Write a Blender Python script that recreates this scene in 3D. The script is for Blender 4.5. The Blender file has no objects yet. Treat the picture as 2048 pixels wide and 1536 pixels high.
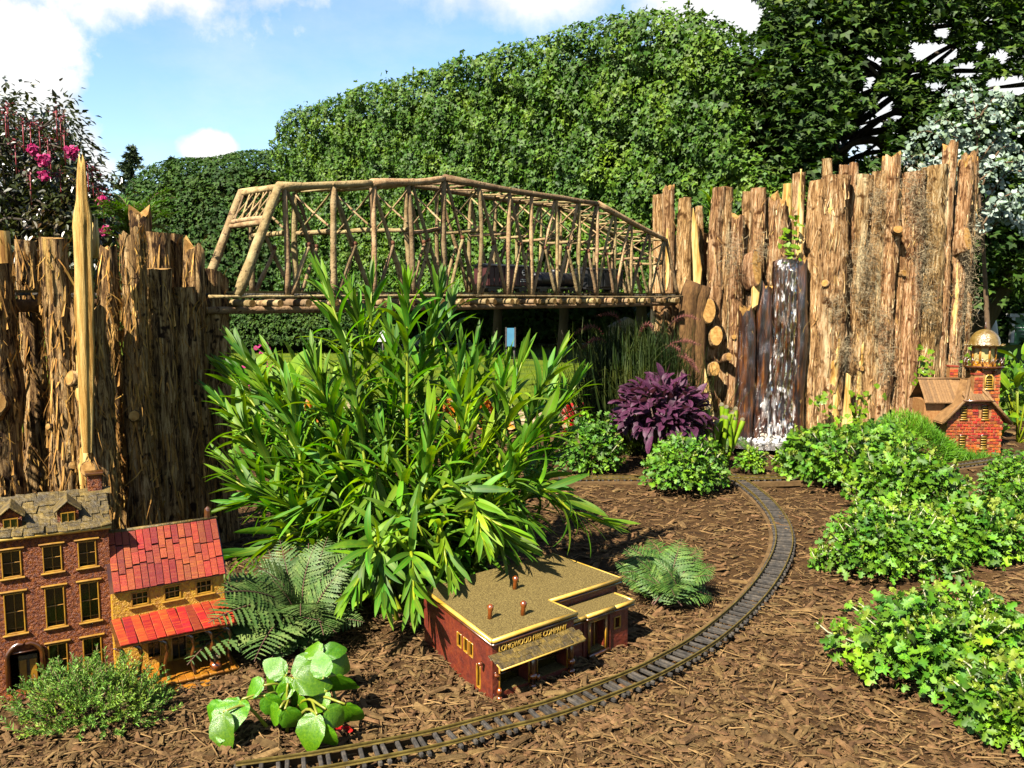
import bpy, math, random
import numpy as np
from mathutils import Vector, Matrix

# ------------------------------------------------------------------ camera, sky, sun, exposure
scene = bpy.context.scene
COL = scene.collection
FPX, PITCH, EYE = 1656.0, math.radians(6.07), 0.70      # focal length in photo pixels, tilt, lens height above the bed
cam_d = bpy.data.cameras.new("camera"); cam = bpy.data.objects.new("camera", cam_d); COL.objects.link(cam)
cam.location = (0, 0, EYE); cam.rotation_euler = (math.pi/2 - PITCH, 0, 0)
cam_d.sensor_width = 36.0; cam_d.lens = 36.0*FPX/2048.0; cam_d.clip_start = 0.05; cam_d.clip_end = 600
scene.camera = cam

SUN_EL, SUN_AZ = math.radians(46), math.radians(217)     # azimuth clockwise from +Y (towards the sun)
SUNV = Vector((math.sin(SUN_AZ)*math.cos(SUN_EL), math.cos(SUN_AZ)*math.cos(SUN_EL), math.sin(SUN_EL)))
sun_d = bpy.data.lights.new("sun", 'SUN'); sun_d.energy = 5.0; sun_d.angle = math.radians(0.5); sun_d.color = (1.0, 0.93, 0.80)
sun = bpy.data.objects.new("sun", sun_d); COL.objects.link(sun); sun.location = (-3, -5, 6)
sun.rotation_euler = SUNV.to_track_quat('Z', 'Y').to_euler()

SKY_STRENGTH = 0.05
world = bpy.data.worlds.new("World"); scene.world = world; world.use_nodes = True
def build_world():
    nt = world.node_tree; nt.nodes.clear(); N = nt.nodes.new; L = nt.links.new
    out = N('ShaderNodeOutputWorld'); bg = N('ShaderNodeBackground'); bg.inputs[1].default_value = SKY_STRENGTH
    sky = N('ShaderNodeTexSky'); sky.sky_type = 'NISHITA'; sky.sun_disc = False
    sky.sun_elevation = SUN_EL; sky.sun_rotation = SUN_AZ; sky.air_density = 1.0; sky.dust_density = 0.6; sky.ozone_density = 2.0
    tc = N('ShaderNodeTexCoord')
    def math_(op, a, b=None, c=None):
        m = N('ShaderNodeMath'); m.operation = op
        for i, v in enumerate((a, b, c)):
            if v is None: continue
            if isinstance(v, (int, float)): m.inputs[i].default_value = v
            else: L(v, m.inputs[i])
        return m.outputs[0]
    sep = N('ShaderNodeSeparateXYZ'); L(tc.outputs['Generated'], sep.inputs[0])
    az = math_('MULTIPLY', math_('ARCTAN2', sep.outputs[0], sep.outputs[1]), 57.2958)     # degrees right of +Y
    el = math_('MULTIPLY', math_('ARCSINE', sep.outputs[2]), 57.2958)
    def noise(scale, detail, off, rough=0.55, str_=(1, 1, 1)):
        mp = N('ShaderNodeMapping'); mp.inputs['Scale'].default_value = str_; mp.inputs['Location'].default_value = off
        L(tc.outputs['Generated'], mp.inputs['Vector'])
        n = N('ShaderNodeTexNoise'); n.inputs['Scale'].default_value = scale; n.inputs['Detail'].default_value = detail
        n.inputs['Roughness'].default_value = rough; L(mp.outputs[0], n.inputs['Vector']); return n.outputs['Fac']
    edge = noise(9, 8, (3, 1, 2), 0.6)
    fine = noise(26, 6, (1, 5, 2), 0.6)
    wob = math_('ADD', math_('MULTIPLY', math_('SUBTRACT', edge, 0.5), 1.7), math_('MULTIPLY', math_('SUBTRACT', fine, 0.5), 0.5))
    mask = None
    # cloud banks (azimuth, elevation, half widths in degrees, softness): cumulus heaps and a high bank
    for a0, e0, sa, se, soft in ((-24, 20.8, 16, 5.0, .35), (-34, 10.5, 8.0, 8.5, .25), (-28.5, 8.0, 3.6, 6.0, .3), (-20.0, 9.3, 1.9, 1.0, .3),
                                 (1, 20.0, 11, 3.0, .7), (14, 19, 8, 6, .5), (28, 12, 12, 9, .4),
                                 (52, 16, 12, 7, .4), (-66, 18, 12, 7, .4), (100, 15, 14, 7, .4), (-120, 16, 14, 7, .4), (165, 18, 14, 8, .4)):
        dx = math_('DIVIDE', math_('SUBTRACT', az, a0), sa); dy = math_('DIVIDE', math_('SUBTRACT', el, e0), se)
        d = math_('SQRT', math_('ADD', math_('MULTIPLY', dx, dx), math_('MULTIPLY', dy, dy)))
        v = math_('DIVIDE', math_('SUBTRACT', math_('ADD', 1.0, wob), d), soft)
        m = N('ShaderNodeClamp'); L(v, m.inputs[0]); m = m.outputs[0]
        mask = m if mask is None else math_('MAXIMUM', mask, m)
    wisp = N('ShaderNodeMapRange'); L(noise(3.2, 9, (7, 2, 1), 0.62, (1, 1, 2.2)), wisp.inputs[0])
    wisp.inputs[1].default_value = 0.50; wisp.inputs[2].default_value = 0.80; wisp.inputs[4].default_value = 0.35
    mask = math_('MAXIMUM', mask, wisp.outputs[0])
    shade = N('ShaderNodeMapRange'); L(math_('ADD', edge, math_('MULTIPLY', fine, 0.35)), shade.inputs[0])
    shade.inputs[1].default_value = 0.45; shade.inputs[2].default_value = 0.85; shade.inputs[3].default_value = 0.0
    cc = N('ShaderNodeMix'); cc.data_type = 'RGBA'; L(shade.outputs[0], cc.inputs[0])
    K = 1.0/SKY_STRENGTH
    cc.inputs[6].default_value = (0.150*K, 0.158*K, 0.162*K, 1); cc.inputs[7].default_value = (0.215*K, 0.215*K, 0.212*K, 1)
    hs = N('ShaderNodeHueSaturation'); hs.inputs['Saturation'].default_value = 1.10; hs.inputs['Value'].default_value = 0.98; L(sky.outputs[0], hs.inputs['Color'])
    mx = N('ShaderNodeMix'); mx.data_type = 'RGBA'; L(mask, mx.inputs[0]); L(hs.outputs[0], mx.inputs[6]); L(cc.outputs[2], mx.inputs[7])
    L(mx.outputs[2], bg.inputs[0]); L(bg.outputs[0], out.inputs[0])
build_world()
scene.view_settings.view_transform = 'Standard'; scene.view_settings.look = 'None'
scene.view_settings.exposure = 2.45; scene.view_settings.gamma = 1.0; scene.view_settings.use_curve_mapping = False
scene.render.engine = 'CYCLES'
scene.cycles.max_bounces = 8; scene.cycles.transparent_max_bounces = 12; scene.cycles.diffuse_bounces = 1
scene.cycles.use_denoising = True

# ------------------------------------------------------------------ pixel helpers
CF = np.array([0, math.cos(PITCH), -math.sin(PITCH)]); CU = np.array([0, math.sin(PITCH), math.cos(PITCH)]); CR = np.array([1., 0, 0])
CP = np.array([0, 0, EYE])
def ray(px, py): return (px-1024)/FPX*CR + (768-py)/FPX*CU + CF
def gr(px, py, z=0.0):                      # photo pixel -> point on a level plane
    d = ray(px, py); return CP + d*((z-EYE)/d[2])
def at(px, py, y):                          # photo pixel -> point at a given distance from the camera's plane
    d = ray(px, py); return CP + d*(y/d[1])
def pxm(y): return y/FPX                    # metres per photo pixel at distance y
rng = np.random.default_rng(7); random.seed(7)

# ------------------------------------------------------------------ mesh builder
class MB:
    def __init__(s): s.V = []; s.F = []; s.UV = []; s.MI = []; s.n = 0
    def add(s, V, F, uv=None, mi=0):
        V = np.asarray(V, float).reshape(-1, 3)
        s.V.append(V)
        if uv is None: uv = np.zeros((len(V), 2))
        s.UV.append(np.asarray(uv, float))
        if isinstance(F, np.ndarray): F = [F]
        else:
            d = {}
            for q in F: d.setdefault(len(q), []).append(q)
            F = [np.array(v, int) for v in d.values()]
        for a in F: s.F.append(a + s.n); s.MI.append(mi)
        s.n += len(V); return s
    def box(s, c, size, rot=None, ch=0.0, mi=0, taper=None):
        sx, sy, sz = [v/2 for v in size]
        V = np.array([[x, y, z] for z in (-1, 1) for y in (-1, 1) for x in (-1, 1)], float)*[sx, sy, sz]
        if taper is not None: V[4:, :2] *= taper
        F = [[0, 2, 3, 1], [4, 5, 7, 6], [0, 1, 5, 4], [2, 6, 7, 3], [0, 4, 6, 2], [1, 3, 7, 5]]
        if ch > 0:
            ch = min(ch, sx*.6, sy*.6, sz*.6); W = []; idx = {}
            for i, v in enumerate(V):
                sg = np.sign(v)
                for a in range(3):
                    w = v - sg*ch; w[a] = v[a]; idx[(i, a)] = len(W); W.append(w)
            FF = []
            ax = [2, 2, 1, 1, 0, 0]
            for f_, a in zip(F, ax): FF.append([idx[(i, a)] for i in f_])
            E = [(0, 1, 1, 2), (2, 3, 1, 2), (4, 5, 1, 2), (6, 7, 1, 2), (0, 2, 0, 2), (1, 3, 0, 2), (4, 6, 0, 2), (5, 7, 0, 2), (0, 4, 0, 1), (1, 5, 0, 1), (2, 6, 0, 1), (3, 7, 0, 1)]
            for i, j, a, b in E: FF.append([idx[(i, a)], idx[(j, a)], idx[(j, b)], idx[(i, b)]])
            for i in range(8): FF.append([idx[(i, 0)], idx[(i, 1)], idx[(i, 2)]])
            V = np.array(W)
            cen = V.mean(0); F = []
            for f_ in FF:                     # outward winding
                p_ = V[f_]; nn = np.cross(p_[1]-p_[0], p_[2]-p_[0])
                F.append(f_ if nn @ (p_.mean(0)-cen) > 0 else f_[::-1])
        if rot is not None: V = V @ np.array(rot).T
        return s.add(V + np.array(c, float), F, mi=mi)
    def tube(s, P, r, n=8, cap=True, mi=0, flat=1.0, jit=0.0):
        P = np.asarray(P, float); m = len(P); r = np.broadcast_to(np.asarray(r, float), (m,)).copy()
        T = np.gradient(P, axis=0); T /= np.linalg.norm(T, axis=1)[:, None] + 1e-9
        ref = np.array([0, 0, 1.]) if abs(T[0][2]) < .9 else np.array([1., 0, 0])
        A = np.cross(T, ref); A /= np.linalg.norm(A, axis=1)[:, None] + 1e-9; B = np.cross(T, A)
        a = np.linspace(0, 2*math.pi, n, endpoint=False)
        rr = r[:, None]*(1 + (rng.uniform(-jit, jit, (m, n)) if jit else 0))
        V = P[:, None, :] + rr[..., None]*(np.cos(a)[None, :, None]*A[:, None, :] + flat*np.sin(a)[None, :, None]*B[:, None, :])
        V = V.reshape(-1, 3); i = np.arange(m-1)[:, None]*n; j = np.arange(n)[None, :]; k = (j+1) % n
        Q = np.stack([i+j, i+k, i+n+k, i+n+j], -1).reshape(-1, 4)[:, ::-1]
        F = [list(q) for q in Q]
        if cap: F += [list(range(n)), list(range((m-1)*n, m*n))[::-1]]
        uv = np.stack([np.tile(a/6.283, m), np.repeat(np.linspace(0, 1, m), n)], 1)
        return s.add(V, F, uv, mi)
    def prism(s, poly, y0, y1, mi=0):           # polygon in (x,z) swept along y
        n = len(poly); V = [[p[0], y0, p[1]] for p in poly] + [[p[0], y1, p[1]] for p in poly]
        F = [list(range(n)), list(range(n, 2*n))[::-1]] + [[i, i+n, (i+1) % n + n, (i+1) % n] for i in range(n)]
        return s.add(V, F, mi=mi)
    def grid(s, V, nx, ny, uv=None, mi=0):
        i = np.arange(ny-1)[:, None]*nx; j = np.arange(nx-1)[None, :]
        Q = np.stack([i+j, i+j+1, i+nx+j+1, i+nx+j], -1).reshape(-1, 4)
        return s.add(V, Q, uv, mi)
    def inst(s, T, pos, R, sc, mi=0):           # many copies of a template (V, [faces], uv)
        V, F, uv = T; pos = np.asarray(pos, float); n = len(pos)
        if n == 0: return s
        sc = np.asarray(sc, float)
        if sc.ndim < 2: sc = np.broadcast_to(sc, (n,))[:, None].repeat(3, 1)
        W = np.einsum('nij,nkj->nki', R, V[None]*sc[:, None, :]) + pos[:, None, :]
        off = (np.arange(n)*len(V))[:, None, None]
        s.V.append(W.reshape(-1, 3)); s.UV.append(np.tile(uv, (n, 1)))
        for f_ in F: s.F.append((f_[None] + off).reshape(-1, f_.shape[1]) + s.n); s.MI.append(mi)
        s.n += n*len(V); return s
    def mesh(s, name, mats, smooth=True, org=None):
        me = bpy.data.meshes.new(name)
        V = np.concatenate(s.V); UV = np.concatenate(s.UV)
        if org is not None: V = V - np.array(org)
        loops = np.concatenate([a.ravel() for a in s.F]); tot = np.concatenate([np.full(len(a), a.shape[1]) for a in s.F])
        mi = np.concatenate([np.full(len(a), m) for a, m in zip(s.F, s.MI)])
        st = np.concatenate([[0], np.cumsum(tot)[:-1]])
        me.vertices.add(len(V)); me.vertices.foreach_set('co', V.astype(np.float32).ravel())
        me.loops.add(len(loops)); me.loops.foreach_set('vertex_index', loops.astype(np.int32))
        me.polygons.add(len(tot)); me.polygons.foreach_set('loop_start', st.astype(np.int32)); me.polygons.foreach_set('loop_total', tot.astype(np.int32))
        me.polygons.foreach_set('material_index', mi.astype(np.int32))
        me.polygons.foreach_set('use_smooth', np.full(len(tot), bool(smooth)))
        uvl = me.uv_layers.new(name='UVMap'); uvl.data.foreach_set('uv', UV[loops].astype(np.float32).ravel())
        for m in (mats if isinstance(mats, (list, tuple)) else [mats]): me.materials.append(m)
        me.update(calc_edges=True); me.validate(); return me
    def build(s, name, mats, parent=None, smooth=True, world=False, kind=None, label=None):
        org = None
        if world and parent is not None:
            p = parent; org = np.zeros(3)
            while p is not None: org = org + np.array(p.location); p = p.parent
        return link(name, s.mesh(name, mats, smooth, org), parent, kind, label)
def link(name, me, parent=None, kind=None, label=None):
    o = bpy.data.objects.new(name, me); COL.objects.link(o); o.parent = parent
    if kind: o['kind'] = kind
    if label: o['label'] = label
    return o
def thing(name, label, cat, loc=(0, 0, 0), rz=0.0, group=None):
    o = bpy.data.objects.new(name, None); COL.objects.link(o); o.empty_display_size = 0.05
    o.location = loc; o.rotation_euler = (0, 0, rz); return tag(o, label, cat, group)
def tag(o, label, cat, group=None):
    o['label'] = label; o['category'] = cat
    if group: o['group'] = group
    return o
def struct(name, mb, m, smooth=True):
    o = mb.build(name, m, None, smooth); o['kind'] = 'structure'; return o
def part(name, me, parent, R=None, loc=(0, 0, 0), sc=1.0):       # shared mesh placed under a parent
    o = link(name, me, parent)
    M4 = Matrix.Identity(4) if R is None else Matrix([list(r) + [0] for r in np.asarray(R)] + [[0, 0, 0, 1]])
    s3 = (sc, sc, sc) if np.isscalar(sc) else sc
    o.matrix_basis = Matrix.Translation(Vector(loc)) @ M4 @ Matrix.Diagonal((*s3, 1)); return o
def frames(D, N):                               # leaf frames: y along D, z towards N
    D = np.asarray(D, float); N = np.asarray(N, float)
    Y = D/(np.linalg.norm(D, axis=-1, keepdims=True)+1e-9)
    Z = N - (N*Y).sum(-1, keepdims=True)*Y; Z /= np.linalg.norm(Z, axis=-1, keepdims=True)+1e-9
    X = np.cross(Y, Z); return np.stack([X, Y, Z], -1)
def unit(v): v = np.asarray(v, float); return v/(np.linalg.norm(v, axis=-1, keepdims=True)+1e-9)
def rdir(n, up=0.0): v = rng.normal(size=(n, 3)); v[:, 2] += up; return unit(v)
def rotz(a): c, s_ = math.cos(a), math.sin(a); return np.array([[c, -s_, 0], [s_, c, 0], [0, 0, 1]])
def rotx(a): c, s_ = math.cos(a), math.sin(a); return np.array([[1, 0, 0], [0, c, -s_], [0, s_, c]])
def roty(a): c, s_ = math.cos(a), math.sin(a); return np.array([[c, 0, s_], [0, 1, 0], [-s_, 0, c]])
def vnoise(th, z, nt, nz, seed, zmax):          # value noise, periodic in th (0..1)
    g = np.random.default_rng(seed).uniform(-1, 1, (nz+2, nt))
    a = (th % 1.0)*nt; i = np.floor(a).astype(int); fa = a-i; fa = fa*fa*(3-2*fa)
    b = np.clip(z/zmax, 0, 1)*nz; j = np.floor(b).astype(int); fb = b-j; fb = fb*fb*(3-2*fb)
    i0, i1 = i % nt, (i+1) % nt
    return (g[j, i0]*(1-fa)+g[j, i1]*fa)*(1-fb) + (g[j+1, i0]*(1-fa)+g[j+1, i1]*fa)*fb
def spline(P, n):
    P = np.asarray(P, float); t = np.concatenate([[0], np.cumsum(np.linalg.norm(np.diff(P, axis=0), axis=1))])
    Q = np.vstack([2*P[0]-P[1], P, 2*P[-1]-P[-2]]); out = []
    fine = []
    for k in range(len(P)-1):
        a, b, c, d = Q[k], Q[k+1], Q[k+2], Q[k+3]
        for u in np.linspace(0, 1, 24, endpoint=False):
            fine.append(.5*((2*b)+(-a+c)*u+(2*a-5*b+4*c-d)*u*u+(-a+3*b-3*c+d)*u**3))
    fine.append(P[-1]); fine = np.array(fine)
    s_ = np.concatenate([[0], np.cumsum(np.linalg.norm(np.diff(fine, axis=0), axis=1))])
    q = np.linspace(0, s_[-1], n); return np.stack([np.interp(q, s_, fine[:, i]) for i in range(3)], 1)

# ------------------------------------------------------------------ materials
GAIN, SATUR = .355, 1.28
def adj(c):
    if c[1] > c[0]*1.05 and c[1] > c[2]*1.3: c = (c[0]*1.28, c[1]*1.10, c[2]*.72)       # greens shifted towards yellow
    l = .3*c[0]+.6*c[1]+.1*c[2]; return tuple(max(.0015, (l+(v-l)*SATUR)*GAIN) for v in c)
def pmat(name, cols, scale=20, stretch=(1, 1, 1), detail=6, rough=.75, bump=.0, bscale=None, bstretch=None, island=0.0, objrand=0.0, hue=0.0,
         transl=0.0, tcol=None, spec=.3, coat=0.0, nrough=.62, rib=None, streak=None, speck=None, dist=0.0, metal=0.0, bdist=.01, back=None):
    m = bpy.data.materials.new(name); m.use_nodes = True; nt = m.node_tree; nt.nodes.clear(); N = nt.nodes.new; L = nt.links.new
    out = N('ShaderNodeOutputMaterial'); pb = N('ShaderNodeBsdfPrincipled')
    pb.inputs['Roughness'].default_value = rough; pb.inputs['Specular IOR Level'].default_value = spec; pb.inputs['Metallic'].default_value = metal
    pb.inputs['Coat Weight'].default_value = coat; pb.inputs['Coat Roughness'].default_value = .12
    tc = N('ShaderNodeTexCoord'); oi = N('ShaderNodeObjectInfo'); geo = N('ShaderNodeNewGeometry')
    va = N('ShaderNodeVectorMath'); va.operation = 'MULTIPLY_ADD'; L(oi.outputs['Random'], va.inputs[0]); va.inputs[1].default_value = (17, 9, 13); L(tc.outputs['Object'], va.inputs[2])
    def noi(sc, st, det, dis=0.0):
        mp = N('ShaderNodeMapping'); mp.inputs['Scale'].default_value = st; L(va.outputs[0], mp.inputs['Vector'])
        n = N('ShaderNodeTexNoise'); n.inputs['Scale'].default_value = sc; n.inputs['Detail'].default_value = det; n.inputs['Roughness'].default_value = nrough
        n.inputs['Distortion'].default_value = dis; L(mp.outputs[0], n.inputs['Vector']); return n.outputs['Fac']
    rp = N('ShaderNodeValToRGB'); e = rp.color_ramp.elements
    if not isinstance(cols[0][0], (tuple, list)): cols = [(.35 + .3*i/max(1, len(cols)-1), c) for i, c in enumerate(cols)]
    else: cols = [(p_, c) for c, p_ in cols]
    cols = [(p_, adj(c)) for p_, c in cols]
    while len(e) < len(cols): e.new(0.5)
    for el_, (p_, c) in zip(e, cols): el_.position = p_; el_.color = (*c, 1)
    L(noi(scale, stretch, detail, dist), rp.inputs[0]); col = rp.outputs[0]
    def mix(fac, a, b, mode='MIX'):
        x = N('ShaderNodeMix'); x.data_type = 'RGBA'; x.blend_type = mode
        for sock, v in ((x.inputs[0], fac), (x.inputs[6], a), (x.inputs[7], b)):
            if isinstance(v, (int, float)): sock.default_value = v
            elif isinstance(v, tuple): sock.default_value = (*v, 1)
            else: L(v, sock)
        return x.outputs[2]
    def rng_(src, a, b, c=0., d=1.):
        r = N('ShaderNodeMapRange'); L(src, r.inputs[0])
        for i, v in enumerate((a, b, c, d)): r.inputs[i+1].default_value = v
        return r.outputs[0]
    if streak:   # (colour, scale, stretch, lo, hi)
        c, sc, st, lo, hi = streak; c = adj(c); col = mix(rng_(noi(sc, st, 4), lo, hi), col, c)
    if speck:
        c, sc, lo, hi = speck; c = adj(c); col = mix(rng_(noi(sc, (1, 1, 1), 2), lo, hi), col, c)
    if rib:      # pale midrib from the leaf's own UV
        sp = N('ShaderNodeSeparateXYZ'); L(tc.outputs['UV'], sp.inputs[0])
        ab = N('ShaderNodeMath'); ab.operation = 'SUBTRACT'; L(sp.outputs[0], ab.inputs[0]); ab.inputs[1].default_value = .5
        a2 = N('ShaderNodeMath'); a2.operation = 'ABSOLUTE'; L(ab.outputs[0], a2.inputs[0])
        col = mix(rng_(a2.outputs[0], rib[1], rib[1]*.4), col, adj(rib[0]))
    if island or objrand or hue:
        hs = N('ShaderNodeHueSaturation'); L(col, hs.inputs['Color'])
        src = geo.outputs['Random Per Island'] if island else oi.outputs['Random']
        a = island or objrand
        if island and objrand:
            ad = N('ShaderNodeMath'); ad.operation = 'ADD'; L(src, ad.inputs[0]); L(oi.outputs['Random'], ad.inputs[1])
            fr = N('ShaderNodeMath'); fr.operation = 'FRACT'; L(ad.outputs[0], fr.inputs[0]); src = fr.outputs[0]
        L(rng_(src, 0, 1, 1-a, 1+a), hs.inputs['Value'])
        if hue:
            mu = N('ShaderNodeMath'); mu.operation = 'MULTIPLY'; L(src, mu.inputs[0]); mu.inputs[1].default_value = 7.31
            fr2 = N('ShaderNodeMath'); fr2.operation = 'FRACT'; L(mu.outputs[0], fr2.inputs[0]); L(rng_(fr2.outputs[0], 0, 1, .5-hue, .5+hue), hs.inputs['Hue'])
        col = hs.outputs[0]
    if back: col = mix(geo.outputs['Backfacing'], col, adj(back))
    L(col, pb.inputs['Base Color'])
    if bump:
        b = N('ShaderNodeBump'); b.inputs['Strength'].default_value = bump; b.inputs['Distance'].default_value = bdist
        L(noi(bscale or scale, bstretch or stretch, 8), b.inputs['Height']); L(b.outputs[0], pb.inputs['Normal'])
    sh = pb.outputs[0]
    if transl:
        t = N('ShaderNodeBsdfTranslucent')
        g = N('ShaderNodeMix'); g.data_type = 'RGBA'; g.blend_type = 'MULTIPLY'; g.inputs[0].default_value = 1.0; L(col, g.inputs[6]); g.inputs[7].default_value = (*(tcol or (1.5, 1.6, .6)), 1)
        L(g.outputs[2], t.inputs[0]); ms = N('ShaderNodeMixShader'); ms.inputs[0].default_value = transl
        L(sh, ms.inputs[1]); L(t.outputs[0], ms.inputs[2]); sh = ms.outputs[0]
    L(sh, out.inputs[0]); return m

# ------------------------------------------------------------------ leaf templates (length along +y, face up +z, unit length)
def fan(outline, c=(0, .42), cup=.06, droop=.12):
    O = np.array(outline, float); V = np.vstack([[c[0], c[1], 0.0], np.c_[O, cup*np.abs(O[:, 0])*2 - droop*(O[:, 1]-.2)**2]])
    n = len(O); F = np.array([[0, i+1, (i+1) % n+1] for i in range(n)])
    uv = np.c_[V[:, 0]+.5, V[:, 1]]; return (V, [F], uv)
def mir(half): return [(0, 0)] + half + [(0, 1.0)] + [(-x, y) for x, y in half[::-1]]
T_MAPLE = fan(mir([(.10, .06), (.40, .02), (.31, .24), (.56, .50), (.22, .55)]))
def kites(K, cup=.12, droop=.25):
    V = np.array([p for k in K for p in k], float); V = np.c_[V, cup*np.abs(V[:, 0]) - droop*(V[:, 1]-.3)**2*(V[:, 1] > .3)]; F = np.array([[4*i, 4*i+1, 4*i+2, 4*i+3] for i in range(len(K))])
    return (V, [F], np.c_[V[:, 0]+.5, V[:, 1]])
T_MAPLE = kites([[(0, 0), (.20, .46), (0, 1.0), (-.20, .46)], [(.02, .06), (.40, .04), (.58, .46), (.10, .44)], [(-.02, .06), (-.10, .44), (-.58, .46), (-.40, .04)]])
T_OVAL2 = kites([[(0, 0), (.26, .35), (.12, .78), (0, 1.0)], [(0, 0), (0, 1.0), (-.12, .78), (-.26, .35)]], cup=.25)
T_MUM = fan(mir([(.08, .20), (.32, .12), (.18, .36), (.45, .47), (.18, .60), (.22, .88)]), cup=.16)
T_OVAL = fan(mir([(.16, .12), (.27, .40), (.19, .76)]), cup=.16)
T_IVY = fan(mir([(.22, -.08), (.46, .12), (.26, .36), (.38, .58)]))
T_ROUND = fan([(math.sin(a)*.5, .5-math.cos(a)*.5) for a in np.linspace(0, 2*math.pi, 8, endpoint=False)], c=(0, .5), cup=.1)
def lance(bend=0.6, w=.085, n=7, fold=.35, twist=0.0, ser=0.0):
    V = []; uv = []; p = np.zeros(3); a = -0.12
    for i in range(n+1):
        t = i/n; ww = w*max(.02, math.sin(math.pi*min(1, t*.93+.07))**.75)*(1 if t < 1 else 0.02)
        if ser and i % 2: ww *= 1-ser
        d = np.array([0, math.cos(a), -math.sin(a)]); nn = np.array([0, math.sin(a), math.cos(a)]); tw = twist*t
        sx = np.array([math.cos(tw), 0, 0]) + nn*math.sin(tw)
        V += [p - sx*ww + nn*ww*fold, p, p + sx*ww + nn*ww*fold]; uv += [(0, t), (.5, t), (1, t)]
        p = p + d/n; a += bend/n
    F = np.array([[3*i+k, 3*i+k+1, 3*i+k+4, 3*i+k+3] for i in range(n) for k in (0, 1)])
    return (np.array(V), [F], np.array(uv))
def blade(bend=.8, w=.012, n=4):
    V = []; p = np.zeros(3); a = 0.0
    for i in range(n+1):
        ww = w*(1-(i/n)**1.6)+.0008
        V += [p-[ww, 0, 0], p+[ww, 0, 0]]; p = p+np.array([0, math.cos(a), -math.sin(a)])/n; a += bend/n
    F = np.array([[2*i, 2*i+1, 2*i+3, 2*i+2] for i in range(n)])
    return (np.array(V), [F], np.zeros((len(V), 2)))
T_NEEDLE = (np.array([[-.06, 0, 0], [.06, 0, 0], [.04, .6, .03], [0, 1, 0], [-.04, .6, .03]]), [np.array([[0, 1, 2, 3], [0, 3, 4, 4]])[:1], np.array([[0, 3, 4]])], np.zeros((5, 2)))
def tmesh(name, T, mat, smooth=True):
    mb = MB(); mb.V.append(T[0]); mb.UV.append(T[2]); mb.n = len(T[0])
    for f_ in T[1]: mb.F.append(f_); mb.MI.append(0)
    return mb.mesh(name, mat, smooth)

MAT = {}
Z = (1, 1, .10)
MAT['soil'] = pmat('soil', [(.030, .017, .008), (.075, .042, .020), (.11, .066, .032)], 45, detail=9, rough=.95, bump=.9, bscale=90, spec=.1)
MAT['mulch'] = pmat('mulch_chips', [(.105, .064, .033), (.165, .104, .055), (.225, .148, .082)], 60, (1, 1, 1), rough=.9, island=.34, hue=.012, spec=.12, bump=.4, bscale=300)
MAT['shred'] = pmat('pale_wood_shreds', [(.20, .13, .068), (.34, .23, .125)], 60, rough=.9, island=.4, spec=.1)
MAT['grass'] = pmat('grass_ground', [(.052, .095, .018), (.095, .15, .035), (.13, .185, .05)], 3.5, detail=10, rough=.9, bump=.5, bscale=60, spec=.1)
MAT['blade'] = pmat('grass_blades', [(.08, .145, .025), (.13, .20, .04)], 5, rough=.7, island=.35, transl=.3, spec=.2)
MAT['brass'] = pmat('weathered_brass_rail', [(.12, .085, .03), (.20, .15, .055), (.30, .23, .09)], 60, rough=.5, metal=.4, spec=.5)
MAT['tie'] = pmat('weathered_tie', [(.030, .027, .024), (.062, .055, .048), (.11, .092, .072)], 90, rough=.85, objrand=.25, spec=.2)
MAT['board'] = pmat('roadbed_board', [(.10, .062, .032), (.20, .13, .068)], 30, (1, 1, 1), rough=.85, bump=.3, spec=.15)
MAT['bark'] = pmat('shaggy_cedar_bark', [((.016, .009, .006), .40), ((.18, .105, .055), .465), ((.56, .37, .20), .545), ((.92, .70, .43), .66)], 95, (1, 1, .09), 9, .92, bump=1.0, bscale=150, bstretch=(1, 1, .10), nrough=.74,
                   streak=((.68, .47, .21), 16, (1, 1, .08), .62, .70), speck=((.035, .018, .009), 26, .58, .66), spec=.10, dist=.9, bdist=.012, objrand=.12)
MAT['bark2'] = pmat('red_brown_cedar_bark', [((.048, .025, .013), .36), ((.25, .140, .072), .455), ((.54, .345, .195), .535), ((.90, .70, .48), .65)], 75, (1, 1, .10), 9, .92, bump=1.0, bscale=120, bstretch=(1, 1, .12), nrough=.74,
                   streak=((.86, .70, .46), 12, (1, 1, .10), .58, .68), speck=((.09, .042, .018), 18, .57, .68), spec=.10, dist=.9, bdist=.015, objrand=.16, hue=.01)
MAT['fibre'] = pmat('bark_fibre', [(.30, .16, .065), (.62, .38, .16)], 30, rough=.9, island=.5, hue=.01, spec=.12, transl=.15, tcol=(1, .8, .5))
MAT['fibre2'] = pmat('bark_fibre_red', [(.34, .20, .09), (.62, .42, .22)], 30, rough=.9, island=.45, hue=.012, spec=.12, transl=.15, tcol=(1, .8, .5))
MAT['barewood'] = pmat('bare_sapwood', [((.26, .13, .045), .34), ((.58, .37, .15), .44), ((.76, .56, .28), .54), ((.86, .70, .42), .66)], 60, Z, 8, .75, bump=.5, bscale=80, bstretch=(1, 1, .05), spec=.2)
MAT['cutend'] = pmat('sawn_end', [(.26, .14, .055), (.50, .32, .15)], 60, detail=6, rough=.85, bump=.3, spec=.15, objrand=.2)
MAT['smoothlog'] = pmat('smooth_brown_log', [(.06, .034, .018), (.15, .085, .042), (.25, .15, .075)], 70, (1, 1, .3), 9, .9, nrough=.72, bump=1.0, bscale=120, spec=.15)
MAT['wet'] = pmat('wet_cedar', [((.008, .004, .003), .40), ((.035, .013, .006), .50), ((.11, .042, .013), .60), ((.34, .15, .045), .72)], 60, (1, 1, .07), 8, .28, bump=.8, bscale=50, bstretch=(1, 1, .1), spec=.6, coat=.5, bdist=.02)

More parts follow.
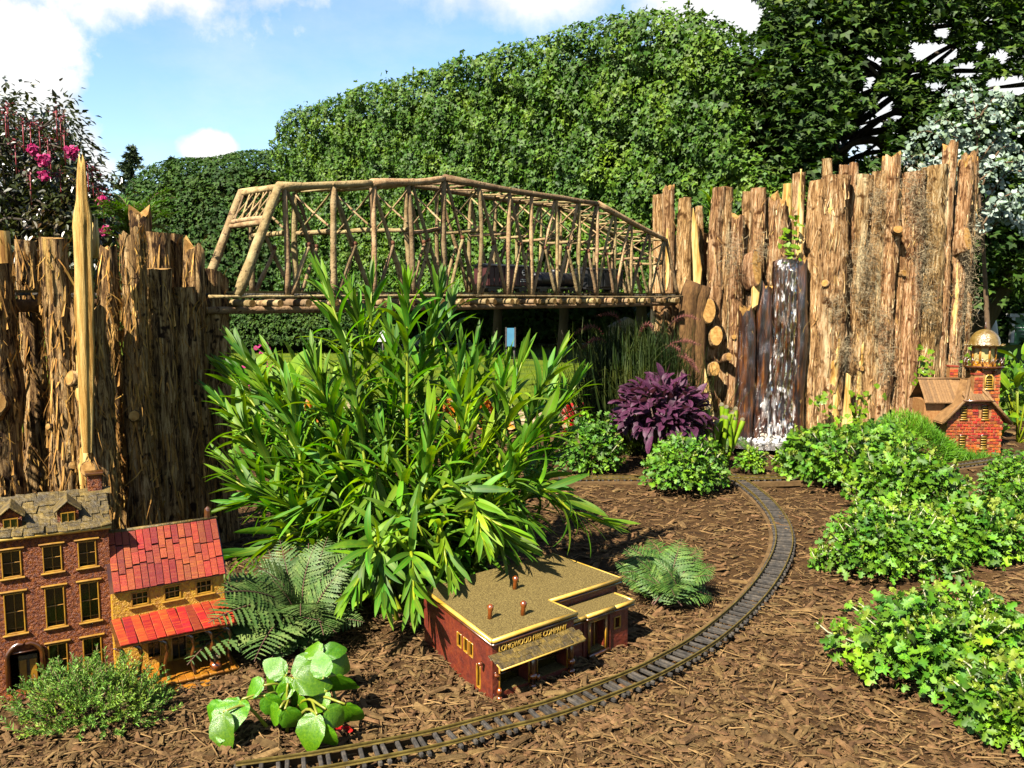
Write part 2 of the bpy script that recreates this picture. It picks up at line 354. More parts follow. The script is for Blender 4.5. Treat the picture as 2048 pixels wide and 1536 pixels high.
# ------------------------------------------------------------------ ground, bed, lawn
g = MB(); n = 90; q = np.linspace(-1, 1, n); q = np.sign(q)*np.abs(q)**2.2*260
X, Y = np.meshgrid(q, q+40); hill = np.clip((Y-16)/30, 0, 1)*np.clip((X-6)/14, 0, 1)*1.6
g.grid(np.c_[X.ravel(), Y.ravel(), hill.ravel()-.035], n, n)
struct('lawn_ground', g, MAT['grass'])
def bedz(x, y):
    return .010*np.sin(x*3.1+1)*np.sin(y*2.3) + .005*np.sin(x*9+y*5) + .0035*np.sin(x*23-y*17) - .004
g = MB(); nx, ny = 190, 150; X, Y = np.meshgrid(np.linspace(-2.4, 4.2, nx), np.linspace(.35, 4.75, ny))
zz = bedz(X, Y) + rng.normal(0, .0018, X.shape)
g.grid(np.c_[X.ravel(), Y.ravel(), zz.ravel()], nx, ny)
struct('mulch_bed', g, MAT['soil'])

# bark mulch: loose flat splinters, finer towards the back
def mulch():
    mb = MB(); V = np.array([[-.5, -.5, 0], [.5, -.42, .0], [.42, .5, 0], [-.36, .42, 0], [-.42, -.4, 1], [.4, -.36, .8], [.33, .40, 1.1], [-.3, .36, .9]], float)
    F = [np.array([[4, 5, 6, 7], [0, 1, 5, 4], [1, 2, 6, 5], [2, 3, 7, 6], [3, 0, 4, 7]])]
    T = (V, F, np.zeros((8, 2)))
    for cnt, y0, y1, lm in ((38000, .98, 1.9, 1.0), (14000, 1.9, 3.0, 1.3), (6000, 3.0, 4.7, 1.8)):
        y = y0 + (y1-y0)*rng.random(cnt)**1.0; x = (rng.random(cnt)-.5)*2*(y*.66+.05)
        ln = lm*np.clip(rng.lognormal(-4.60, .62, cnt), .004, .055); wd = ln*rng.uniform(.10, .36, cnt); th = np.clip(wd*rng.uniform(.15, .5, cnt), .0008, .004)
        a = rng.normal(.15, 1.0, cnt) + np.where(rng.random(cnt) < .35, math.pi/2, 0); tilt = rng.normal(0, .22, (cnt, 2))
        D = np.stack([np.cos(a), np.sin(a), tilt[:, 0]], 1); R = frames(D, np.stack([tilt[:, 1], rng.normal(0, .15, cnt), np.ones(cnt)], 1))
        z = bedz(x, y) + rng.random(cnt)*.006
        mb.inst(T, np.stack([x, y, z], 1), R, np.stack([wd, ln, th], 1))
    cnt = 2600; y = 1.0+2.2*rng.random(cnt)**1.3; x = (rng.random(cnt)-.5)*2*(y*.66+.05); a = rng.normal(.1, .9, cnt); ln = rng.uniform(.022, .060, cnt)       # long thin shreds lying on top
    mb.inst(T, np.stack([x, y, bedz(x, y)+.005+.004*rng.random(cnt)], 1), frames(np.stack([np.cos(a), np.sin(a), rng.normal(0, .12, cnt)], 1), np.stack([rng.normal(0, .2, cnt), rng.normal(0, .2, cnt), np.ones(cnt)], 1)), np.stack([rng.uniform(.001, .0026, cnt), ln, np.full(cnt, .0012)], 1), 1)
    o = mb.build('bark_mulch', [MAT['mulch'], MAT['shred']], None, False, kind='stuff'); o['label'] = 'brown shredded bark mulch spread over the railway bed'; o['category'] = 'mulch'
mulch()
def lawn_blades():
    mb = MB(); cnt = 10000; y = 4.5 + 9*rng.random(cnt)**1.6; x = (rng.random(cnt)-.55)*y*.9
    a = rng.uniform(0, 6.28, cnt); D = np.stack([np.cos(a)*.5, np.sin(a)*.5, np.ones(cnt)], 1); Nn = np.stack([np.cos(a), np.sin(a), -.3*np.ones(cnt)], 1)
    mb.inst(blade(.9, .045, 2), np.stack([x, y, np.full(cnt, -.035)], 1), frames(D, Nn), rng.uniform(.03, .06, cnt))
    o = mb.build('lawn_grass', MAT['blade'], None, True, kind='stuff'); o['label'] = 'short mown lawn grass behind the stone edging'; o['category'] = 'grass'
lawn_blades()

# ------------------------------------------------------------------ railway track
tie_mb = MB(); tie_mb.box((0, 0, 0), (.061, .0064, .007), ch=.0012); TIE = tie_mb.mesh('tie', MAT['tie'], False)
def rail_sweep(mb, C, Nn, off, z):
    prof = np.array([(-.0019, 0), (.0019, 0), (.0019, .0009), (.0006, .0014), (.0006, .0040), (.0014, .0045), (.0014, .0064), (-.0014, .0064), (-.0014, .0045), (-.0006, .0040), (-.0006, .0014), (-.0019, .0009)])
    m = len(C); k = len(prof); V = np.zeros((m, k, 3))
    V[:] = C[:, None, :] + Nn[:, None, :]*(off + prof[None, :, 0:1]); V[..., 2] += z + prof[None, :, 1]
    i = np.arange(m-1)[:, None]*k; j = np.arange(k)[None, :]; jj = (j+1) % k
    mb.add(V.reshape(-1, 3), np.stack([i+j, i+jj, i+k+jj, i+k+j], -1).reshape(-1, 4))
def track(name, label, P, spacing=.0205, board=None, zoff=.004):
    P = np.asarray(P, float); L_ = np.linalg.norm(np.diff(P, axis=0), axis=1).sum(); m = int(L_/.012)
    C = spline(P, m); T = unit(np.gradient(C, axis=0)); Nn = np.stack([T[:, 1], -T[:, 0], 0*T[:, 0]], 1)
    t = thing(name, label, 'track', tuple(C[0]), 0)
    for off in (-.0225, .0225):
        mb = MB(); rail_sweep(mb, C, Nn, off, .0105+zoff); mb.build('rail', MAT['brass'], t, False, world=True)
    k = int(L_/spacing); idx = np.linspace(0, m-1, k).astype(int)
    for i in idx:
        j = rng.normal(0, .0006, 2)
        part('tie', TIE, t, rotz(math.atan2(Nn[i, 1], Nn[i, 0]) + rng.normal(0, .02)), (C[i][0]-C[0][0]+j[0], C[i][1]-C[0][1]+j[1], C[i][2]-C[0][2]+.007+zoff + rng.normal(0, .0005)))
    if board is not None:
        mb = MB()
        for off, w in board:
            V = []
            for c_, n_ in zip(C[::2], Nn[::2]):
                for s_, h in ((-w/2, -.01), (-w/2, .0075), (w/2, .0075), (w/2, -.01)): V.append(c_ + n_*(off+s_) + np.array([0, 0, h+.2*abs(s_)]))
            k = 4; m2 = len(V)//4; i = np.arange(m2-1)[:, None]*k; j = np.arange(3)[None, :]
            mb.add(V, np.stack([i+j, i+j+1, i+k+j+1, i+k+j], -1).reshape(-1, 4))
        mb.build('roadbed_board', MAT['board'], t, False, world=True)
    return t
pts = [(470, 1568), (640, 1543), (860, 1500), (1000, 1463), (1110, 1434), (1250, 1381), (1335, 1340), (1420, 1287), (1500, 1215), (1548, 1150), (1568, 1095), (1560, 1050), (1532, 1010), (1497, 980), (1462, 957)]
track('railway_track', 'curving model railway track with brass rails sweeping past the red fire station', [gr(*p) for p in pts], board=[(-.036, .010)])
pts = [(1120, 966), (1220, 965), (1360, 966), (1465, 966), (1560, 964), (1700, 958), (1860, 945), (1960, 932), (2060, 914), (2140, 900)]
track('railway_track', 'straight model railway track crossing between the mum bushes and the lighthouse', [gr(*p) + np.array([0, 0, .003]) for p in pts], board=[(.040, .016), (-.040, .012)])

MAT['bark_plate'] = pmat('loose_bark_plate', [(.16, .085, .038), (.40, .23, .10), (.70, .45, .21)], 60, (1, 1, .15), rough=.9, island=.5, spec=.1, bump=.6, bscale=140, bstretch=(1, 1, .12))
MAT['bark2_plate'] = pmat('loose_red_bark_plate', [(.28, .17, .09), (.54, .37, .21), (.82, .65, .43)], 60, (1, 1, .15), rough=.9, island=.45, hue=.01, spec=.1, bump=.6, bscale=140, bstretch=(1, 1, .12))

# ------------------------------------------------------------------ cedar logs
def make_log(name, label, x, y, r, z1, mat='bark', fib='fibre', z0=-.03, top='flat', lean=(0, 0), nshag=120, seed=0, knots=(), taper=.9, group=None, bare=None, cat='log', rough=1.0, shaglen=1.0, nt=None, bulge=None, wide=None):
    rg = np.random.default_rng(seed+101); t = thing(name, label, cat, (x, y, 0), 0, group)
    h = z1-z0; ring = nt or int(np.clip(r/.0022, 28, 56)); nz = int(np.clip(h/.018, 14, 60))
    th = np.linspace(0, 1, ring, endpoint=False); zs = np.linspace(0, h, nz); TH, ZS = np.meshgrid(th, zs)
    rad = r*(1/np.sqrt(taper) + (taper-1)/np.sqrt(taper)*(ZS/h))
    nzv = max(3, int(h/.07))
    disp = .15*vnoise(TH, ZS, 5, max(2, int(h/.16)), seed, h) + .095*rough*vnoise(TH + .03*np.sin(ZS*18+seed), ZS, 13, nzv, seed+1, h) + .07*rough*vnoise(TH+.02*np.sin(ZS*30+seed), ZS, 29, nzv*2, seed+2, h)
    rad = rad*(1+disp)
    if bulge: rad *= 1 + bulge[1]*np.exp(-((ZS+z0-bulge[0])/bulge[2])**2)
    ang = TH*2*math.pi
    Xl = rad*np.cos(ang) + lean[0]*ZS + .004*np.sin(ZS*9+seed); Yl = rad*np.sin(ang) + lean[1]*ZS; Zl = ZS+z0
    if wide: Xl *= wide
    if top == 'slant': tz = .5*(np.cos(ang[-1]+seed)*r)
    elif top == 'jag': tz = .9*r*vnoise(th, 0*th+.5, 9, 2, seed+5, 1.) + .5*r*vnoise(th, 0*th+.5, 23, 2, seed+6, 1.)
    else: tz = .08*r*np.cos(ang[-1]*1+seed) + .07*r*vnoise(th, 0*th, 11, 1, seed+5, 1.)
    w = np.clip((ZS/h-.85)/.15, 0, 1); Zl = Zl + w*tz[None]
    V = np.stack([Xl, Yl, Zl], -1).reshape(-1, 3)
    mb = MB(); i = np.arange(nz-1)[:, None]*ring; j = np.arange(ring)[None]; k = (j+1) % ring
    mb.add(V, np.stack([i+j, i+k, i+ring+k, i+ring+j], -1).reshape(-1, 4), np.stack([TH.ravel(), ZS.ravel()/h], 1))
    mb.build('bark', MAT[mat], t)
    cb = MB(); rim = V[-ring:]*[.985, .985, 1]; cx = rim.mean(0)
    mid = cx + (rim-cx)*.5 + np.array([0, 0, .05*r])*rg.uniform(-1, 1, (ring, 1))
    VV = np.vstack([rim, mid, cx + [0, 0, .02*r]]) + [0, 0, -.001]
    F = [[a, (a+1) % ring, ring+(a+1) % ring, ring+a] for a in range(ring)] + [[ring+a, ring+(a+1) % ring, 2*ring] for a in range(ring)]
    cb.add(VV, F); cb.build('cut_top', MAT['cutend'], t, False)
    G = V.reshape(nz, ring, 3)
    if nshag:
        mb = MB()
        for _ in range(int(nshag*1.5)):
            a = rg.integers(0, ring); zi = rg.integers(1, nz-1); p = G[zi, a]; o2 = np.array([math.cos(ang[0, a]), math.sin(ang[0, a]), 0]); tg = np.array([-o2[1], o2[0], 0])
            ln = shaglen*rg.lognormal(-3.35, .5); sg = -1 if rg.random() < .65 else 1; wd = rg.uniform(.0005, .0016)*(1+1.0*(rg.random() < .12))
            n_ = 5; q = p - o2*.002; d = np.array([0, 0, sg]) + tg*rg.normal(0, .35) + o2*rg.uniform(.02, .35); ps = []; curl = rg.normal(0, .5)
            for s_ in range(n_):
                ps.append(q.copy()); q = q + unit(d)*ln/n_; d = d + o2*rg.uniform(-.05, .30) + tg*curl*.5 + rg.normal(0, .12, 3); d[2] -= .12
            ps = np.array(ps); ww = wd*np.array([.8, 1, .9, .6, .1]); Vv = np.vstack([ps-tg*ww[:, None], ps+tg*ww[:, None]+o2*ww[:, None]*.5])
            mb.add(Vv, np.array([[s_, s_+1, s_+1+n_, s_+n_] for s_ in range(n_-1)]))
        mb.build('bark_fibres', MAT[fib], t, True, kind='stuff')
    if nshag > 25:                                  # loose plates of bark
        mb = MB()
        for _ in range(int(nshag*.6)):
            a = rg.integers(0, ring); zi = rg.integers(1, nz-2); p = G[zi, a]; o2 = np.array([math.cos(ang[0, a]), math.sin(ang[0, a]), 0]); tg = np.array([-o2[1], o2[0], 0]); ln = rg.uniform(.03, .11); wd = rg.uniform(.0010, .0032)*(1+.5*(r > .06)); tl = rg.normal(0, .12)
            q = p + o2*rg.uniform(-.001, .004); up = np.array([0, 0, 1.])+tg*tl; c4 = [q-tg*wd*.6-up*ln*.5+o2*rg.uniform(-.002, .006), q+tg*wd*.5-up*ln*.46+o2*rg.uniform(-.002, .008), q+tg*wd+o2*.003, q+tg*wd*.5+up*ln*.5-o2*.003, q-tg*wd*.4+up*ln*.44-o2*.003, q-tg*wd+o2*.002, q-o2*.004]
            mb.add(np.array(c4), np.array([[0, 1, 6], [1, 2, 6], [2, 3, 6], [3, 4, 6], [4, 5, 6], [5, 0, 6], [0, 6, 1]])[:6] if 0 else np.array([[0, 1, 2, 5], [5, 2, 3, 4]]))
        mb.build('bark_plates', MAT[mat+'_plate'] if mat+'_plate' in MAT else MAT[mat], t, False, kind='stuff')
    for (za, a, kr, kl) in knots:
        zi = int(np.clip((za-z0)/h*nz, 1, nz-2)); ai = int(a/(2*math.pi)*ring) % ring; p = G[zi, ai]; o2 = np.array([math.cos(a), math.sin(a), .25])
        mb = MB(); mb.tube([p-o2*.02, p+o2*kl*.5, p+o2*kl], [kr*1.35, kr*1.05, kr], 12, True, jit=.06); kn = mb.build('knot', MAT[mat], t)
        mb = MB(); e = unit(o2); A = np.array([-e[1], e[0], 0]); A = unit(A); B = np.cross(e, A); aa = np.linspace(0, 6.283, 14, endpoint=False)
        c0 = p+o2*kl+e*.001; mb.add(np.vstack([[c0+e*.001], c0 + kr*.9*(np.cos(aa)[:, None]*A+np.sin(aa)[:, None]*B)]), [[0, 1+s_, 1+(s_+1) % 14] for s_ in range(14)]); mb.build('sawn_face', MAT['cutend'], kn, False)
    for (xa, za, zb, w_) in (bare or ()):         # stripped, torn sapwood strips lying on the log: (angle, from, to, half width)
        m = 14; zz = np.linspace(za, zb, m); mb = MB(); Vv = []
        for s_, z_ in enumerate(zz):
            zi = int(np.clip((z_-z0)/h*nz, 0, nz-1)); u = s_/(m-1); ww = w_*(.15+.85*math.sin(math.pi*min(1, .06+u*.94))**.8)*(1+.16*rg.normal())
            for cc in (-1, -.35, .35, 1):
                a = xa + cc*ww/r + .06*math.sin(z_*25+seed); ai = int(a/(2*math.pi)*ring) % ring
                b = G[zi, ai]; o2 = np.array([math.cos(a), math.sin(a), 0]); Vv.append([b[0]+o2[0]*(.004 if abs(cc) < 1 else -.001), b[1]+o2[1]*(.004 if abs(cc) < 1 else -.001), z_])
        mb.grid(Vv, 4, m); mb.build('bare_wood', MAT['barewood'], t, True)
    return t
MAT['spikewood'] = pmat('split_spike_wood', [((.14, .065, .022), .34), ((.42, .25, .10), .44), ((.64, .45, .21), .54), ((.80, .63, .36), .68)], 55, (1, 1, .07), 9, .85, bump=.9, bscale=90, bstretch=(1, 1, .06), nrough=.7, spec=.12, streak=((.34, .16, .055), 18, (1, 1, .05), .56, .62))
FR = 4.712       # angle that faces the camera

# left group round the bridge head: photo column, top, distance
def llog(x0, x1, ty, d, label, **k):
    zc = at((x0+x1)/2, ty, d); make_log('cedar_log', label, zc[0], d, (x1-x0)/2*pxm(d), zc[2], **k)
GL = 'upright cedar logs of the left bridge head'
llog(-64, 14, 528, 1.93, 'shaggy cedar log with a big round burl behind the tall brick house', seed=1, nshag=260, knots=[(.46, FR+.5, .032, .012)], group=GL, bulge=(.47, .5, .07))
llog(-12, 18, 462, 2.10, 'pale split cedar post standing behind the burled log', seed=2, mat='barewood', nshag=20, group=GL, rough=.4)
llog(24, 66, 480, 2.08, 'narrow cedar log with a dark gap on its right side', seed=3, nshag=220, group=GL, lean=(.01, 0))
llog(80, 138, 476, 1.96, 'thick tan cedar log with sawn knot left of the splintered yellow log', seed=4, nshag=420, knots=[(.40, FR-.35, .008, .012), (.30, FR+.7, .010, .014)], group=GL, taper=.72)
llog(146, 212, 640, 1.90, 'torn cedar log carrying the tall splintered yellow spike', seed=5, nshag=300, top='jag', knots=[(.50, FR-.6, .018, .008), (.30, FR+.05, .018, .008)], group=GL, bare=[(FR-.1, .30, .62, .012), (FR-.4, .22, .42, .010)])
llog(194, 232, 500, 2.03, 'shredded cedar log covered in curling fibres behind the house chimney', seed=6, nshag=420, group=GL, top='jag')
llog(236, 288, 470, 1.98, 'slim fibrous cedar log with a sawn branch stub above the red roof', seed=7, nshag=520, knots=[(.42, FR+.3, .013, .012)], group=GL, taper=.75, top='jag')
llog(262, 304, 425, 2.22, 'tall dark cedar log poking up beneath the feathery conifer', seed=8, nshag=160, group=GL, top='jag')
llog(300, 340, 466, 2.20, 'cedar log with a rounded smooth top beside the twin log', seed=9, nshag=160, group=GL)
llog(332, 368, 468, 2.26, 'flat topped cedar log with orange inner bark beside the bridge head', seed=10, nshag=160, group=GL)
llog(272, 340, 537, 2.08, 'shaded broad cedar log with frayed grey top', seed=11, nshag=260, group=GL)
llog(366, 404, 491, 2.22, 'short cedar log with a frayed pale top behind the bridge pier', seed=12, nshag=120, group=GL, top='jag')
llog(335, 392, 575, 2.16, 'dark shaded cedar log standing next to the bridge pier', seed=13, nshag=200, group=GL)
llog(380, 452, 556, 2.36, 'stout dark cedar pier log holding up the end of the twig bridge', seed=14, nshag=160, group=GL, top='slant')
# the splintered spike (part of the torn log, kept as a thing of its own because it is wedged in)
def spike():
    b = at(172, 660, 1.845); t = thing('wood_spike', 'tall pale yellow splintered wood spike rising above the cedar logs', 'wood spike', (b[0], 1.845, 0))
    mb = MB(); ring = 26; rows = []
    prof = [(905, 12), (850, 15), (800, 17), (740, 20), (690, 21), (650, 22), (600, 22), (540, 21), (480, 21), (450, 22), (430, 21), (400, 15), (370, 12.5), (345, 11), (330, 9), (315, 4)]
    for k, (py, w) in enumerate(prof):
        c = at(170 - (690-py)*.022, py, 1.845); r = w*.74*pxm(1.845)
        a = np.linspace(0, 6.283, ring, endpoint=False); rr = r*(1+.22*vnoise(a/6.283, 0*a, 9, 1, 55, 1.)+.12*vnoise(a/6.283, 0*a, 9, 1, 60+k, 1.))
        z = c[2] + (.018*vnoise(a/6.283, 0*a, 9, 1, 77, 1.) if k > 13 else 0)
        rows.append(np.stack([c[0]+rr*np.cos(a)-t.location[0], rr*np.sin(a)*.6, np.broadcast_to(z, a.shape)], 1))
    V = np.concatenate(rows); m = len(prof); i = np.arange(m-1)[:, None]*ring; j = np.arange(ring)[None]; k = (j+1) % ring
    mb.add(V, [list(q) for q in np.stack([i+j, i+k, i+ring+k, i+ring+j], -1).reshape(-1, 4)] + [list(range((m-1)*ring, m*ring))])
    mb.build('spike', MAT['spikewood'], t)
    mb = MB(); c = at(193, 470, 1.88)-np.array(t.location)
    for s_ in range(7):
        p = c + rng.normal(0, .003, 3); mb.tube([p-[.006, 0, .05], p-[.002, 0, .01], p+[rng.normal(0, .004), -.004, .02+.02*rng.random()]], [.005, .004, .0006], 6)
    mb.build('splinter', MAT['barewood'], t)
spike()

# right wall: front row read from the photograph, (left, right, top) in photo pixels
GR_ = 'upright cedar logs of the waterfall wall'
WALL = [(1311, 1333, 389, 4.22, 'pale ended narrow cedar log at the far end of the twig bridge', 'flat', 30), (1331, 1352, 379, 4.18, 'splintered narrow cedar log behind the bridge end post', 'jag', 30),
 (1355, 1383, 396, 4.16, 'flat topped cedar log with a dark oval scar beside the bridge end', 'flat', 40), (1394, 1416, 414, 4.20, 'short cedar log under the green sprig on top of the wall', 'flat', 40),
 (1417, 1442, 376, 4.10, 'cedar log left half of the broad sawn pair above the oval cuts', 'flat', 60), (1440, 1468, 376, 4.12, 'cedar log right half of the broad sawn pair above the oval cuts', 'flat', 60),
 (1464, 1488, 431, 4.06, 'low mossy cedar log between the sawn pair and the waterfall', 'jag', 120), (1484, 1506, 384, 4.12, 'bare edged cedar log two left of the waterfall', 'flat', 60),
 (1503, 1529, 376, 4.06, 'tall cedar log with pale stripped patch left of the waterfall', 'flat', 90), (1527, 1568, 393, 4.10, 'dark broad cedar log leaning over the waterfall lip', 'jag', 160),
 (1570, 1589, 367, 4.16, 'thin pale post behind the ivy above the waterfall', 'flat', 20), (1600, 1622, 346, 4.05, 'pale knotted log right of the waterfall lip', 'flat', 60),
 (1619, 1653, 362, 4.05, 'grey barked log right of the pale knotted log', 'flat', 90), (1651, 1702, 354, 4.02, 'widest dark brown log slab of the wall with two fangs of pale wood', 'flat', 160),
 (1701, 1718, 326, 4.06, 'thin orange edged log rising beside the wide slab', 'flat', 30), (1715, 1745, 350, 4.05, 'cedar log with flat top draped in grey moss', 'flat', 90),
 (1742, 1770, 343, 4.03, 'moss hung cedar log left of the forked top', 'flat', 90), (1768, 1800, 320, 4.02, 'cedar log with a forked splintered top', 'jag', 110),
 (1796, 1820, 352, 4.05, 'cedar log with a sawn orange knot in grey moss', 'jag', 90), (1814, 1852, 344, 4.04, 'cedar log thick with grey moss below its top', 'flat', 120),
 (1850, 1894, 334, 4.07, 'broad smooth topped cedar log beside the tallest log', 'flat', 110), (1890, 1914, 294, 4.08, 'tallest log of the wall standing above its neighbours', 'jag', 90),
 (1910, 1936, 325, 4.12, 'cedar log between the tallest log and the wall end', 'jag', 90), (1932, 1960, 316, 4.20, 'last cedar log at the right end of the wall with an orange oval scar', 'jag', 110)]
for i, (a, b, top, d, lab, st, sh) in enumerate(WALL):
    c = at((a+b)/2, top, d); r = (b-a)/2*pxm(d)*1.12
    wood = i in (10,)
    kn = []
    if i in (4, 6, 11, 13, 18, 15): kn = [(rng.uniform(.3, .95), FR+rng.uniform(-.7, .7), .012+.006*rng.random(), .008)]
    br = [(FR+rng.uniform(-.6, .6), z_ := rng.uniform(.15, .8), z_+rng.uniform(.15, .4), rng.uniform(.008, .016)) for _ in range(1 if rng.random() < .35 else 0)]
    if i == 13: br = [(FR+.25, .02, .50, .022), (FR-.55, 1.08, 1.18, .010)]
    if i == 11: br = [(FR, .6, 1.3, .015), (FR+.4, .3, .7, .012)]
    make_log('cedar_log', lab, c[0], d, r, c[2], mat='barewood' if wood else 'bark2', fib='fibre2', top=st, seed=200+i*7, nshag=int(sh*1.7), group=GR_, bare=br, knots=kn, taper=.82+.1*rng.random(), lean=(rng.normal(0, .008), 0), shaglen=1.1)
# back row closing the gaps, a few posts standing proud
for i, (a, b, top, d, lab) in enumerate([(1645, 1666, 318, 4.28, 'pale square cut post behind the widest slab'), (1680, 1702, 330, 4.28, 'short orange post behind the thin orange edged log'), (1588, 1602, 383, 4.28, 'thin shadowed post behind the waterfall lip'),
                                         (1345, 1420, 470, 4.36, None), (1420, 1500, 440, 4.30, None), (1495, 1560, 430, 4.30, None), (1555, 1640, 455, 4.30, None), (1640, 1720, 400, 4.30, None), (1715, 1800, 390, 4.28, None), (1795, 1880, 390, 4.30, None), (1870, 1945, 390, 4.34, None)]):
    c = at((a+b)/2, top, d)
    make_log('cedar_log', lab or 'backing log behind the %s' % ['bridge end boards', 'sawn pair', 'waterfall left bank', 'waterfall lip', 'wide slab', 'moss hung log', 'smooth topped log', 'tallest log'][i-3], c[0], d, (b-a)/2*pxm(d), c[2], mat='bark2', fib='fibre2', seed=500+i, nshag=10, group=GR_, rough=.7)
# yellow stripped board and bare slabs leaning on the wall
def slab(name, label, pix, d, th=.02, mat='barewood'):
    P = [at(x, y, d) for x, y in pix]; b = min(P, key=lambda q_: q_[2]); t = thing(name, label, 'wood slab', (b[0], d, max(0, b[2])))
    mb = MB(); mb.prism([(p_[0]-t.location[0], p_[2]-t.location[2]) for p_ in P], -th/2, th/2); o = mb.build('slab', MAT[mat], t, False)
    o.modifiers.new('bevel', 'BEVEL').width = .004
slab('wood_slab', 'pale yellow stripped slab leaning against the base of the wall', [(1682, 866), (1702, 862), (1706, 835), (1700, 800), (1701, 752), (1693, 745), (1690, 790), (1686, 830)], 3.93)
slab('wood_slab', 'pale yellow splinter board beside the bridge end', [(1388, 600), (1401, 572), (1404, 540), (1398, 500), (1394, 450), (1386, 414), (1383, 470), (1386, 530)], 4.10)
slab('wood_slab', 'white stripped slab low on the wall behind the purple plant', [(1405, 860), (1432, 862), (1424, 800), (1416, 762), (1409, 735), (1407, 790)], 3.98)
slab('wood_slab', 'cream stripped slab high above the stub on the wall', [(1503, 618), (1515, 610), (1522, 560), (1520, 525), (1510, 540), (1504, 580)], 3.97, .03)
# smooth brown logs holding the bridge's far end, with sawn ends facing out
def smoothlog(label, pix, d, w, seed):
    P = np.array([at(x, y, d) for x, y in pix]); P[-1][2] = max(P[-1][2], -.03); t = thing('support_log', label, 'log', (P[-1][0], d, 0), group='smooth logs under the bridge end')
    mb = MB(); C = spline(P[::-1], 14); mb.tube(C, w*pxm(d)*np.linspace(.98, 1.0, 14), 18, True, jit=.03); mb.build('trunk', MAT['smoothlog'], t, True, world=True)
smoothlog('smooth brown log under the far bridge end', [(1390, 566), (1378, 600), (1373, 700), (1374, 900)], 4.0, 19, 1)
smoothlog('slimmer smooth brown log beside the bridge support', [(1408, 572), (1399, 610), (1396, 700), (1398, 900)], 4.0, 15, 2)
smoothlog('thin shaded post below the far bridge end', [(1335, 600), (1336, 700), (1337, 800), (1337, 900)], 4.2, 16, 3)
smoothlog('slim pale post below the far bridge end', [(1356, 600), (1354, 700), (1352, 800), (1352, 900)], 4.12, 12, 4)
def stub(label, px, py, w, h, d, yaw, fwd=.012):        # short log lying towards the viewer with a sawn oval face
    c = at(px, py, d); t = thing('log_stub', label, 'log', tuple(c), group='sawn stubs in the waterfall wall')
    dv = unit([math.sin(yaw), -math.cos(yaw), .22]); A = unit(np.cross(dv, [0, 0, 1.])); B = np.cross(A, dv); aa = np.linspace(0, 6.283, 22, endpoint=False)
    ring = (w*pxm(d))*np.cos(aa)[:, None]*A + (h*pxm(d))*np.sin(aa)[:, None]*B*(1+.04*np.sin(3*aa))[:, None]
    mb = MB(); V = np.vstack([ring*1.1 - dv*.10, ring*1.1 + dv*(fwd-.004), ring + dv*fwd]); n_ = 22
    mb.add(V, [[r_*n_+i, r_*n_+(i+1) % n_, (r_+1)*n_+(i+1) % n_, (r_+1)*n_+i] for r_ in range(2) for i in range(n_)]); mb.build('bark', MAT['bark2'], t)
    mb = MB(); mb.add(np.vstack([ring*1.0 + dv*(fwd+.0005), [dv*(fwd+.003)]]), [[i, (i+1) % n_, n_] for i in range(n_)]); mb.build('sawn_face', MAT['cutend'], t, False)
stub('large tan oval sawn log end right of the bridge support', 1417, 622, 13, 24, 3.98, -.1)
stub('second oval sawn log end below the large one', 1432, 672, 12, 19, 3.98, -.1)
stub('small round sawn stub below the oval ends', 1456, 714, 6, 8, 3.97, .2)
stub('chipped sawn stub above the purple plant', 1428, 738, 10, 14, 3.97, 0)
stub('orange oval sawn face at the right end of the wall', 1932, 478, 7, 22, 4.02, .1, .012)
stub('round orange sawn knot amid the grey moss', 1795, 460, 9, 7, 3.95, -.2)
stub('orange slanting cut face left of the waterfall', 1511, 535, 9, 34, 3.96, .2, .012)

# ------------------------------------------------------------------ twig truss bridge
MAT['stick'] = pmat('peeled_grey_stick', [((.16, .10, .055), .30), ((.32, .23, .13), .45), ((.46, .36, .22), .62)], 30, (1, 1, 1), 8, .85, bump=.5, bscale=90, spec=.15, objrand=.34, hue=.016, speck=((.10, .055, .03), 60, .60, .70))
MAT['wire'] = pmat('rusty_wire', [(.10, .035, .016), (.18, .07, .03)], 90, rough=.8)
B0 = at(558, 373, 2.40); BD = np.array([.68, .733, 0]); BD /= np.linalg.norm(BD); BP = np.array([-BD[1], BD[0], 0]); BW = .205
def btz(px, py):                    # photo pixel -> (distance along bridge, height) on the near truss plane
    d = ray(px, py); k = ((B0-CP) @ BP)/(d @ BP); P = CP + d*k; return (P-B0) @ BD, P[2]
def bpt(t, z, w=0.0): p = B0 + BD*t + BP*w; return np.array([p[0], p[1], z])
bridge = thing('twig_bridge', 'rustic camelback truss bridge built of peeled sticks', 'bridge', (B0[0], B0[1], .66))
def stick(name, a, b, r, bow=.012, n=8, r2=None, seg=9):
    a = np.array(a); b = np.array(b); L_ = np.linalg.norm(b-a); u = np.linspace(0, 1, n)[:, None]
    off = rng.normal(0, bow*.6, 3)*min(1, L_/.25); off2 = rng.normal(0, bow*.25, 3)*min(1, L_/.25)
    P = a+(b-a)*u + np.sin(u*math.pi)*off + np.sin(u*2*math.pi)*off2
    rr = .95*np.linspace(r, r2 or r*.80, n)*(1+rng.normal(0, .07, n)); mb = MB(); mb.tube(P, rr, seg, True, jit=.08)
    return mb.build(name, MAT['stick'], bridge, True, world=True)
VT = [(574, 384, 572), (661, 384, 673), (744, 378, 750), (818, 370, 830), (888, 365, 895), (955, 375, 959), (1014, 383, 1020), (1061, 390, 1068), (1111, 398, 1115), (1154, 408, 1161), (1189, 413, 1199), (1225, 433, 1233), (1260, 449, 1266), (1295, 465, 1302), (1325, 480, 1331)]
ZB = .705
chord = [btz(558, 373), btz(745, 366), btz(890, 356), btz(1197, 408), btz(1332, 480)]
ct = np.array([c_[0] for c_ in chord]); cz = np.array([c_[1] for c_ in chord])
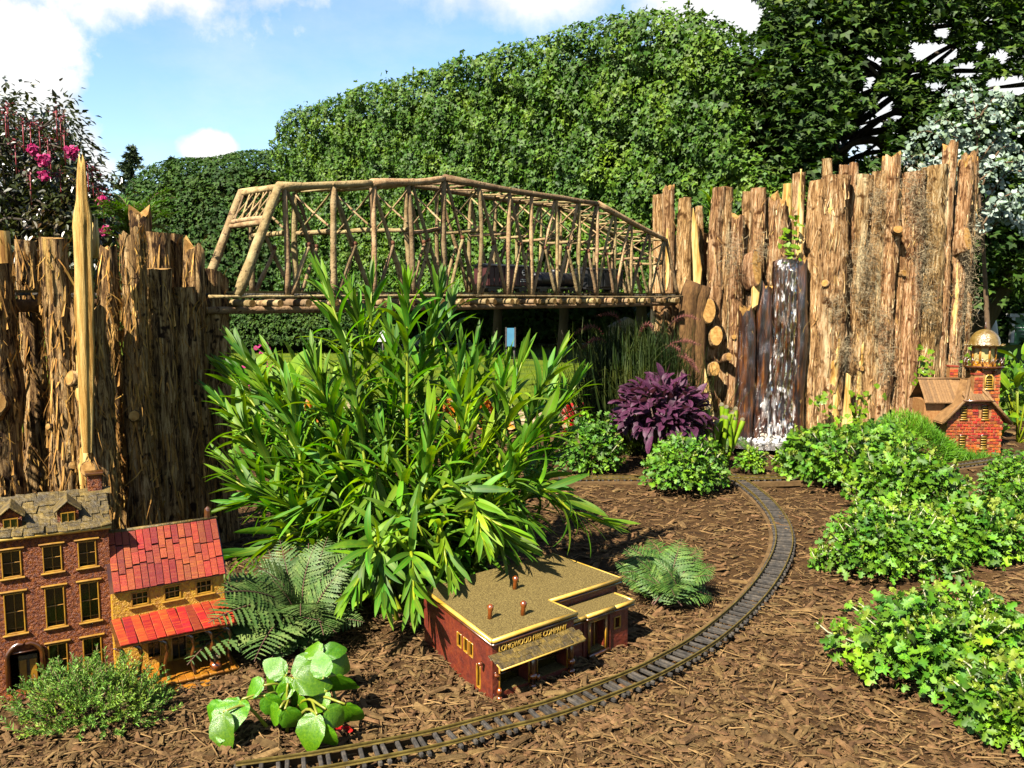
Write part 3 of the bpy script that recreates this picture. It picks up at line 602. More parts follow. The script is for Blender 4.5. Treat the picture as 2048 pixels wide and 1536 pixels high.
def topz(t): return float(np.interp(t, ct, cz))
nodes = [(.5*(btz(a, y)[0]+btz(b, 586)[0])) for a, y, b in VT]
t_left = btz(475, 588)[0]; t_right = btz(1356, 584)[0]
for w in (0.0, BW):
    for k in range(4): stick('top_chord', bpt(ct[k]-.004, cz[k], w), bpt(ct[k+1]+.004, cz[k+1], w), .0135 if w == 0 else .012, .006)
    stick('end_post', bpt(t_left, ZB-.005, w), bpt(ct[0], cz[0]+.004, w), .0155, .006)
    stick('end_post', bpt(t_right, ZB-.005, w), bpt(ct[-1], cz[-1]+.004, w), .010, .006)
    for k, t in enumerate(nodes):
        fat = .0118 if k in (1, 4) else .0095
        stick('post', bpt(t+rng.normal(0, .004), ZB-.005, w), bpt(t+rng.normal(0, .005), topz(t)-.008, w), fat*(1 if k < 8 else .9), .007)
    for k in range(len(nodes)-1):
        a, b = nodes[k], nodes[k+1]; za, zb = topz(a)-.012, topz(b)-.012
        if k < 7: top, bot, sub = (a+.008, za), (b-.010, ZB), (a+.010, ZB)
        else: top, bot, sub = (b-.006, zb), (a+.008, ZB), (b-.008, ZB)
        stick('diagonal', bpt(*bot, w+.004), bpt(*top, w+.004), .0075, .008)
        m = .5*(np.array(top)+np.array(bot)) + rng.normal(0, .004, 2)
        stick('strut', bpt(*sub, w-.003), bpt(m[0], m[1]-.006, w-.003), .0072, .005)
        mb = MB(); q = bpt(m[0], m[1], w); mb.tube([q-BD*.006, q, q+BD*.006], [.0078, .0090, .0078], 8); mb.build('wire_binding', MAT['wire'], bridge, True, world=True)
    stick('bottom_chord', bpt(t_left-.09, ZB-.007, w-.012), bpt(nodes[5], ZB-.004, w-.012), .0052, .006, 16)
    stick('bottom_chord', bpt(nodes[5]-.03, ZB-.005, w-.012), bpt(t_right+.05, ZB-.006, w-.012), .0048, .005, 16)
for k, t in enumerate(nodes):           # sway frames, top bracing
    zt = topz(t)-.012; zm = ZB + (zt-ZB)*.60
    stick('sway_strut', bpt(t, zm, 0), bpt(t, zm+rng.normal(0, .004), BW), .0085 if k < 6 else .007, .005)
    stick('sway_brace', bpt(t, zm+.004, 0), bpt(t, zt, BW), .0038, .003); stick('sway_brace', bpt(t+.008, zt, 0), bpt(t+.008, zm+.004, BW), .0038, .003)
    stick('top_strut', bpt(t, zt+.012, -.01), bpt(t, zt+.012, BW+.01), .0055, .003)
    if k < len(nodes)-1:
        b = nodes[k+1]; stick('top_brace', bpt(t, topz(t)+.002, .004), bpt(b, topz(b)+.002, BW-.004), .0042, .003); stick('top_brace', bpt(b, topz(b)-.006, .004), bpt(t, topz(t)-.006, BW-.004), .0042, .003)
def lerp(a, b, u): return np.array(a)*(1-u)+np.array(b)*u
pa, pb_ = bpt(t_left, ZB), bpt(ct[0], cz[0]); qa, qb = bpt(t_left, ZB, BW), bpt(ct[0], cz[0], BW)      # portal lattice between the end posts
for u, r in ((.99, .0105), (.66, .0095), (.70, .0080)): stick('portal_beam', lerp(pa, pb_, u), lerp(qa, qb, u), r, .003)
for v in np.linspace(.12, .88, 5):
    stick('portal_lattice', lerp(lerp(pa, pb_, .70), lerp(qa, qb, .70), v), lerp(lerp(pa, pb_, .98), lerp(qa, qb, .98), min(1, v+.05)), .0035, .003)
    stick('portal_lattice', lerp(lerp(pa, pb_, .70), lerp(qa, qb, .70), min(1, v+.12)), lerp(lerp(pa, pb_, .98), lerp(qa, qb, .98), max(0, v-.25)), .0035, .003)
# cross logs under the deck with sawn ends
tt = t_left+.02; 
while tt < t_right+.02:
    for dt in ((0, .030) if tt > .35 else (0,)):
        r = rng.uniform(.0105, .0135); a, b = bpt(tt+dt, ZB-.026, -.030-rng.random()*.012), bpt(tt+dt+rng.normal(0, .004), ZB-.026, BW+.03)
        o = stick('cross_log', a, b, r, .003, 5); e = unit(a-b); A = unit(np.cross(e, [0, 0, 1.])); Bv = np.cross(A, e); aa = np.linspace(0, 6.283, 10, endpoint=False)
        mb = MB(); c0 = a+e*.0012; mb.add(np.vstack([[c0], c0+r*.93*(np.cos(aa)[:, None]*A+np.sin(aa)[:, None]*Bv)]), [[0, 1+i, 1+(i+1) % 10] for i in range(10)]); mb.build('sawn_face', MAT['cutend'], o, False, world=True)
    tt += .092 if tt < .35 else .125
for w in (.06, BW-.06): stick('stringer', bpt(t_left-.10, ZB-.044, w), bpt(t_right+.08, ZB-.044, w), .012, .004, 10)
track('railway_track', 'dark model railway track laid across the twig bridge deck', [bpt(t_, ZB-.012, BW/2) for t_ in (-1.25, -.6, 0, .8, 1.6, 2.5)], .02)
mb = MB(); mb.tube([bpt(-1.3, ZB-.028, BW/2-.03), bpt(t_left-.05, ZB-.028, BW/2-.03)], .016, 10); tag(mb.build('support_beam', MAT['smoothlog']), 'long log beam carrying the track behind the left logs', 'beam')

# ------------------------------------------------------------------ freight train on the bridge
MAT['car_black'] = pmat('black_car_paint', [(.010, .010, .011), (.022, .020, .020)], 40, rough=.45, spec=.4)
MAT['car_red'] = pmat('dark_red_car_paint', [(.045, .010, .009), (.075, .016, .014)], 40, rough=.5, spec=.4)
MAT['white_paint'] = pmat('white_paint', [(.72, .72, .70), (.80, .80, .78)], 30, rough=.5)
MAT['red_paint'] = pmat('red_paint', [(.50, .02, .03), (.60, .03, .04)], 30, rough=.5)
MAT['steel'] = pmat('dark_steel', [(.05, .045, .04), (.10, .09, .08)], 60, rough=.5, metal=.6)
def car(t0, ln, label, body, tank=False):
    c = bpt(t0+ln/2, ZB+.0035, BW/2); t = thing('freight_car', label, 'train car', tuple(c), math.atan2(BD[1], BD[0]), 'train on the twig bridge')
    mb = MB(); mb.box((0, 0, .024), (ln-.012, .060, .008), ch=.001)
    for s_ in (-1, 1): mb.box((s_*(ln/2-.004), 0, .022), (.018, .010, .008))
    mb.build('underframe', MAT['car_black'], t, False)
    for s_ in (-1, 1):
        mb = MB(); mb.box((s_*ln*.32, .024, .016), (.046, .005, .011), ch=.001); mb.box((s_*ln*.32, -.024, .016), (.046, .005, .011), ch=.001); mb.box((s_*ln*.32, 0, .018), (.012, .05, .006)); tr = mb.build('truck', MAT['car_black'], t, False)
        for xx in (-.014, .014):
            for yy in (-.0225, .0225):
                mb = MB(); a = np.linspace(0, 6.283, 16, endpoint=False); P = [(s_*ln*.32+xx, yy-.003, .0085+.004), (s_*ln*.32+xx, yy+.003, .0085+.004)]; mb.tube(P, .0085, 16); mb.build('wheel', MAT['steel'], tr, False)
    if tank:
        mb = MB(); x = np.array([-.5, -.485, -.45, .45, .485, .5])*(ln-.03); mb.tube(np.stack([x, 0*x, 0*x+.058], 1), np.array([.012, .024, .029, .029, .024, .012]), 20); mb.tube([(0, 0, .08), (0, 0, .096), (0, 0, .10)], [.014, .014, .010], 12); b = mb.build('tank', MAT['car_black'], t)
        for xx in np.linspace(-.35, .35, 4)*ln:
            mb = MB(); mb.tube([(xx-.002, 0, .058), (xx+.002, 0, .058)], .0302, 20); mb.build('band', MAT['steel'], t)
    else:
        mb = MB(); mb.box((0, 0, .066), (ln-.02, .072, .074), ch=.002)
        for xx in np.linspace(-.46, .46, 9)*(ln-.02): mb.box((xx, -.0365, .066), (.003, .003, .070)); mb.box((xx, .0365, .066), (.003, .003, .070))
        mb.build('car_body', MAT[body], t, False)
        mb = MB(); mb.prism([(-.041, .1035), (.041, .1035), (.041, .106), (0, .114), (-.041, .106)], -(ln-.014)/2, (ln-.014)/2); o = mb.build('roof', MAT['car_black'], t, False); o.rotation_euler = (0, 0, math.pi/2)
        mb = MB(); mb.box((.01, -.0385, .062), (.05, .003, .060), ch=.001); mb.build('sliding_door', MAT[body], t, False)
    return t
c1 = car(.90, .27, 'dark red boxcar with a white round emblem on the twig bridge', 'car_red')
mb = MB(); a = np.linspace(0, 6.283, 24, endpoint=False); V = np.vstack([np.stack([.0115*np.cos(a), 0*a, .0115*np.sin(a)], 1), np.stack([.0075*np.cos(a), 0*a, .0075*np.sin(a)], 1)])+[.075, -.0375-.0022, .082]
mb.add(V, [[i, (i+1) % 24, 24+(i+1) % 24, 24+i] for i in range(24)]); mb.box((.075, -.0392, .082), (.012, .001, .003)); mb.build('emblem', MAT['white_paint'], c1, False)
mb = MB(); [mb.box((.075+dx, -.0392, .055-dz), (.006, .001, .003)) for dx in (-.016, -.008, 0, .008, .016) for dz in (0, .007)]; mb.build('lettering', MAT['white_paint'], c1, False)
car(1.19, .30, 'black tank car following the red boxcar on the bridge', 'car_black', True)
c3 = car(1.51, .28, 'black boxcar with a red panel near the far bridge end', 'car_black')
mb = MB(); mb.box((.07, -.0390, .066), (.018, .002, .030)); mb.build('red_panel', MAT['red_paint'], c3, False)

# ------------------------------------------------------------------ waterfall
def water_mat():
    m = bpy.data.materials.new('falling_water'); m.use_nodes = True; nt = m.node_tree; nt.nodes.clear(); N = nt.nodes.new; L = nt.links.new
    out = N('ShaderNodeOutputMaterial'); tr = N('ShaderNodeBsdfTransparent'); gl = N('ShaderNodeBsdfGlossy'); df = N('ShaderNodeBsdfDiffuse')
    tr.inputs[0].default_value = (.88, .80, .70, 1); gl.inputs['Roughness'].default_value = .08; gl.inputs[0].default_value = (.9, .84, .78, 1); df.inputs[0].default_value = (.40, .39, .38, 1)
    tc = N('ShaderNodeTexCoord')
    def noi(sc, st, off=0):
        mp = N('ShaderNodeMapping'); mp.inputs['Scale'].default_value = st; mp.inputs['Location'].default_value = (off, off, off); L(tc.outputs['Object'], mp.inputs[0]); n = N('ShaderNodeTexNoise'); n.inputs['Scale'].default_value = sc; n.inputs['Detail'].default_value = 5
        L(mp.outputs[0], n.inputs[0]); return n.outputs['Fac']
    def mr(s_, a, b): r = N('ShaderNodeMapRange'); L(s_, r.inputs[0]); r.inputs[1].default_value = a; r.inputs[2].default_value = b; return r.outputs[0]
    bp = N('ShaderNodeBump'); bp.inputs['Strength'].default_value = 1.0; bp.inputs['Distance'].default_value = .012; L(noi(30, (1, 1, .3), 3), bp.inputs['Height']); L(bp.outputs[0], gl.inputs['Normal'])
    fr = N('ShaderNodeFresnel'); fr.inputs['IOR'].default_value = 1.36; L(bp.outputs[0], fr.inputs['Normal'])
    ad = N('ShaderNodeMath'); ad.operation = 'ADD'; L(fr.outputs[0], ad.inputs[0]); ad.inputs[1].default_value = .0
    m1 = N('ShaderNodeMixShader'); L(ad.outputs[0], m1.inputs[0]); L(tr.outputs[0], m1.inputs[1]); L(gl.outputs[0], m1.inputs[2])
    # white streaks: foam, with sparkle painted into the colour; denser lower down
    sp = N('ShaderNodeSeparateXYZ'); L(tc.outputs['UV'], sp.inputs[0]); low = mr(sp.outputs[1], .30, .0)
    s1 = mr(noi(30, (1.5, 1, .45), 0), .585, .68)
    s2 = mr(noi(26, (1.3, 1, .30), 4), .50, .62); mm = N('ShaderNodeMath'); mm.operation = 'MULTIPLY'; L(s2, mm.inputs[0]); L(low, mm.inputs[1])
    mx = N('ShaderNodeMath'); mx.operation = 'MAXIMUM'; L(s1, mx.inputs[0]); L(mm.outputs[0], mx.inputs[1])
    k = N('ShaderNodeMath'); k.operation = 'MULTIPLY'; L(mx.outputs[0], k.inputs[0]); k.inputs[1].default_value = .72
    m2 = N('ShaderNodeMixShader'); L(k.outputs[0], m2.inputs[0]); L(m1.outputs[0], m2.inputs[1]); L(df.outputs[0], m2.inputs[2]); L(m2.outputs[0], out.inputs[0]); return m
MAT['water'] = water_mat()
MAT['foam'] = pmat('foam', [(.92, .93, .92), (1.0, 1.0, 1.0)], 60, rough=.5, transl=.3, tcol=(1, 1, 1))
MAT['pool'] = pmat('pool_water', [(.040, .028, .014), (.07, .05, .025)], 12, rough=.06, spec=.6, bump=.35, bscale=28, coat=.6)
wc = at(1565, 700, 3.93)
def wet_log(label, pix, d, w, seed):
    P = np.array([at(x, y, d) for x, y in pix]); t = thing('wet_log', label, 'log', (P[-1][0], d, 0), group='wet logs behind the waterfall')
    mb = MB(); mb.tube(spline(P[::-1], 26), w*pxm(d), 22, True, jit=.05); mb.build('bark', MAT['wet'], t, True, world=True)
for i, (x0, x1, ty, d, lab, st) in enumerate([(1540, 1598, 522, 4.03, 'wet dark log under the middle of the falling water', 'flat'), (1592, 1618, 520, 3.99, 'wet orange log on the right bank of the waterfall', 'jag'), (1512, 1548, 560, 4.00, 'wet reddish log on the left bank of the waterfall', 'jag'), (1476, 1514, 620, 3.99, 'dark damp log left of the waterfall foot', 'jag')]):
    c = at((x0+x1)/2, ty, d); make_log('wet_log', lab, c[0], d, (x1-x0)/2*pxm(d), c[2], mat='wet', fib='fibre2', top=st, seed=900+i, nshag=20, taper=.72, group='wet logs behind the waterfall')
def waterfall():
    t = thing('waterfall', 'thin sheet of falling water between wet cedar logs', 'waterfall', (wc[0], 3.9, 0)); org = np.array(t.location)
    rows = [(513, 1574, 16, 4.02), (520, 1575, 21, 3.97), (540, 1575, 23, 3.94), (580, 1572, 23, 3.935), (640, 1570, 22, 3.93), (700, 1568, 23, 3.93), (750, 1563, 26, 3.925), (800, 1557, 31, 3.92), (840, 1552, 37, 3.90), (872, 1548, 43, 3.88)]
    rr = np.array(rows, float); n = 60; u = np.linspace(0, len(rows)-1, n); R4 = np.stack([np.interp(u, np.arange(len(rows)), rr[:, i]) for i in range(4)], 1)
    m = 26; V = []; uv = []
    for k, (py, cx, hw, d) in enumerate(R4):
        for j in range(m):
            s_ = j/(m-1)*2-1; ed = 1+.10*math.sin(k*.55+j)*(.4 if abs(s_) < .95 else 1); p = at(cx+s_*hw*ed, py, d + .022*s_*s_); p = p + np.array([0, -1, 0])*(.006*math.sin(j*1.3+k*.35)+.004*math.sin(j*2.7-k*.8)+.003*rng.normal())
            V.append(p-org); uv.append((j/(m-1), 1-k/(n-1)))
    mb = MB(); mb.grid(V, m, n, uv); mb.build('water_sheet', MAT['water'], t)
    mb = MB(); P = []
    for _ in range(420):
        s_ = rng.normal(0, .6); h = abs(rng.normal(0, .5)); P.append(gr(1540+s_*78, 881+rng.normal(0, 6), .0)+np.array([0, 0, .006+h*.022*math.exp(-s_*s_)]))
    ico = []
    a = np.linspace(0, 6.283, 6, endpoint=False); V = np.vstack([[0, 0, 1], np.stack([np.cos(a)*.8, np.sin(a)*.8, 0*a+.35], 1), np.stack([np.cos(a+.5)*.8, np.sin(a+.5)*.8, 0*a-.35], 1), [0, 0, -1]])
    F = [np.array([[0, 1+i, 1+(i+1) % 6] for i in range(6)]+[[1+i, 7+i, 1+(i+1) % 6] for i in range(6)]+[[1+(i+1) % 6, 7+i, 7+(i+1) % 6] for i in range(6)]+[[13, 7+(i+1) % 6, 7+i] for i in range(6)])]
    P = np.array(P); sc = rng.uniform(.004, .016, len(P))
    mb.inst((V, F, np.zeros((14, 2))), P-org, frames(rdir(len(P)), rdir(len(P))), np.stack([sc*1.6, sc, sc*.55], 1))
    D = np.array([gr(1548+rng.normal(0, 26), 872, 0)+[0, -.02*rng.random(), abs(rng.normal(0, .06))] for _ in range(170)]); sd = rng.uniform(.0008, .0028, len(D))
    mb.inst((V, F, np.zeros((14, 2))), D-org, frames(rdir(len(D)), rdir(len(D))), sd)
    mb.build('splash_foam', MAT['foam'], t, True, kind='stuff')
waterfall()
pool = MB(); c = gr(1545, 893, .0); a = np.linspace(0, 6.283, 40, endpoint=False); rad = 1+.08*np.sin(3*a)+.05*np.sin(5*a+1)
pool.add(np.vstack([[c[0], c[1], .016], np.stack([c[0]+.30*rad*np.cos(a), c[1]+.19*rad*np.sin(a), 0*a+.016], 1)]), [[0, 1+i, 1+(i+1) % 40] for i in range(40)])
struct('pool_water', pool, MAT['pool'])

# ------------------------------------------------------------------ model buildings
MAT['granule'] = pmat('red_granule_wall', [((.070, .016, .000), .34), ((.19, .055, .002), .48), ((.36, .125, .010), .64)], 160, detail=6, rough=.42, bump=1.0, bscale=230, spec=.22, coat=.0, bdist=.006, speck=((.42, .20, .08), 330, .68, .74))  # speck: glossy glints of the granules painted in as tan dots
MAT['stonewall'] = pmat('brown_red_render', [(.10, .018, .006), (.16, .031, .010), (.22, .05, .017)], 60, detail=8, rough=.5, bump=.7, bscale=120, spec=.5, coat=.3, bdist=.004)
MAT['yellow'] = pmat('yellow_granule_wall', [(.42, .20, .02), (.62, .34, .04), (.74, .47, .08)], 130, rough=.5, bump=1.0, bscale=260, spec=.4, bdist=.004)
MAT['redtile'] = pmat('red_roof_tile', [((.20, .022, .009), .32), ((.31, .048, .016), .5), ((.42, .12, .03), .68)], 26, (1, 1, 1), rough=.6, objrand=.36, hue=.012, spec=.25, coat=.0, bump=.3, bscale=90)
MAT['shingle'] = pmat('mossy_bark_shingle', [(.045, .030, .010), (.11, .075, .022), (.19, .13, .04)], 70, rough=.6, objrand=.4, spec=.4, bump=.5, bscale=120)
MAT['twig'] = pmat('golden_twig_trim', [(.30, .15, .035), (.50, .29, .08)], 60, rough=.5, spec=.4, coat=.2)
MAT['trim'] = pmat('cream_cane_trim', [(.58, .36, .11), (.74, .52, .20)], 30, rough=.45, spec=.4, coat=.2)
MAT['darktwig'] = pmat('dark_glossy_twig', [(.05, .018, .008), (.14, .055, .02)], 60, rough=.3, spec=.5, coat=.5)
MAT['glass'] = pmat('dark_amber_glass', [(.030, .022, .006), (.06, .045, .012)], 30, rough=.12, spec=.6)
MAT['lampglass'] = pmat('pale_amber_glass', [(.42, .34, .16), (.60, .52, .30)], 20, rough=.15, spec=.6)
MAT['gravel'] = pmat('fine_gravel_roof', [((.07, .05, .018), .36), ((.17, .125, .05), .5), ((.32, .25, .115), .66)], 420, detail=3, rough=.9, bump=.7, bscale=420, spec=.2, bdist=.003)
MAT['brickm'] = pmat('orange_brick', [(.22, .036, .010), (.38, .080, .018), (.52, .17, .034)], 40, rough=.5, objrand=.42, hue=.016, spec=.45, coat=.2, bump=.4, bscale=150)
MAT['mortar'] = pmat('pale_mortar', [(.28, .13, .06), (.44, .26, .13)], 90, rough=.6)
MAT['reed'] = pmat('reed_roof', [(.17, .095, .045), (.30, .18, .09)], 40, (1, 1, 1), rough=.7, objrand=.28, bump=.4, bscale=120)
MAT['deckw'] = pmat('orange_bark_deck', [(.30, .12, .02), (.50, .25, .05)], 40, rough=.5, spec=.4, objrand=.2)
MAT['acorn'] = pmat('glossy_acorn', [(.16, .045, .012), (.30, .10, .03)], 40, rough=.25, spec=.6, coat=.5)
def wall_open(mb, x0, x1, z0, z1, ops, y0=0.0, depth=.010):
    xs = sorted({x0, x1, *[o[0] for o in ops], *[o[1] for o in ops]}); zs = sorted({z0, z1, *[o[2] for o in ops], *[o[3] for o in ops]})
    for i in range(len(xs)-1):
        for j in range(len(zs)-1):
            cx, cz = (xs[i]+xs[i+1])/2, (zs[j]+zs[j+1])/2
            if any(o[0] < cx < o[1] and o[2] < cz < o[3] for o in ops): continue
            mb.add([[xs[i], y0, zs[j]], [xs[i+1], y0, zs[j]], [xs[i+1], y0, zs[j+1]], [xs[i], y0, zs[j+1]]], [[0, 1, 2, 3]])
    for a, b, c, d in ops:
        y1 = y0+depth
        mb.add([[a, y0, c], [b, y0, c], [b, y0, d], [a, y0, d], [a, y1, c], [b, y1, c], [b, y1, d], [a, y1, d]], [[0, 4, 5, 1], [1, 5, 6, 2], [2, 6, 7, 3], [3, 7, 4, 0]])
def window(par, a, b, c, d, y0, depth=.010, cols=2, rows=2, frame=.0022, mat='twig', lintel=True, sill=True, flip=None):
    # flip: 3x3 rotation + offset for side walls
    def fin(mb, nm, m, p):
        if flip is not None:
            for i in range(len(mb.V)): mb.V[i] = mb.V[i] @ flip[0].T + flip[1]
        return mb.build(nm, MAT[m], p, False)
    mb = MB(); mb.add([[a, y0+depth-.001, c], [b, y0+depth-.001, c], [b, y0+depth-.001, d], [a, y0+depth-.001, d]], [[0, 1, 2, 3]])
    w = fin(mb, 'window', 'glass', par)
    mb = MB(); f = frame
    for (x_, z_, sx, sz) in ((a+f/2, (c+d)/2, f, d-c), (b-f/2, (c+d)/2, f, d-c), ((a+b)/2, d-f/2, b-a-2*f, f), ((a+b)/2, c+f/2, b-a-2*f, f)): mb.box((x_, y0+.0005, z_), (sx, .004, sz), ch=.0006)
    fin(mb, 'frame', mat, w)
    for k in range(1, cols):
        mb = MB(); x_ = a+(b-a)*k/cols; mb.tube([(x_, y0+depth-.004, c), (x_, y0+depth-.0035, d)], f*.36, 6); fin(mb, 'mullion', mat, w)
    for k in range(1, rows):
        mb = MB(); z_ = c+(d-c)*k/rows; mb.tube([(a, y0+depth-.005, z_), (b, y0+depth-.005, z_+.0006)], f*.36, 6); fin(mb, 'mullion', mat, w)
    if lintel: mb = MB(); mb.tube([(a-.005, y0-.001, d+.003), ((a+b)/2, y0-.002, d+.0034), (b+.005, y0-.001, d+.003)], .0021, 7); fin(mb, 'lintel', mat, w)
    if sill: mb = MB(); mb.tube([(a-.004, y0-.002, c-.002), (b+.004, y0-.002, c-.0015)], .0021, 7); fin(mb, 'sill', mat, w)
    return w
def vp_rot(vx): a = math.atan((vx-1024)/FPX); return math.pi/2 - a

# --- tall brick townhouse
def townhouse():
    o = gr(232, 1352); h = thing('brick_townhouse', 'tall glossy red brown townhouse with dormers and mossy roof', 'model house', (o[0], o[1], 0), vp_rot(4000))
    D = .17; W = -.305; EZ = .283; cols_ = (-.278, -.216, -.153, -.091, -.036); ops = []
    for i, u in enumerate(cols_):
        ops += [(u-.015, u+.015, .214, .262), (u-.0155, u+.0155, .113, .186)]
        if i != 2: ops.append((u-.0155, u+.0155, .014, .082))
    ops.append((-.165, -.119, .0, .078))
    mb = MB(); wall_open(mb, W, 0, -.02, EZ, ops, 0, .012)
    gz = EZ+.052
    mb.add([[0, 0, -.02], [0, D, -.02], [0, D, EZ], [0, D/2, gz], [0, 0, EZ]], [[0, 1, 2, 3, 4]]); mb.add([[W, 0, -.02], [W, D, -.02], [W, D, EZ], [W, D/2, gz], [W, 0, EZ]], [[4, 3, 2, 1, 0]])
    mb.add([[W, D, -.02], [0, D, -.02], [0, D, EZ], [W, D, EZ]], [[1, 0, 3, 2]]); mb.build('wall', MAT['granule'], h, False)
    for (a, b, c, d) in ops[:-1]: window(h, a, b, c, d, 0, .012)
    a, b, c, d = ops[-1]
    mb = MB(); mb.box(((a+b)/2+.004, .010, .034), (.030, .004, .068), ch=.001); dr = mb.build('door', MAT['shingle'], h, False)
    for xx in (-.008, .008): mb = MB(); mb.box(((a+b)/2+.004+xx, .0072, .036), (.011, .002, .048), ch=.001); mb.build('panel', MAT['twig'], dr, False)
    mb = MB(); mb.tube([((a+b)/2-.008, .004, .034), ((a+b)/2-.008, .007, .034)], .0018, 8); mb.build('knob', MAT['acorn'], dr)
    mb = MB(); aa = np.linspace(0, math.pi, 14); P = np.vstack([[(b+.004, -.005, .0)], np.stack([(a+b)/2+(.027)*np.cos(aa), 0*aa-.005, .070+.026*np.sin(aa)], 1), [(a-.004, -.005, .0)]]); mb.tube(P, .0042, 9, jit=.08); mb.build('door_arch', MAT['darktwig'], h)
    mb = MB(); mb.box(((a+b)/2, .012, .084), (.048, .004, .020)); mb.build('fanlight', MAT['glass'], h, False)
    mb = MB(); mb.tube([(a+.002, -.004, .079), (b-.002, -.004, .079)], .0016, 6); mb.build('transom', MAT['darktwig'], h)
    mb = MB(); mb.box(((a+b)/2-.004, -.012, .006), (.062, .024, .012), ch=.002); mb.build('doorstep', MAT['granule'], h, False)
    for xx in (a-.006, b+.006):
        mb = MB(); mb.tube([(xx, -.005, .06), (xx, -.008, .066), (xx, -.005, .071)], [.003, .005, .003], 8); mb.build('lantern', MAT['acorn'], h)
    mb = MB(); mb.tube([(W-.004, -.004, EZ), (-.15, -.005, EZ+.0008), (.004, -.004, EZ)], .0034, 8); mb.build('eave_trim', MAT['trim'], h)
    sl = math.atan2(gz-EZ, D/2)
    rf = MB(); rf.add([[W-.004, -.006, EZ+.001], [.004, -.006, EZ+.001], [.004, D/2, gz+.004], [W-.004, D/2, gz+.004]], [[0, 1, 2, 3]]); rf.add([[W-.004, D+.006, EZ+.001], [.004, D+.006, EZ+.001], [.004, D/2, gz+.004], [W-.004, D/2, gz+.004]], [[3, 2, 1, 0]])
    rf.add([[.004, -.006, EZ+.001], [.004, D+.006, EZ+.001], [.004, D/2, gz+.004]], [[0, 1, 2]]); roof = rf.build('roof', MAT['shingle'], h, False)
    sm = MB(); sm.box((0, 0, 0), (.019, .022, .0032), ch=.0008); sme = sm.mesh('shingle', MAT['shingle'], False)
    for r_ in range(6):
        for k in range(18):
            u = (r_+.5)/6; x_ = W+.008+k*.0172+(r_ % 2)*.006+rng.normal(0, .0015)
            if x_ > .002: continue
            part('shingle', sme, roof, rotx(sl-.10+rng.normal(0, .05)) @ rotz(rng.normal(0, .12)), (x_, -.006+u*(D/2+.006), EZ+.004+u*(gz-EZ)+rng.normal(0, .0008)), (rng.uniform(.85, 1.1), 1, rng.uniform(.8, 1.5)))
    for u in (-.237, -.151, -.063):             # dormers
        mb = MB(); y0 = .014; z0 = EZ+.006; mb.prism([(u-.017, z0), (u+.017, z0), (u+.017, z0+.028), (u, z0+.043), (u-.017, z0+.028)], y0, .075); d = mb.build('dormer', MAT['granule'], h, False)
        mb = MB(); mb.box((u, y0-.001, z0+.016), (.020, .002, .020)); mb.build('pane', MAT['glass'], d, False)
        mb = MB()
        for dx in (-.0105, .0, .0105): mb.box((u+dx, y0-.003, z0+.016), (.0014, .003, .022))
        for dz in (.006, .026): mb.box((u, y0-.003, z0+dz), (.0235, .0032, .0014))
        mb.build('frame', MAT['twig'], d, False)
        for s_ in (-1, 1):
            mb = MB(); mb.box((u+s_*.0105, y0+.026, z0+.0385), (.030, .066, .003), roty(s_*.70), ch=.001); mb.build('dormer_roof', MAT['shingle'], d, False)
    mb = MB(); mb.box((-.015, D/2+.002, gz+.008), (.024, .022, .046), ch=.001); ch = mb.build('chimney', MAT['granule'], h, False)
    mb = MB(); mb.box((-.015, D/2+.002, gz+.033), (.031, .029, .005), ch=.001); mb.build('chimney_cap', MAT['darktwig'], ch, False)
townhouse()

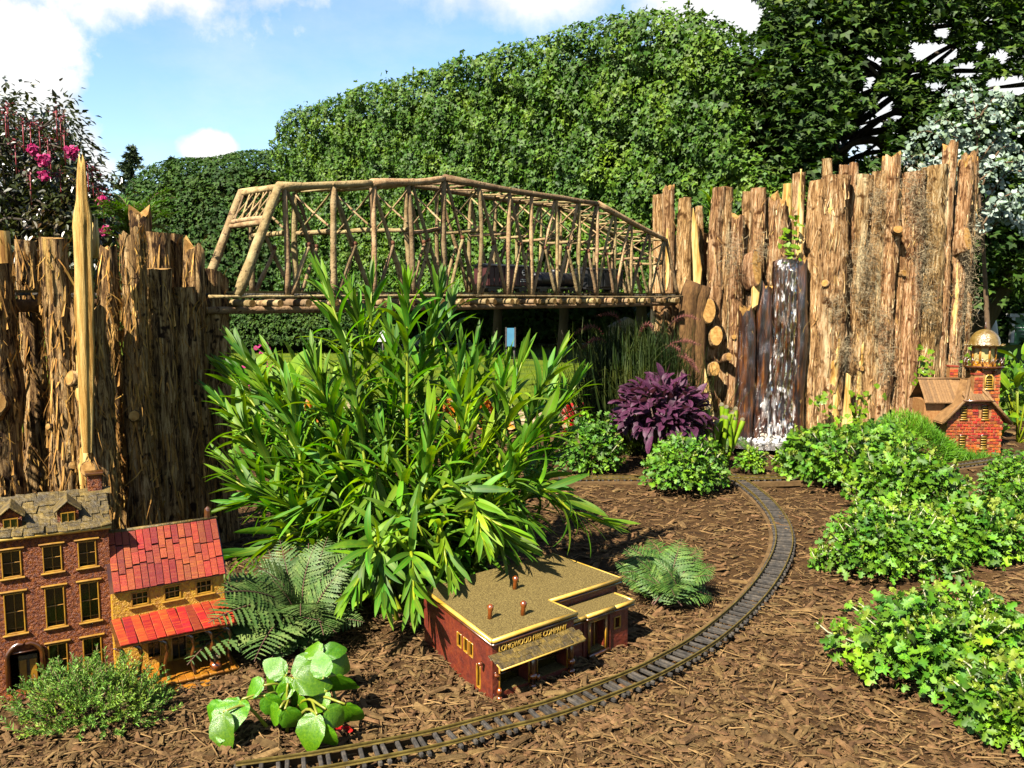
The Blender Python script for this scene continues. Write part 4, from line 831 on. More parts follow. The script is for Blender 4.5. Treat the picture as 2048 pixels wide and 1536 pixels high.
# --- yellow cottage with red tiled roof
def cottage():
    o = gr(300, 1385); h = thing('yellow_cottage', 'small yellow cottage with red tiled roof and twig porch', 'model house', (o[0], o[1], 0), vp_rot(3600))
    X0, X1, Y0, D = -.044, .152, .078, .165; EZ = .173; RZ = .262; ops = [(x_-.0155, x_+.0155, .134, .1615) for x_ in (.002, .058, .115)] + [(.010, .034, .030, .080), (.052, .080, .016, .088), (.100, .126, .030, .080)]
    mb = MB(); wall_open(mb, X0, X1, -.02, EZ, ops, Y0, .009); mb.add([[X1, Y0, -.02], [X1, D, -.02], [X1, D, EZ], [X1, (Y0+D)/2+.012, RZ-.006], [X1, Y0, EZ]], [[0, 1, 2, 3, 4]]); mb.add([[X0, Y0, -.02], [X0, D, -.02], [X0, D, EZ], [X0, (Y0+D)/2+.012, RZ-.006], [X0, Y0, EZ]], [[4, 3, 2, 1, 0]])
    mb.add([[X0, D, -.02], [X1, D, -.02], [X1, D, EZ], [X0, D, EZ]], [[1, 0, 3, 2]]); mb.build('wall', MAT['yellow'], h, False)
    for k, q in enumerate(ops): window(h, *q, Y0, .009, cols=3 if k < 3 else 2, rows=2, frame=.003 if k < 3 else .002, lintel=False, sill=k < 3)
    ry0 = Y0-.006; rm = (Y0+D)/2+.012
    rf = MB(); zt = RZ; rf.add([[X0-.004, ry0, EZ-.006], [X1+.004, ry0, EZ-.006], [X1+.004, rm, zt-.003], [X0-.004, rm, zt-.003], [X0-.004, D+.012, EZ-.006], [X1+.004, D+.012, EZ-.006]], [[0, 1, 2, 3], [3, 2, 5, 4]]); roof = rf.build('roof', MAT['darktwig'], h, False)
    ln = math.hypot(rm-ry0, zt-EZ+.006); sl = math.atan2(zt-EZ+.006, rm-ry0); tm = MB(); tm.box((0, 0, 0), (1, 1, 1), ch=0); 
    tb = MB(); tb.box((0, 0, 0), (.0122, 1.0, .0022), ch=.0006); tme = tb.mesh('tile', MAT['redtile'], False)
    nc = 16
    for c in range(nc):
        x_ = X0+.002+(c+.5)*(X1-X0)/nc; cuts = [0, rng.uniform(.25, .45), rng.uniform(.55, .8), 1.0]
        for a, b in zip(cuts[:-1], cuts[1:]):
            m = (a+b)/2; part('tile', tme, roof, rotx(sl) @ rotz(rng.normal(0, .012)), (x_, ry0+(rm-ry0)*m - math.sin(sl)*.003, EZ-.006+(zt-EZ+.006)*m+math.cos(sl)*.003+rng.normal(0, .0004)), (rng.uniform(.88, .96), (b-a)*ln-.0022, rng.uniform(.8, 1.5)))
    mb = MB(); mb.tube([(X0-.004, rm, zt+.002), (X1+.004, rm, zt+.002)], .0035, 7, jit=.2); mb.build('ridge', MAT['shingle'], h, True)
    mb = MB(); mb.tube([(X1-.012, rm+.004, zt-.005), (X1-.012, rm+.004, zt+.018), (X1-.012, rm+.004, zt+.022), (X1-.012, rm+.004, zt+.026)], [.0075, .0065, .006, .0015], 9, jit=.1); mb.build('chimney', MAT['darktwig'], h, False)
    # porch
    pr = MB(); pr.add([[X0-.006, -.008, .098], [X1+.004, -.008, .098], [X1+.004, Y0, .115], [X0-.006, Y0, .115], [X0-.006, -.008, .094], [X1+.004, -.008, .094], [X1+.004, Y0, .111], [X0-.006, Y0, .111]], [[0, 1, 2, 3], [7, 6, 5, 4], [0, 4, 5, 1], [1, 5, 6, 2], [3, 7, 4, 0]]); proof = pr.build('porch_roof', MAT['darktwig'], h, False)
    for c in range(13):
        x_ = X0-.002+(c+.5)*(X1-X0+.004)/13; part('tile', tme, proof, rotx(math.atan2(.017, .086)) @ rotz(rng.normal(0, .02)), (x_, .0345, .1085+rng.normal(0, .0004)), (1.2, .089, rng.uniform(.8, 1.2)))
    mb = MB(); mb.box(((X0+X1)/2, .036, -.002), (X1-X0+.006, .094, .026)); dk = mb.build('porch_deck', MAT['deckw'], h, False)
    pm = MB(); pm.box((0, 0, 0), (.0135, .098, .004), ch=.001); pme = pm.mesh('plank', MAT['deckw'], False)
    for c in range(15): part('plank', pme, dk, rotz(rng.normal(0, .02)), (X0+(c+.5)*(X1-X0)/15, .034, .0135+rng.normal(0, .0006)))
    mb = MB(); mb.box((.062, -.026, .000), (.075, .022, .014), ch=.002); mb.build('step', MAT['deckw'], h, False)
    for x_ in (-.040, -.012, .030, .075, .108, .140):
        mb = MB(); mb.tube(spline([(x_-.006, .0, .094), (x_+.002, -.002, .075), (x_-.003, 0, .045), (x_+.003, -.001, .014)], 9), np.linspace(.0034, .0028, 9), 8, jit=.1); mb.tube([(x_-.014, .0, .094), (x_-.004, 0, .086), (x_, 0, .074)], .0018, 6); mb.build('porch_post', MAT['darktwig'], h)
    mb = MB(); mb.tube([(-.04, -.001, .045), (-.012, -.001, .040)], .0022, 6); mb.tube([(-.04, -.001, .028), (-.012, -.001, .036)], .0022, 6); mb.build('railing', MAT['darktwig'], h)
    pot = thing('potted_plant', 'tiny round terracotta pot of moss on the cottage porch', 'plant pot', (o[0], o[1], 0), 0)
    e = np.array([math.cos(vp_rot(3600)), math.sin(vp_rot(3600)), 0]); pot.location = tuple(np.array([o[0], o[1], .0155]) + e*.113 + np.array([-e[1], e[0], 0])*(-.004))
    mb = MB(); mb.tube([(0, 0, 0), (0, 0, .004), (0, 0, .010), (0, 0, .016)], [.006, .0105, .0115, .008], 14); mb.build('pot', MAT['acorn'], pot)
    mb = MB(); P = rng.normal(0, 1, (90, 3)); P = unit(P)*rng.uniform(.3, 1, (90, 1))*[.010, .010, .012]+[0, 0, .026]; mb.inst(T_OVAL, P, frames(rdir(90), rdir(90, .5)), rng.uniform(.004, .007, 90)); mb.build('moss', MAT['shingle'], pot, kind='stuff')
cottage()

# --- fire station
def fire_station():
    o = gr(985, 1405); h = thing('fire_station', 'low dark red fire station with gravel roof and cream cornice', 'model building', (o[0], o[1], 0), vp_rot(3100)+.01)
    T = .107; TA = .080; U1, U2, VA, VB, VD = .192, .372, .030, .085, .29
    # main block, front garages
    ops = [(.014, .083, .012, .070), (.100, .176, .012, .070)]
    mb = MB(); wall_open(mb, 0, U1, -.02, T, ops, 0, .030)
    lops = [(-.139, -.120, .050, .078), (-.112, -.094, .050, .078), (-.090, -.073, .050, .078), (-.060, -.044, .004, .047)]
    w2 = MB(); wall_open(w2, -VD*1.014, 0, -.02, T, lops, 0, .006)
    SK = .17; RL = rotz(-math.atan(SK)) @ np.array([[0, 1, 0], [-1, 0, 0], [0, 0, 1.]])          # side wall: local x -> -y, the plan is not quite square
    for V, F in zip(w2.V, w2.F): mb.add(V @ RL.T, F - F.min())
    mb.add([[U1, 0, -.02], [U1, VA, -.02], [U1, VA, T], [U1, 0, T]], [[0, 1, 2, 3]]); mb.add([[U1, VA, TA], [U1, VB, TA], [U1, VB, T], [U1, VA, T]], [[0, 1, 2, 3]])
    mb.add([[U1, VB, TA-.004], [U2+.02, VB, TA-.004], [U2+.02, VB, T], [U1, VB, T]], [[0, 1, 2, 3]]); mb.add([[U2+.02, VB, -.02], [U2+.02, VD, -.02], [U2+.02, VD, T], [U2+.02, VB, T]], [[0, 1, 2, 3]])
    mb.add([[SK*VD, VD, -.02], [U2+.02, VD, -.02], [U2+.02, VD, T], [SK*VD, VD, T]], [[1, 0, 3, 2]]); mb.build('wall', MAT['stonewall'], h, False)
    aops = [(.208, .228, .030, .056), (.262, .302, .000, .066), (.331, .351, .034, .060)]
    mb = MB(); wall_open(mb, U1, U2, -.02, TA, aops, VA, .018); mb.add([[U2, VA, -.02], [U2, VB, -.02], [U2, VB, TA], [U2, VA, TA]], [[0, 1, 2, 3]])
    for xx in (.246, .318): mb.box((xx+.0, VA-.0015, .03), (.003, .003, .10))
    mb.build('annex_wall', MAT['stonewall'], h, False)
    mb = MB(); mb.box((.282, VA-.002, .033), (.070, .004, .100)); 
    # roofs
    ov = .002
    mb = MB(); R_ = [(-ov, -ov), (U1+.006, -ov), (U1+.006, VB-.008), (U2+.028, VB-.008), (U2+.028, VD), (-ov+SK*VD, VD)]
    mb.add([(x_, y_, T+.001) for x_, y_ in R_] + [(x_, y_, T+.007) for x_, y_ in R_], [[0, 1, 2, 7-1+2, 6] if 0 else [6, 7, 8, 9, 10, 11]] + [[i, (i+1) % 6, (i+1) % 6+6, i+6] for i in range(6)] + [[5, 4, 3, 2, 1, 0]]); rf = mb.build('roof', MAT['gravel'], h, False)
    def trim(P, par):
        for a, b in zip(P[:-1], P[1:]):
            mb = MB(); mb.tube([a, lerp(a, b, .5)+rng.normal(0, .0004, 3), b], .0040, 8, jit=.04); mb.build('cornice', MAT['trim'], par)
        for a, b in zip(P[:-1], P[1:]):
            mb = MB(); mb.tube([np.array(a)-[0, 0, .0075], np.array(b)-[0, 0, .0075]], .0026, 6); mb.build('cornice_twig', MAT['darktwig'], par)
    trim([(-ov+SK*VD, VD, T+.004), (-ov, -ov, T+.004), (U1+.006, -ov, T+.004), (U1+.006, VB-.008, T+.004), (U2+.028, VB-.008, T+.004), (U2+.028, VD, T+.004)], rf)
    mb = MB(); mb.box(((U1+U2)/2+.004, (VA+VB)/2-.003, TA+.003), (U2-U1+.004, VB-VA+.004, .006)); ra = mb.build('annex_roof', MAT['gravel'], h, False)
    trim([(U1+.004, VA-.008, TA+.004), (.245, VA-.008, TA+.004)], ra); trim([(.245, VA-.010, TA+.006), (.322, VA-.010, TA+.006)], ra); trim([(.322, VA-.008, TA+.004), (U2+.008, VA-.008, TA+.004), (U2+.008, VB-.01, TA+.004)], ra)
    # garage bays: recessed glass doors with gravel sill
    for a, b, c, d in ops:
        mb = MB(); mb.add([[a, .0295, c], [b, .0295, c], [b, .0295, d], [a, .0295, d]], [[0, 1, 2, 3]]); gd = mb.build('garage_door', MAT['glass'], h, False)
        mb = MB(); mb.box(((a+b)/2, .015, c-.0005), (b-a-.001, .028, .003)); mb.build('gravel_sill', MAT['gravel'], gd, False)
        for z_ in (.030, .050):
            mb = MB(); mb.tube([(a, .027, z_), (b, .027, z_)], .0014, 6); mb.build('door_rail', MAT['darktwig'], gd)
        for x_ in (a+.001, b-.001):
            mb = MB(); mb.tube([(x_, -.001, c), (x_, -.001, d)], .0016, 6); mb.build('jamb', MAT['twig'], gd)
    for x_, r in ((.010, .0035), (.086, .0055), (.098, .0035), (.180, .0052)):
        big = r > .005
        mb = MB(); mb.tube([(x_, -.007, .006), (x_, -.007, .078 if big else .018)], r*.8, 10); c = mb.build('column', MAT['darktwig'], h)
        mb = MB(); z_ = .026 if big else .020; mb.tube([(x_, -.007, z_-.006), (x_, -.007, z_-.001), (x_, -.007, z_+.002), (x_, -.007, z_+.006)], [r, r*1.45, r*1.3, r*.6], 12); mb.build('acorn_cap', MAT['acorn'], c)
        mb = MB(); mb.tube([(x_, -.007, .002), (x_, -.007, .010)], r*1.25, 12); mb.build('acorn_base', MAT['acorn'], c)
    aw = MB(); aw.add([[-.004, -.030, .071], [U1-.002, -.030, .071], [U1-.002, .0, .086], [-.004, 0, .086], [-.004, -.030, .069], [U1-.002, -.030, .069], [U1-.002, 0, .084], [-.004, 0, .084]], [[0, 1, 2, 3], [7, 6, 5, 4], [0, 4, 5, 1], [1, 5, 6, 2], [3, 7, 4, 0]]); awn = aw.build('awning', MAT['shingle'], h, False)
    mb = MB(); mb.tube([(-.005, -.031, .0705), (.09, -.0315, .0708), (U1-.001, -.031, .0705)], .0016, 6); mb.tube([(-.005, -.031, .0705), (-.005, 0, .086)], .0014, 6); mb.build('awning_edge', MAT['trim'], awn)
    bk = MB(); bk.box((0, 0, 0), (.03, .012, .0016), ch=.0005); bke = bk.mesh('bark_strip', MAT['shingle'], False)
    for r_ in range(3):
        for c in range(8): part('bark_strip', bke, awn, rotx(.46) @ rotz(rng.normal(0, .1)), (.008+c*.0245+rng.normal(0, .003), -.025+r_*.0095, .0748+r_*.0047+rng.normal(0, .0004)))
    cu = bpy.data.curves.new('lettering', 'FONT'); cu.body = 'LONGWOOD FIRE COMPANY'; cu.size = .0155; cu.extrude = .0009; cu.bevel_depth = .0003; cu.align_x = 'LEFT'; cu.space_character = 1.0
    to = bpy.data.objects.new('tmp', cu); COL.objects.link(to); dg = bpy.context.evaluated_depsgraph_get(); me = bpy.data.meshes.new_from_object(to.evaluated_get(dg)); bpy.data.objects.remove(to)
    wdt = max(v.co.x for v in me.vertices); me.materials.clear(); me.materials.append(MAT['trim']); s_ = .160/wdt
    part('sign_lettering', me, h, rotx(math.pi/2), (.012, -.0022, .0880), (s_, 1.0, 1.0))
    for i, (a, b, c, d) in enumerate(aops):
        if i != 1: window(h, a, b, c, d, VA, .012, cols=3, rows=1, frame=.003, lintel=False, sill=False)
    a, b, c, d = aops[1]; mb = MB(); mb.add([[a, VA+.0175, c], [b, VA+.0175, c], [b, VA+.0175, d], [a, VA+.0175, d]], [[0, 1, 2, 3]]); ed = mb.build('entrance_door', MAT['darktwig'], h, False)
    mb = MB(); mb.box(((a+b)/2-.006, VA+.015, .033), (.018, .003, .064), ch=.001); mb.build('door_leaf', MAT['stonewall'], ed, False)
    mb = MB(); mb.tube([((a+b)/2+.006, VA+.012, .0), ((a+b)/2+.006, VA+.012, .064)], .0014, 6); mb.build('door_mullion', MAT['twig'], ed)
    mb = MB(); mb.box(((a+b)/2, VA+.008, .0045), (b-a-.001, .018, .009)); mb.build('gravel_step', MAT['gravel'], ed, False)
    mb = MB()
    for P in ([(a-.002, VA-.004, 0), (a-.002, VA-.004, d+.002), (b+.002, VA-.004, d+.002), (b+.002, VA-.004, 0)],):
        for p_, q_ in zip(P[:-1], P[1:]): mb.tube([p_, q_], .0017, 6); mb.tube([np.array(p_)+[-.003 if p_[0] < (a+b)/2 else .003, 0, .003], np.array(q_)+[-.003 if q_[0] < (a+b)/2 else .003, 0, .003]], .0012, 6)
    mb.build('door_frame', MAT['twig'], ed)
    mb = MB(); mb.tube([(a-.008, VA-.008, .002), (b+.006, VA-.008, .003)], .005, 8, jit=.15); mb.build('threshold', MAT['darktwig'], h)
    for i, (a, b, c, d) in enumerate(lops): window(h, a, b, c, d, 0, .006, cols=1, rows=1, frame=.0024, lintel=False, sill=False, flip=(RL, np.zeros(3)))
    mb = MB(); mb.tube([(-.0, .030, .060), (-.008, .030, .060)], .004, 10); mb.build('wall_lamp', MAT['acorn'], h)
    mb = MB(); mb.tube([(.006, -.002, .047), (.006, -.006, .050), (.006, -.003, .054)], [.003, .0055, .003], 10); mb.build('wall_lamp', MAT['acorn'], h)
    for x_, y_ in ((.052, .075), (.110, .050), (.185, .165)):
        mb = MB(); mb.tube([(x_, y_, T+.004), (x_+.001, y_, T+.020), (x_+.002, y_, T+.024), (x_+.002, y_, T+.030), (x_+.002, y_, T+.034)], [.0048, .0040, .0056, .0066, .002], 10, jit=.08); mb.build('vent_pipe', MAT['acorn'], h)
fire_station()

# --- brick lighthouse with keeper's house
def lighthouse():
    o = gr(1890, 915); h = thing('brick_lighthouse', 'orange brick lighthouse with keeper house and reed roof', 'model house', (o[0], o[1], 0), -.05)
    W, GA, JZ = .232, .118, .247; APX = .335; EZL = .185
    bm = MB(); bm.box((0, 0, 0), (.0245, .004, .0112), ch=.0008); BR = bm.mesh('brick', MAT['brickm'], False)
    ops = [(.040, .064, .022, .078), (.130, .154, .022, .078), (.040, .064, .150, .208), (.130, .154, .150, .208)]; ops = [(a+.015, b+.015, c+.02, d+.02) for a, b, c, d in ops]
    mb = MB(); wall_open(mb, 0, W, -.02, EZL, [q for q in ops if q[3] < EZL], 0, .01)
    up = [(0, EZL), (W, EZL), (W-.052, JZ), (.052, JZ)]
    wall_open(mb, .052, W-.052, EZL, JZ, [(a, b, max(c, EZL), d) for a, b, c, d in ops if d > EZL], 0, .01) if 0 else None
    mb.add([[x_, .0, z_] for x_, z_ in up], [[0, 1, 2, 3]]); mb.add([[W, 0, -.02], [W, .2, -.02], [W, .2, EZL], [W, 0, EZL]], [[0, 1, 2, 3]]); mb.add([[0, 0, -.02], [0, .2, -.02], [0, .2, EZL], [0, 0, EZL]], [[3, 2, 1, 0]])
    mb.add([[0, .2, -.02], [W, .2, -.02], [W, .2, EZL], [GA, .2, APX], [0, .2, EZL]], [[4, 3, 2, 1, 0]]); wall = mb.build('wall', MAT['mortar'], h, False)
    r_ = 0; z_ = .002
    while z_ < JZ-.006:
        lim = 0 if z_ < EZL else (z_-EZL)/(JZ-EZL)*.052+.006
        x_ = lim + .013 - (.0125 if r_ % 2 else 0)
        while x_ < W-lim-.006:
            x1 = max(x_, lim+.010)
            if not any(a-.010 < x1 < b+.010 and c-.004 < z_ < d+.004 for a, b, c, d in ops): part('brick', BR, wall, None, (x1, -.0012+rng.normal(0, .0006), z_), (rng.uniform(.85, 1.04), 1, rng.uniform(.8, 1.03)))
            x_ += .0262
        z_ += .0128; r_ += 1
    for a, b, c, d in ops:
        mb = MB(); mb.add([[a, -.0005, c], [b, -.0005, c], [b, -.0005, d], [a, -.0005, d]], [[0, 1, 2, 3]]); w = mb.build('window', MAT['glass'], h, False)
        for k in range(5): mb = MB(); zz = c+(d-c)*(k+.5)/5; mb.tube([(a, -.003, zz), (b, -.003, zz)], .0016, 5); mb.build('glazing_bar', MAT['trim'], w)
        mb = MB(); mb.tube([(a-.005, -.006, c-.002), (b+.005, -.006, c-.002)], .0032, 6); mb.build('sill', MAT['twig'], w)
        for xx in (a-.001, b+.001): mb = MB(); mb.box((xx, -.003, (c+d)/2), (.003, .005, d-c)); mb.build('jamb', MAT['darktwig'], w, False)
        mb = MB(); mb.tube([(a-.005, -.005, d+.002), (b+.005, -.005, d+.002)], .003, 6); mb.build('lintel', MAT['darktwig'], w)
    # roof of the front gable with clipped front and thick barge boards
    rf = MB(); y0, y1 = -.020, .21; ex = .026
    for s_ in (0, 1):
        f_ = (lambda q: q) if s_ == 0 else (lambda q: W-q)
        V = [[f_(-ex), y0, EZL-.030], [f_(.064), y0, JZ+.010], [f_(GA), .055, APX], [f_(GA), y1, APX], [f_(-ex), y1, EZL-.030]]; V += [[x_, y_, z_-.006] for x_, y_, z_ in V]
        rf.add(V, [[0, 1, 2, 3, 4], [9, 8, 7, 6, 5], [0, 5, 6, 1], [4, 3, 8, 9]])
    rf.add([[.058, y0-.006, JZ+.004], [W-.058, y0-.006, JZ+.004], [GA, .057, APX+.001]], [[0, 1, 2]]); roof = rf.build('roof', MAT['reed'], h, False)
    for f_ in ((lambda q: q), (lambda q: W-q)):
        mb = MB(); mb.tube([(f_(-ex-.002), y0-.004, EZL-.032), (f_(.062), y0-.005, JZ+.010), (f_(GA-.01), .048, APX+.004)], .0072, 7, jit=.06); mb.build('barge_board', MAT['reed'], h)
    pk = MB(); pk.box((0, 0, 0), (.0105, 1, .005), ch=.0015); pke = pk.mesh('reed', MAT['reed'], False)
    sl = math.atan2(APX-JZ, .08)
    for k in range(10):
        x_ = .066+k*.0115; part('reed', pke, roof, rotx(sl*.86), (x_, y0+.014, JZ+.024), (1, .052, 1))
    mb = MB(); mb.tube([(.050, y0-.008, JZ+.005), (W-.050, y0-.008, JZ+.005)], .0045, 7); mb.build('eave_reed', MAT['darktwig'], h)
    # left wing with its roof plane facing the viewer
    wy = .07; mb = MB(); mb.box((-.02, wy+.07, .11), (.09, .12, .26)); mb.build('wing_wall', MAT['mortar'], h, False)
    wr = MB(); wr.add([[-.075, wy-.02, .232], [.06, wy-.02, .232], [.11, wy+.07, .328], [-.065, wy+.07, .328], [-.065, wy+.17, .232], [.11, wy+.17, .232]], [[0, 1, 2, 3], [3, 2, 5, 4]]); wing = wr.build('wing_roof', MAT['reed'], h, False)
    ls = math.hypot(.09, .096); sw = math.atan2(.096, .09)
    for k in range(12): part('reed', pke, wing, rotx(sw), (-.066+k*.0122, wy+.026, .281), (1.1, ls, 1))
    mb = MB(); mb.tube([(-.075, wy+.07, .332), (.11, wy+.07, .332)], .006, 7); mb.build('ridge', MAT['reed'], h)
    for x_, y_, zt in ((.125, .02, .362), (.085, .16, .385)):
        mb = MB(); mb.box((x_, y_, zt-.055), (.036, .032, .110)); c = mb.build('chimney', MAT['mortar'], h, False)
        for i in range(7):
            for j in range(2): part('brick', BR, c, None, (x_-.009+j*.018, y_-.0165, zt-.105+i*.0145), (.70, 1, 1.1))
        mb = MB(); mb.box((x_, y_, zt+.002), (.042, .038, .006), ch=.001); mb.build('chimney_cap', MAT['brickm'], c, False)
    # tower
    tx, ty, tw = .205, .13, .105; mb = MB(); mb.box((tx, ty, .18), (tw, tw, .40), taper=.96); tower = mb.build('tower', MAT['mortar'], h, False)
    wo = (tx-.018, tx+.018, .295, .350); z_ = .006; r_ = 0
    while z_ < .375:
        for k in range(5):
            x_ = tx-tw/2+.012+k*.0205-(.006 if r_ % 2 else 0); x_ = max(x_, tx-tw/2+.008)
            if wo[0]-.012 < x_ < wo[1]+.012 and wo[2]-.01 < z_ < wo[3]+.012: continue
            if z_ > .10 or x_ > W: part('brick', BR, tower, None, (x_, ty-tw/2-.001+.0025*(z_/.38), z_), (.80*rng.uniform(.9, 1.05), 1, rng.uniform(.85, 1.2)))
        for k in range(3):
            if r_ % 2 == 0: part('brick', BR, tower, rotz(math.pi/2), (tx+tw/2+.0005-.0025*(z_/.38), ty-.035+k*.034, z_), (1.2, 1, 1.1))
        z_ += .0150; r_ += 1
    aa = np.linspace(0, math.pi, 9); cx = tx; zc = wo[3]-.012
    mb = MB(); P = [(cx-.016, -.0, wo[2])] + [(cx-.016*math.cos(a), 0, zc+.018*math.sin(a)) for a in aa] + [(cx+.016, 0, wo[2])]; yy = ty-tw/2-.002
    mb.add([[p_[0], yy, p_[2]] for p_ in P], [list(range(len(P)))[::-1]]); w = mb.build('arched_window', MAT['glass'], tower, False)
    mb = MB(); mb.tube([(p_[0], yy-.003, p_[2]) for p_ in P], .003, 6); 
    for k in range(4): mb.tube([(cx-.016, yy-.003, wo[2]+.008+k*.011), (cx+.016, yy-.003, wo[2]+.008+k*.011)], .0014, 5)
    mb.tube([(cx-.022, yy-.004, wo[2]-.002), (cx+.022, yy-.004, wo[2]-.002)], .0032, 6); mb.build('window_trim', MAT['trim'], tower)
    mb = MB(); a = np.linspace(0, 6.283, 24, endpoint=False)
    mb.tube([(tx, ty, .381), (tx, ty, .384), (tx, ty, .390), (tx, ty, .393)], [.060, .080, .083, .080], 24); gal = mb.build('gallery', MAT['darktwig'], h, False)
    for k in range(8):
        an = k*math.pi/4+.3; mb = MB(); mb.tube([(tx+.055*math.cos(an), ty+.055*math.sin(an), .360), (tx+.072*math.cos(an), ty+.072*math.sin(an), .383)], .0045, 6); mb.build('bracket', MAT['darktwig'], gal)
    for k in range(12):
        a0, a1 = k*math.pi/6, (k+1)*math.pi/6; am = (a0+a1)/2; q = lambda an, z__, rr=.079: (tx+rr*math.cos(an), ty+rr*math.sin(an), z__)
        mb = MB(); mb.tube(spline([q(a0, .393), q(a0+.12, .415), q(am, .428, .083), q(a1-.12, .415), q(a1, .393)], 10), .0016, 5); mb.tube(spline([q(a0, .425), q(a0+.2, .405), q(am, .398), q(a1-.2, .405), q(a1, .425)], 10), .0014, 5); mb.tube([q(a0, .39), q(a0, .432)], .0022, 5); mb.build('railing_twig', MAT['darktwig'], gal)
    mb = MB(); mb.tube([(tx, ty, .392), (tx, ty, .412)], .050, 8); mb.tube([(tx, ty, .470), (tx, ty, .484)], .050, 8); lan = mb.build('lantern_room', MAT['deckw'], h, False)
    mb = MB(); mb.tube([(tx, ty, .41), (tx, ty, .472)], .045, 8); mb.build('lantern_glass', MAT['lampglass'], lan, False)
    for k in range(8):
        an = k*math.pi/4; mb = MB(); mb.tube([(tx+.048*math.cos(an), ty+.048*math.sin(an), .405), (tx+.048*math.cos(an), ty+.048*math.sin(an), .478)], .0042, 6); mb.build('lantern_post', MAT['deckw'], lan)
    MAT['dome'] = pmat('scaly_golden_dome', [(.16, .10, .035), (.28, .20, .085)], 60, rough=.3, spec=.5, coat=.3, bump=.5, bscale=80)
    mb = MB(); ph = np.linspace(0, math.pi/2, 9); mb.tube([(tx, ty, .482)] + [(tx, ty, .488+.066*math.sin(p_)) for p_ in ph], [.070]+[max(.062*math.cos(p_), .002) for p_ in ph], 24); dome = mb.build('dome', MAT['dome'], h)
    mb = MB(); sc_ = []
    for k in range(16):
        an = k*math.pi/8; mb = MB(); mb.tube([(tx+.062*math.cos(an), ty+.062*math.sin(an), .484), (tx+.076*math.cos(an), ty+.076*math.sin(an), .484), (tx+.080*math.cos(an), ty+.080*math.sin(an), .490)], [.009, .008, .003], 6, flat=.4); mb.build('eave_scale', MAT['dome'], dome)
    mb = MB(); mb.tube([(tx, ty, .552), (tx, ty, .562), (tx, ty, .570), (tx, ty, .592)], [.003, .005, .002, .0012], 7); mb.build('finial', MAT['darktwig'], dome)
lighthouse()

# ------------------------------------------------------------------ near planting
MAT['ole'] = pmat('oleander_leaf', [((.050, .140, .014), .30), ((.105, .255, .026), .5), ((.240, .440, .048), .72)], 4, rough=.6, island=.42, objrand=.45, hue=.024, transl=.38, tcol=(1.9, 1.7, .35), spec=.3, rib=((.17, .28, .05), .07))
MAT['olestem'] = pmat('oleander_stem', [(.16, .24, .035), (.26, .34, .06)], 20, rough=.5, transl=.0)
MAT['mum'] = pmat('mum_leaf', [((.038, .118, .013), .32), ((.098, .230, .028), .5), ((.23, .42, .09), .70)], 9, rough=.6, island=.5, objrand=.1, hue=.014, transl=.22, spec=.3)
MAT['mumtip'] = pmat('mum_pale_tip', [(.18, .30, .09), (.28, .38, .16)], 20, rough=.7, island=.25, transl=.2, tcol=(1.2, 1.3, .8))
MAT['mumstem'] = pmat('mum_pale_stem', [(.40, .42, .27), (.60, .58, .42)], 20, rough=.8)
MAT['begonia'] = pmat('begonia_leaf', [((.065, .19, .018), .34), ((.11, .27, .030), .5), ((.17, .35, .05), .66)], 16, rough=.34, objrand=.22, hue=.012, transl=.25, tcol=(1.6, 1.6, .5), spec=.5, bump=.25, bscale=40, rib=((.30, .46, .10), .018))
MAT['begstem'] = pmat('begonia_stem', [(.20, .26, .06), (.30, .30, .10)], 20, rough=.4)
MAT['fern'] = pmat('painted_fern', [((.045, .105, .045), .32), ((.085, .155, .080), .5), ((.19, .27, .165), .70)], 9, rough=.6, island=.25, objrand=.3, transl=.15, spec=.25)
MAT['fern2'] = pmat('green_fern', [((.030, .085, .03), .32), ((.065, .14, .055), .5), ((.17, .26, .13), .70)], 9, rough=.6, island=.25, objrand=.3, transl=.2, spec=.25)
MAT['rachis'] = pmat('fern_stalk', [(.10, .05, .04), (.16, .09, .06)], 20)
MAT['purple'] = pmat('purple_leaf', [((.026, .006, .018), .30), ((.070, .018, .045), .5), ((.16, .055, .105), .72)], 14, rough=.6, island=.35, objrand=.35, transl=.18, tcol=(1.6, .6, 1.2), spec=.25, rib=((.04, .006, .03), .05), back=(.16, .11, .09))
MAT['jun'] = pmat('blue_green_needles', [((.10, .22, .08), .34), ((.18, .36, .15), .5), ((.32, .52, .20), .68)], 9, rough=.6, island=.35, transl=.2, hue=.02)
MAT['mossg'] = pmat('bright_moss_blades', [((.07, .20, .008), .34), ((.12, .29, .014), .5), ((.18, .37, .03), .68)], 6, rough=.6, island=.35, transl=.3, hue=.01)
MAT['pitch'] = pmat('pitcher_tube', [(.12, .26, .05), (.20, .36, .10), (.32, .44, .18)], 20, rough=.4, island=.15, transl=.2)
MAT['fgrass'] = pmat('dark_fountain_grass', [(.012, .028, .010), (.028, .050, .018), (.055, .075, .03)], 6, rough=.7, spec=.15, island=.4, transl=.2, hue=.02)
MAT['plume'] = pmat('pink_plume', [(.20, .075, .065), (.34, .15, .13)], 30, rough=.8, island=.35, transl=.35, tcol=(1.4, .9, .9))
MAT['coneshrub'] = pmat('feathery_conifer', [((.05, .14, .012), .34), ((.09, .21, .02), .5), ((.15, .29, .04), .68)], 6, rough=.55, island=.35, transl=.2)
MAT['woodstem'] = pmat('woody_stem', [(.09, .055, .03), (.18, .12, .07)], 40, rough=.85)
MAT['spmoss'] = pmat('grey_spanish_moss', [(.24, .19, .12), (.40, .33, .22)], 30, rough=.9, island=.35)
MAT['ivy'] = pmat('ivy_leaf', [(.06, .13, .02), (.13, .24, .04), (.22, .34, .08)], 9, rough=.4, island=.4, transl=.2)

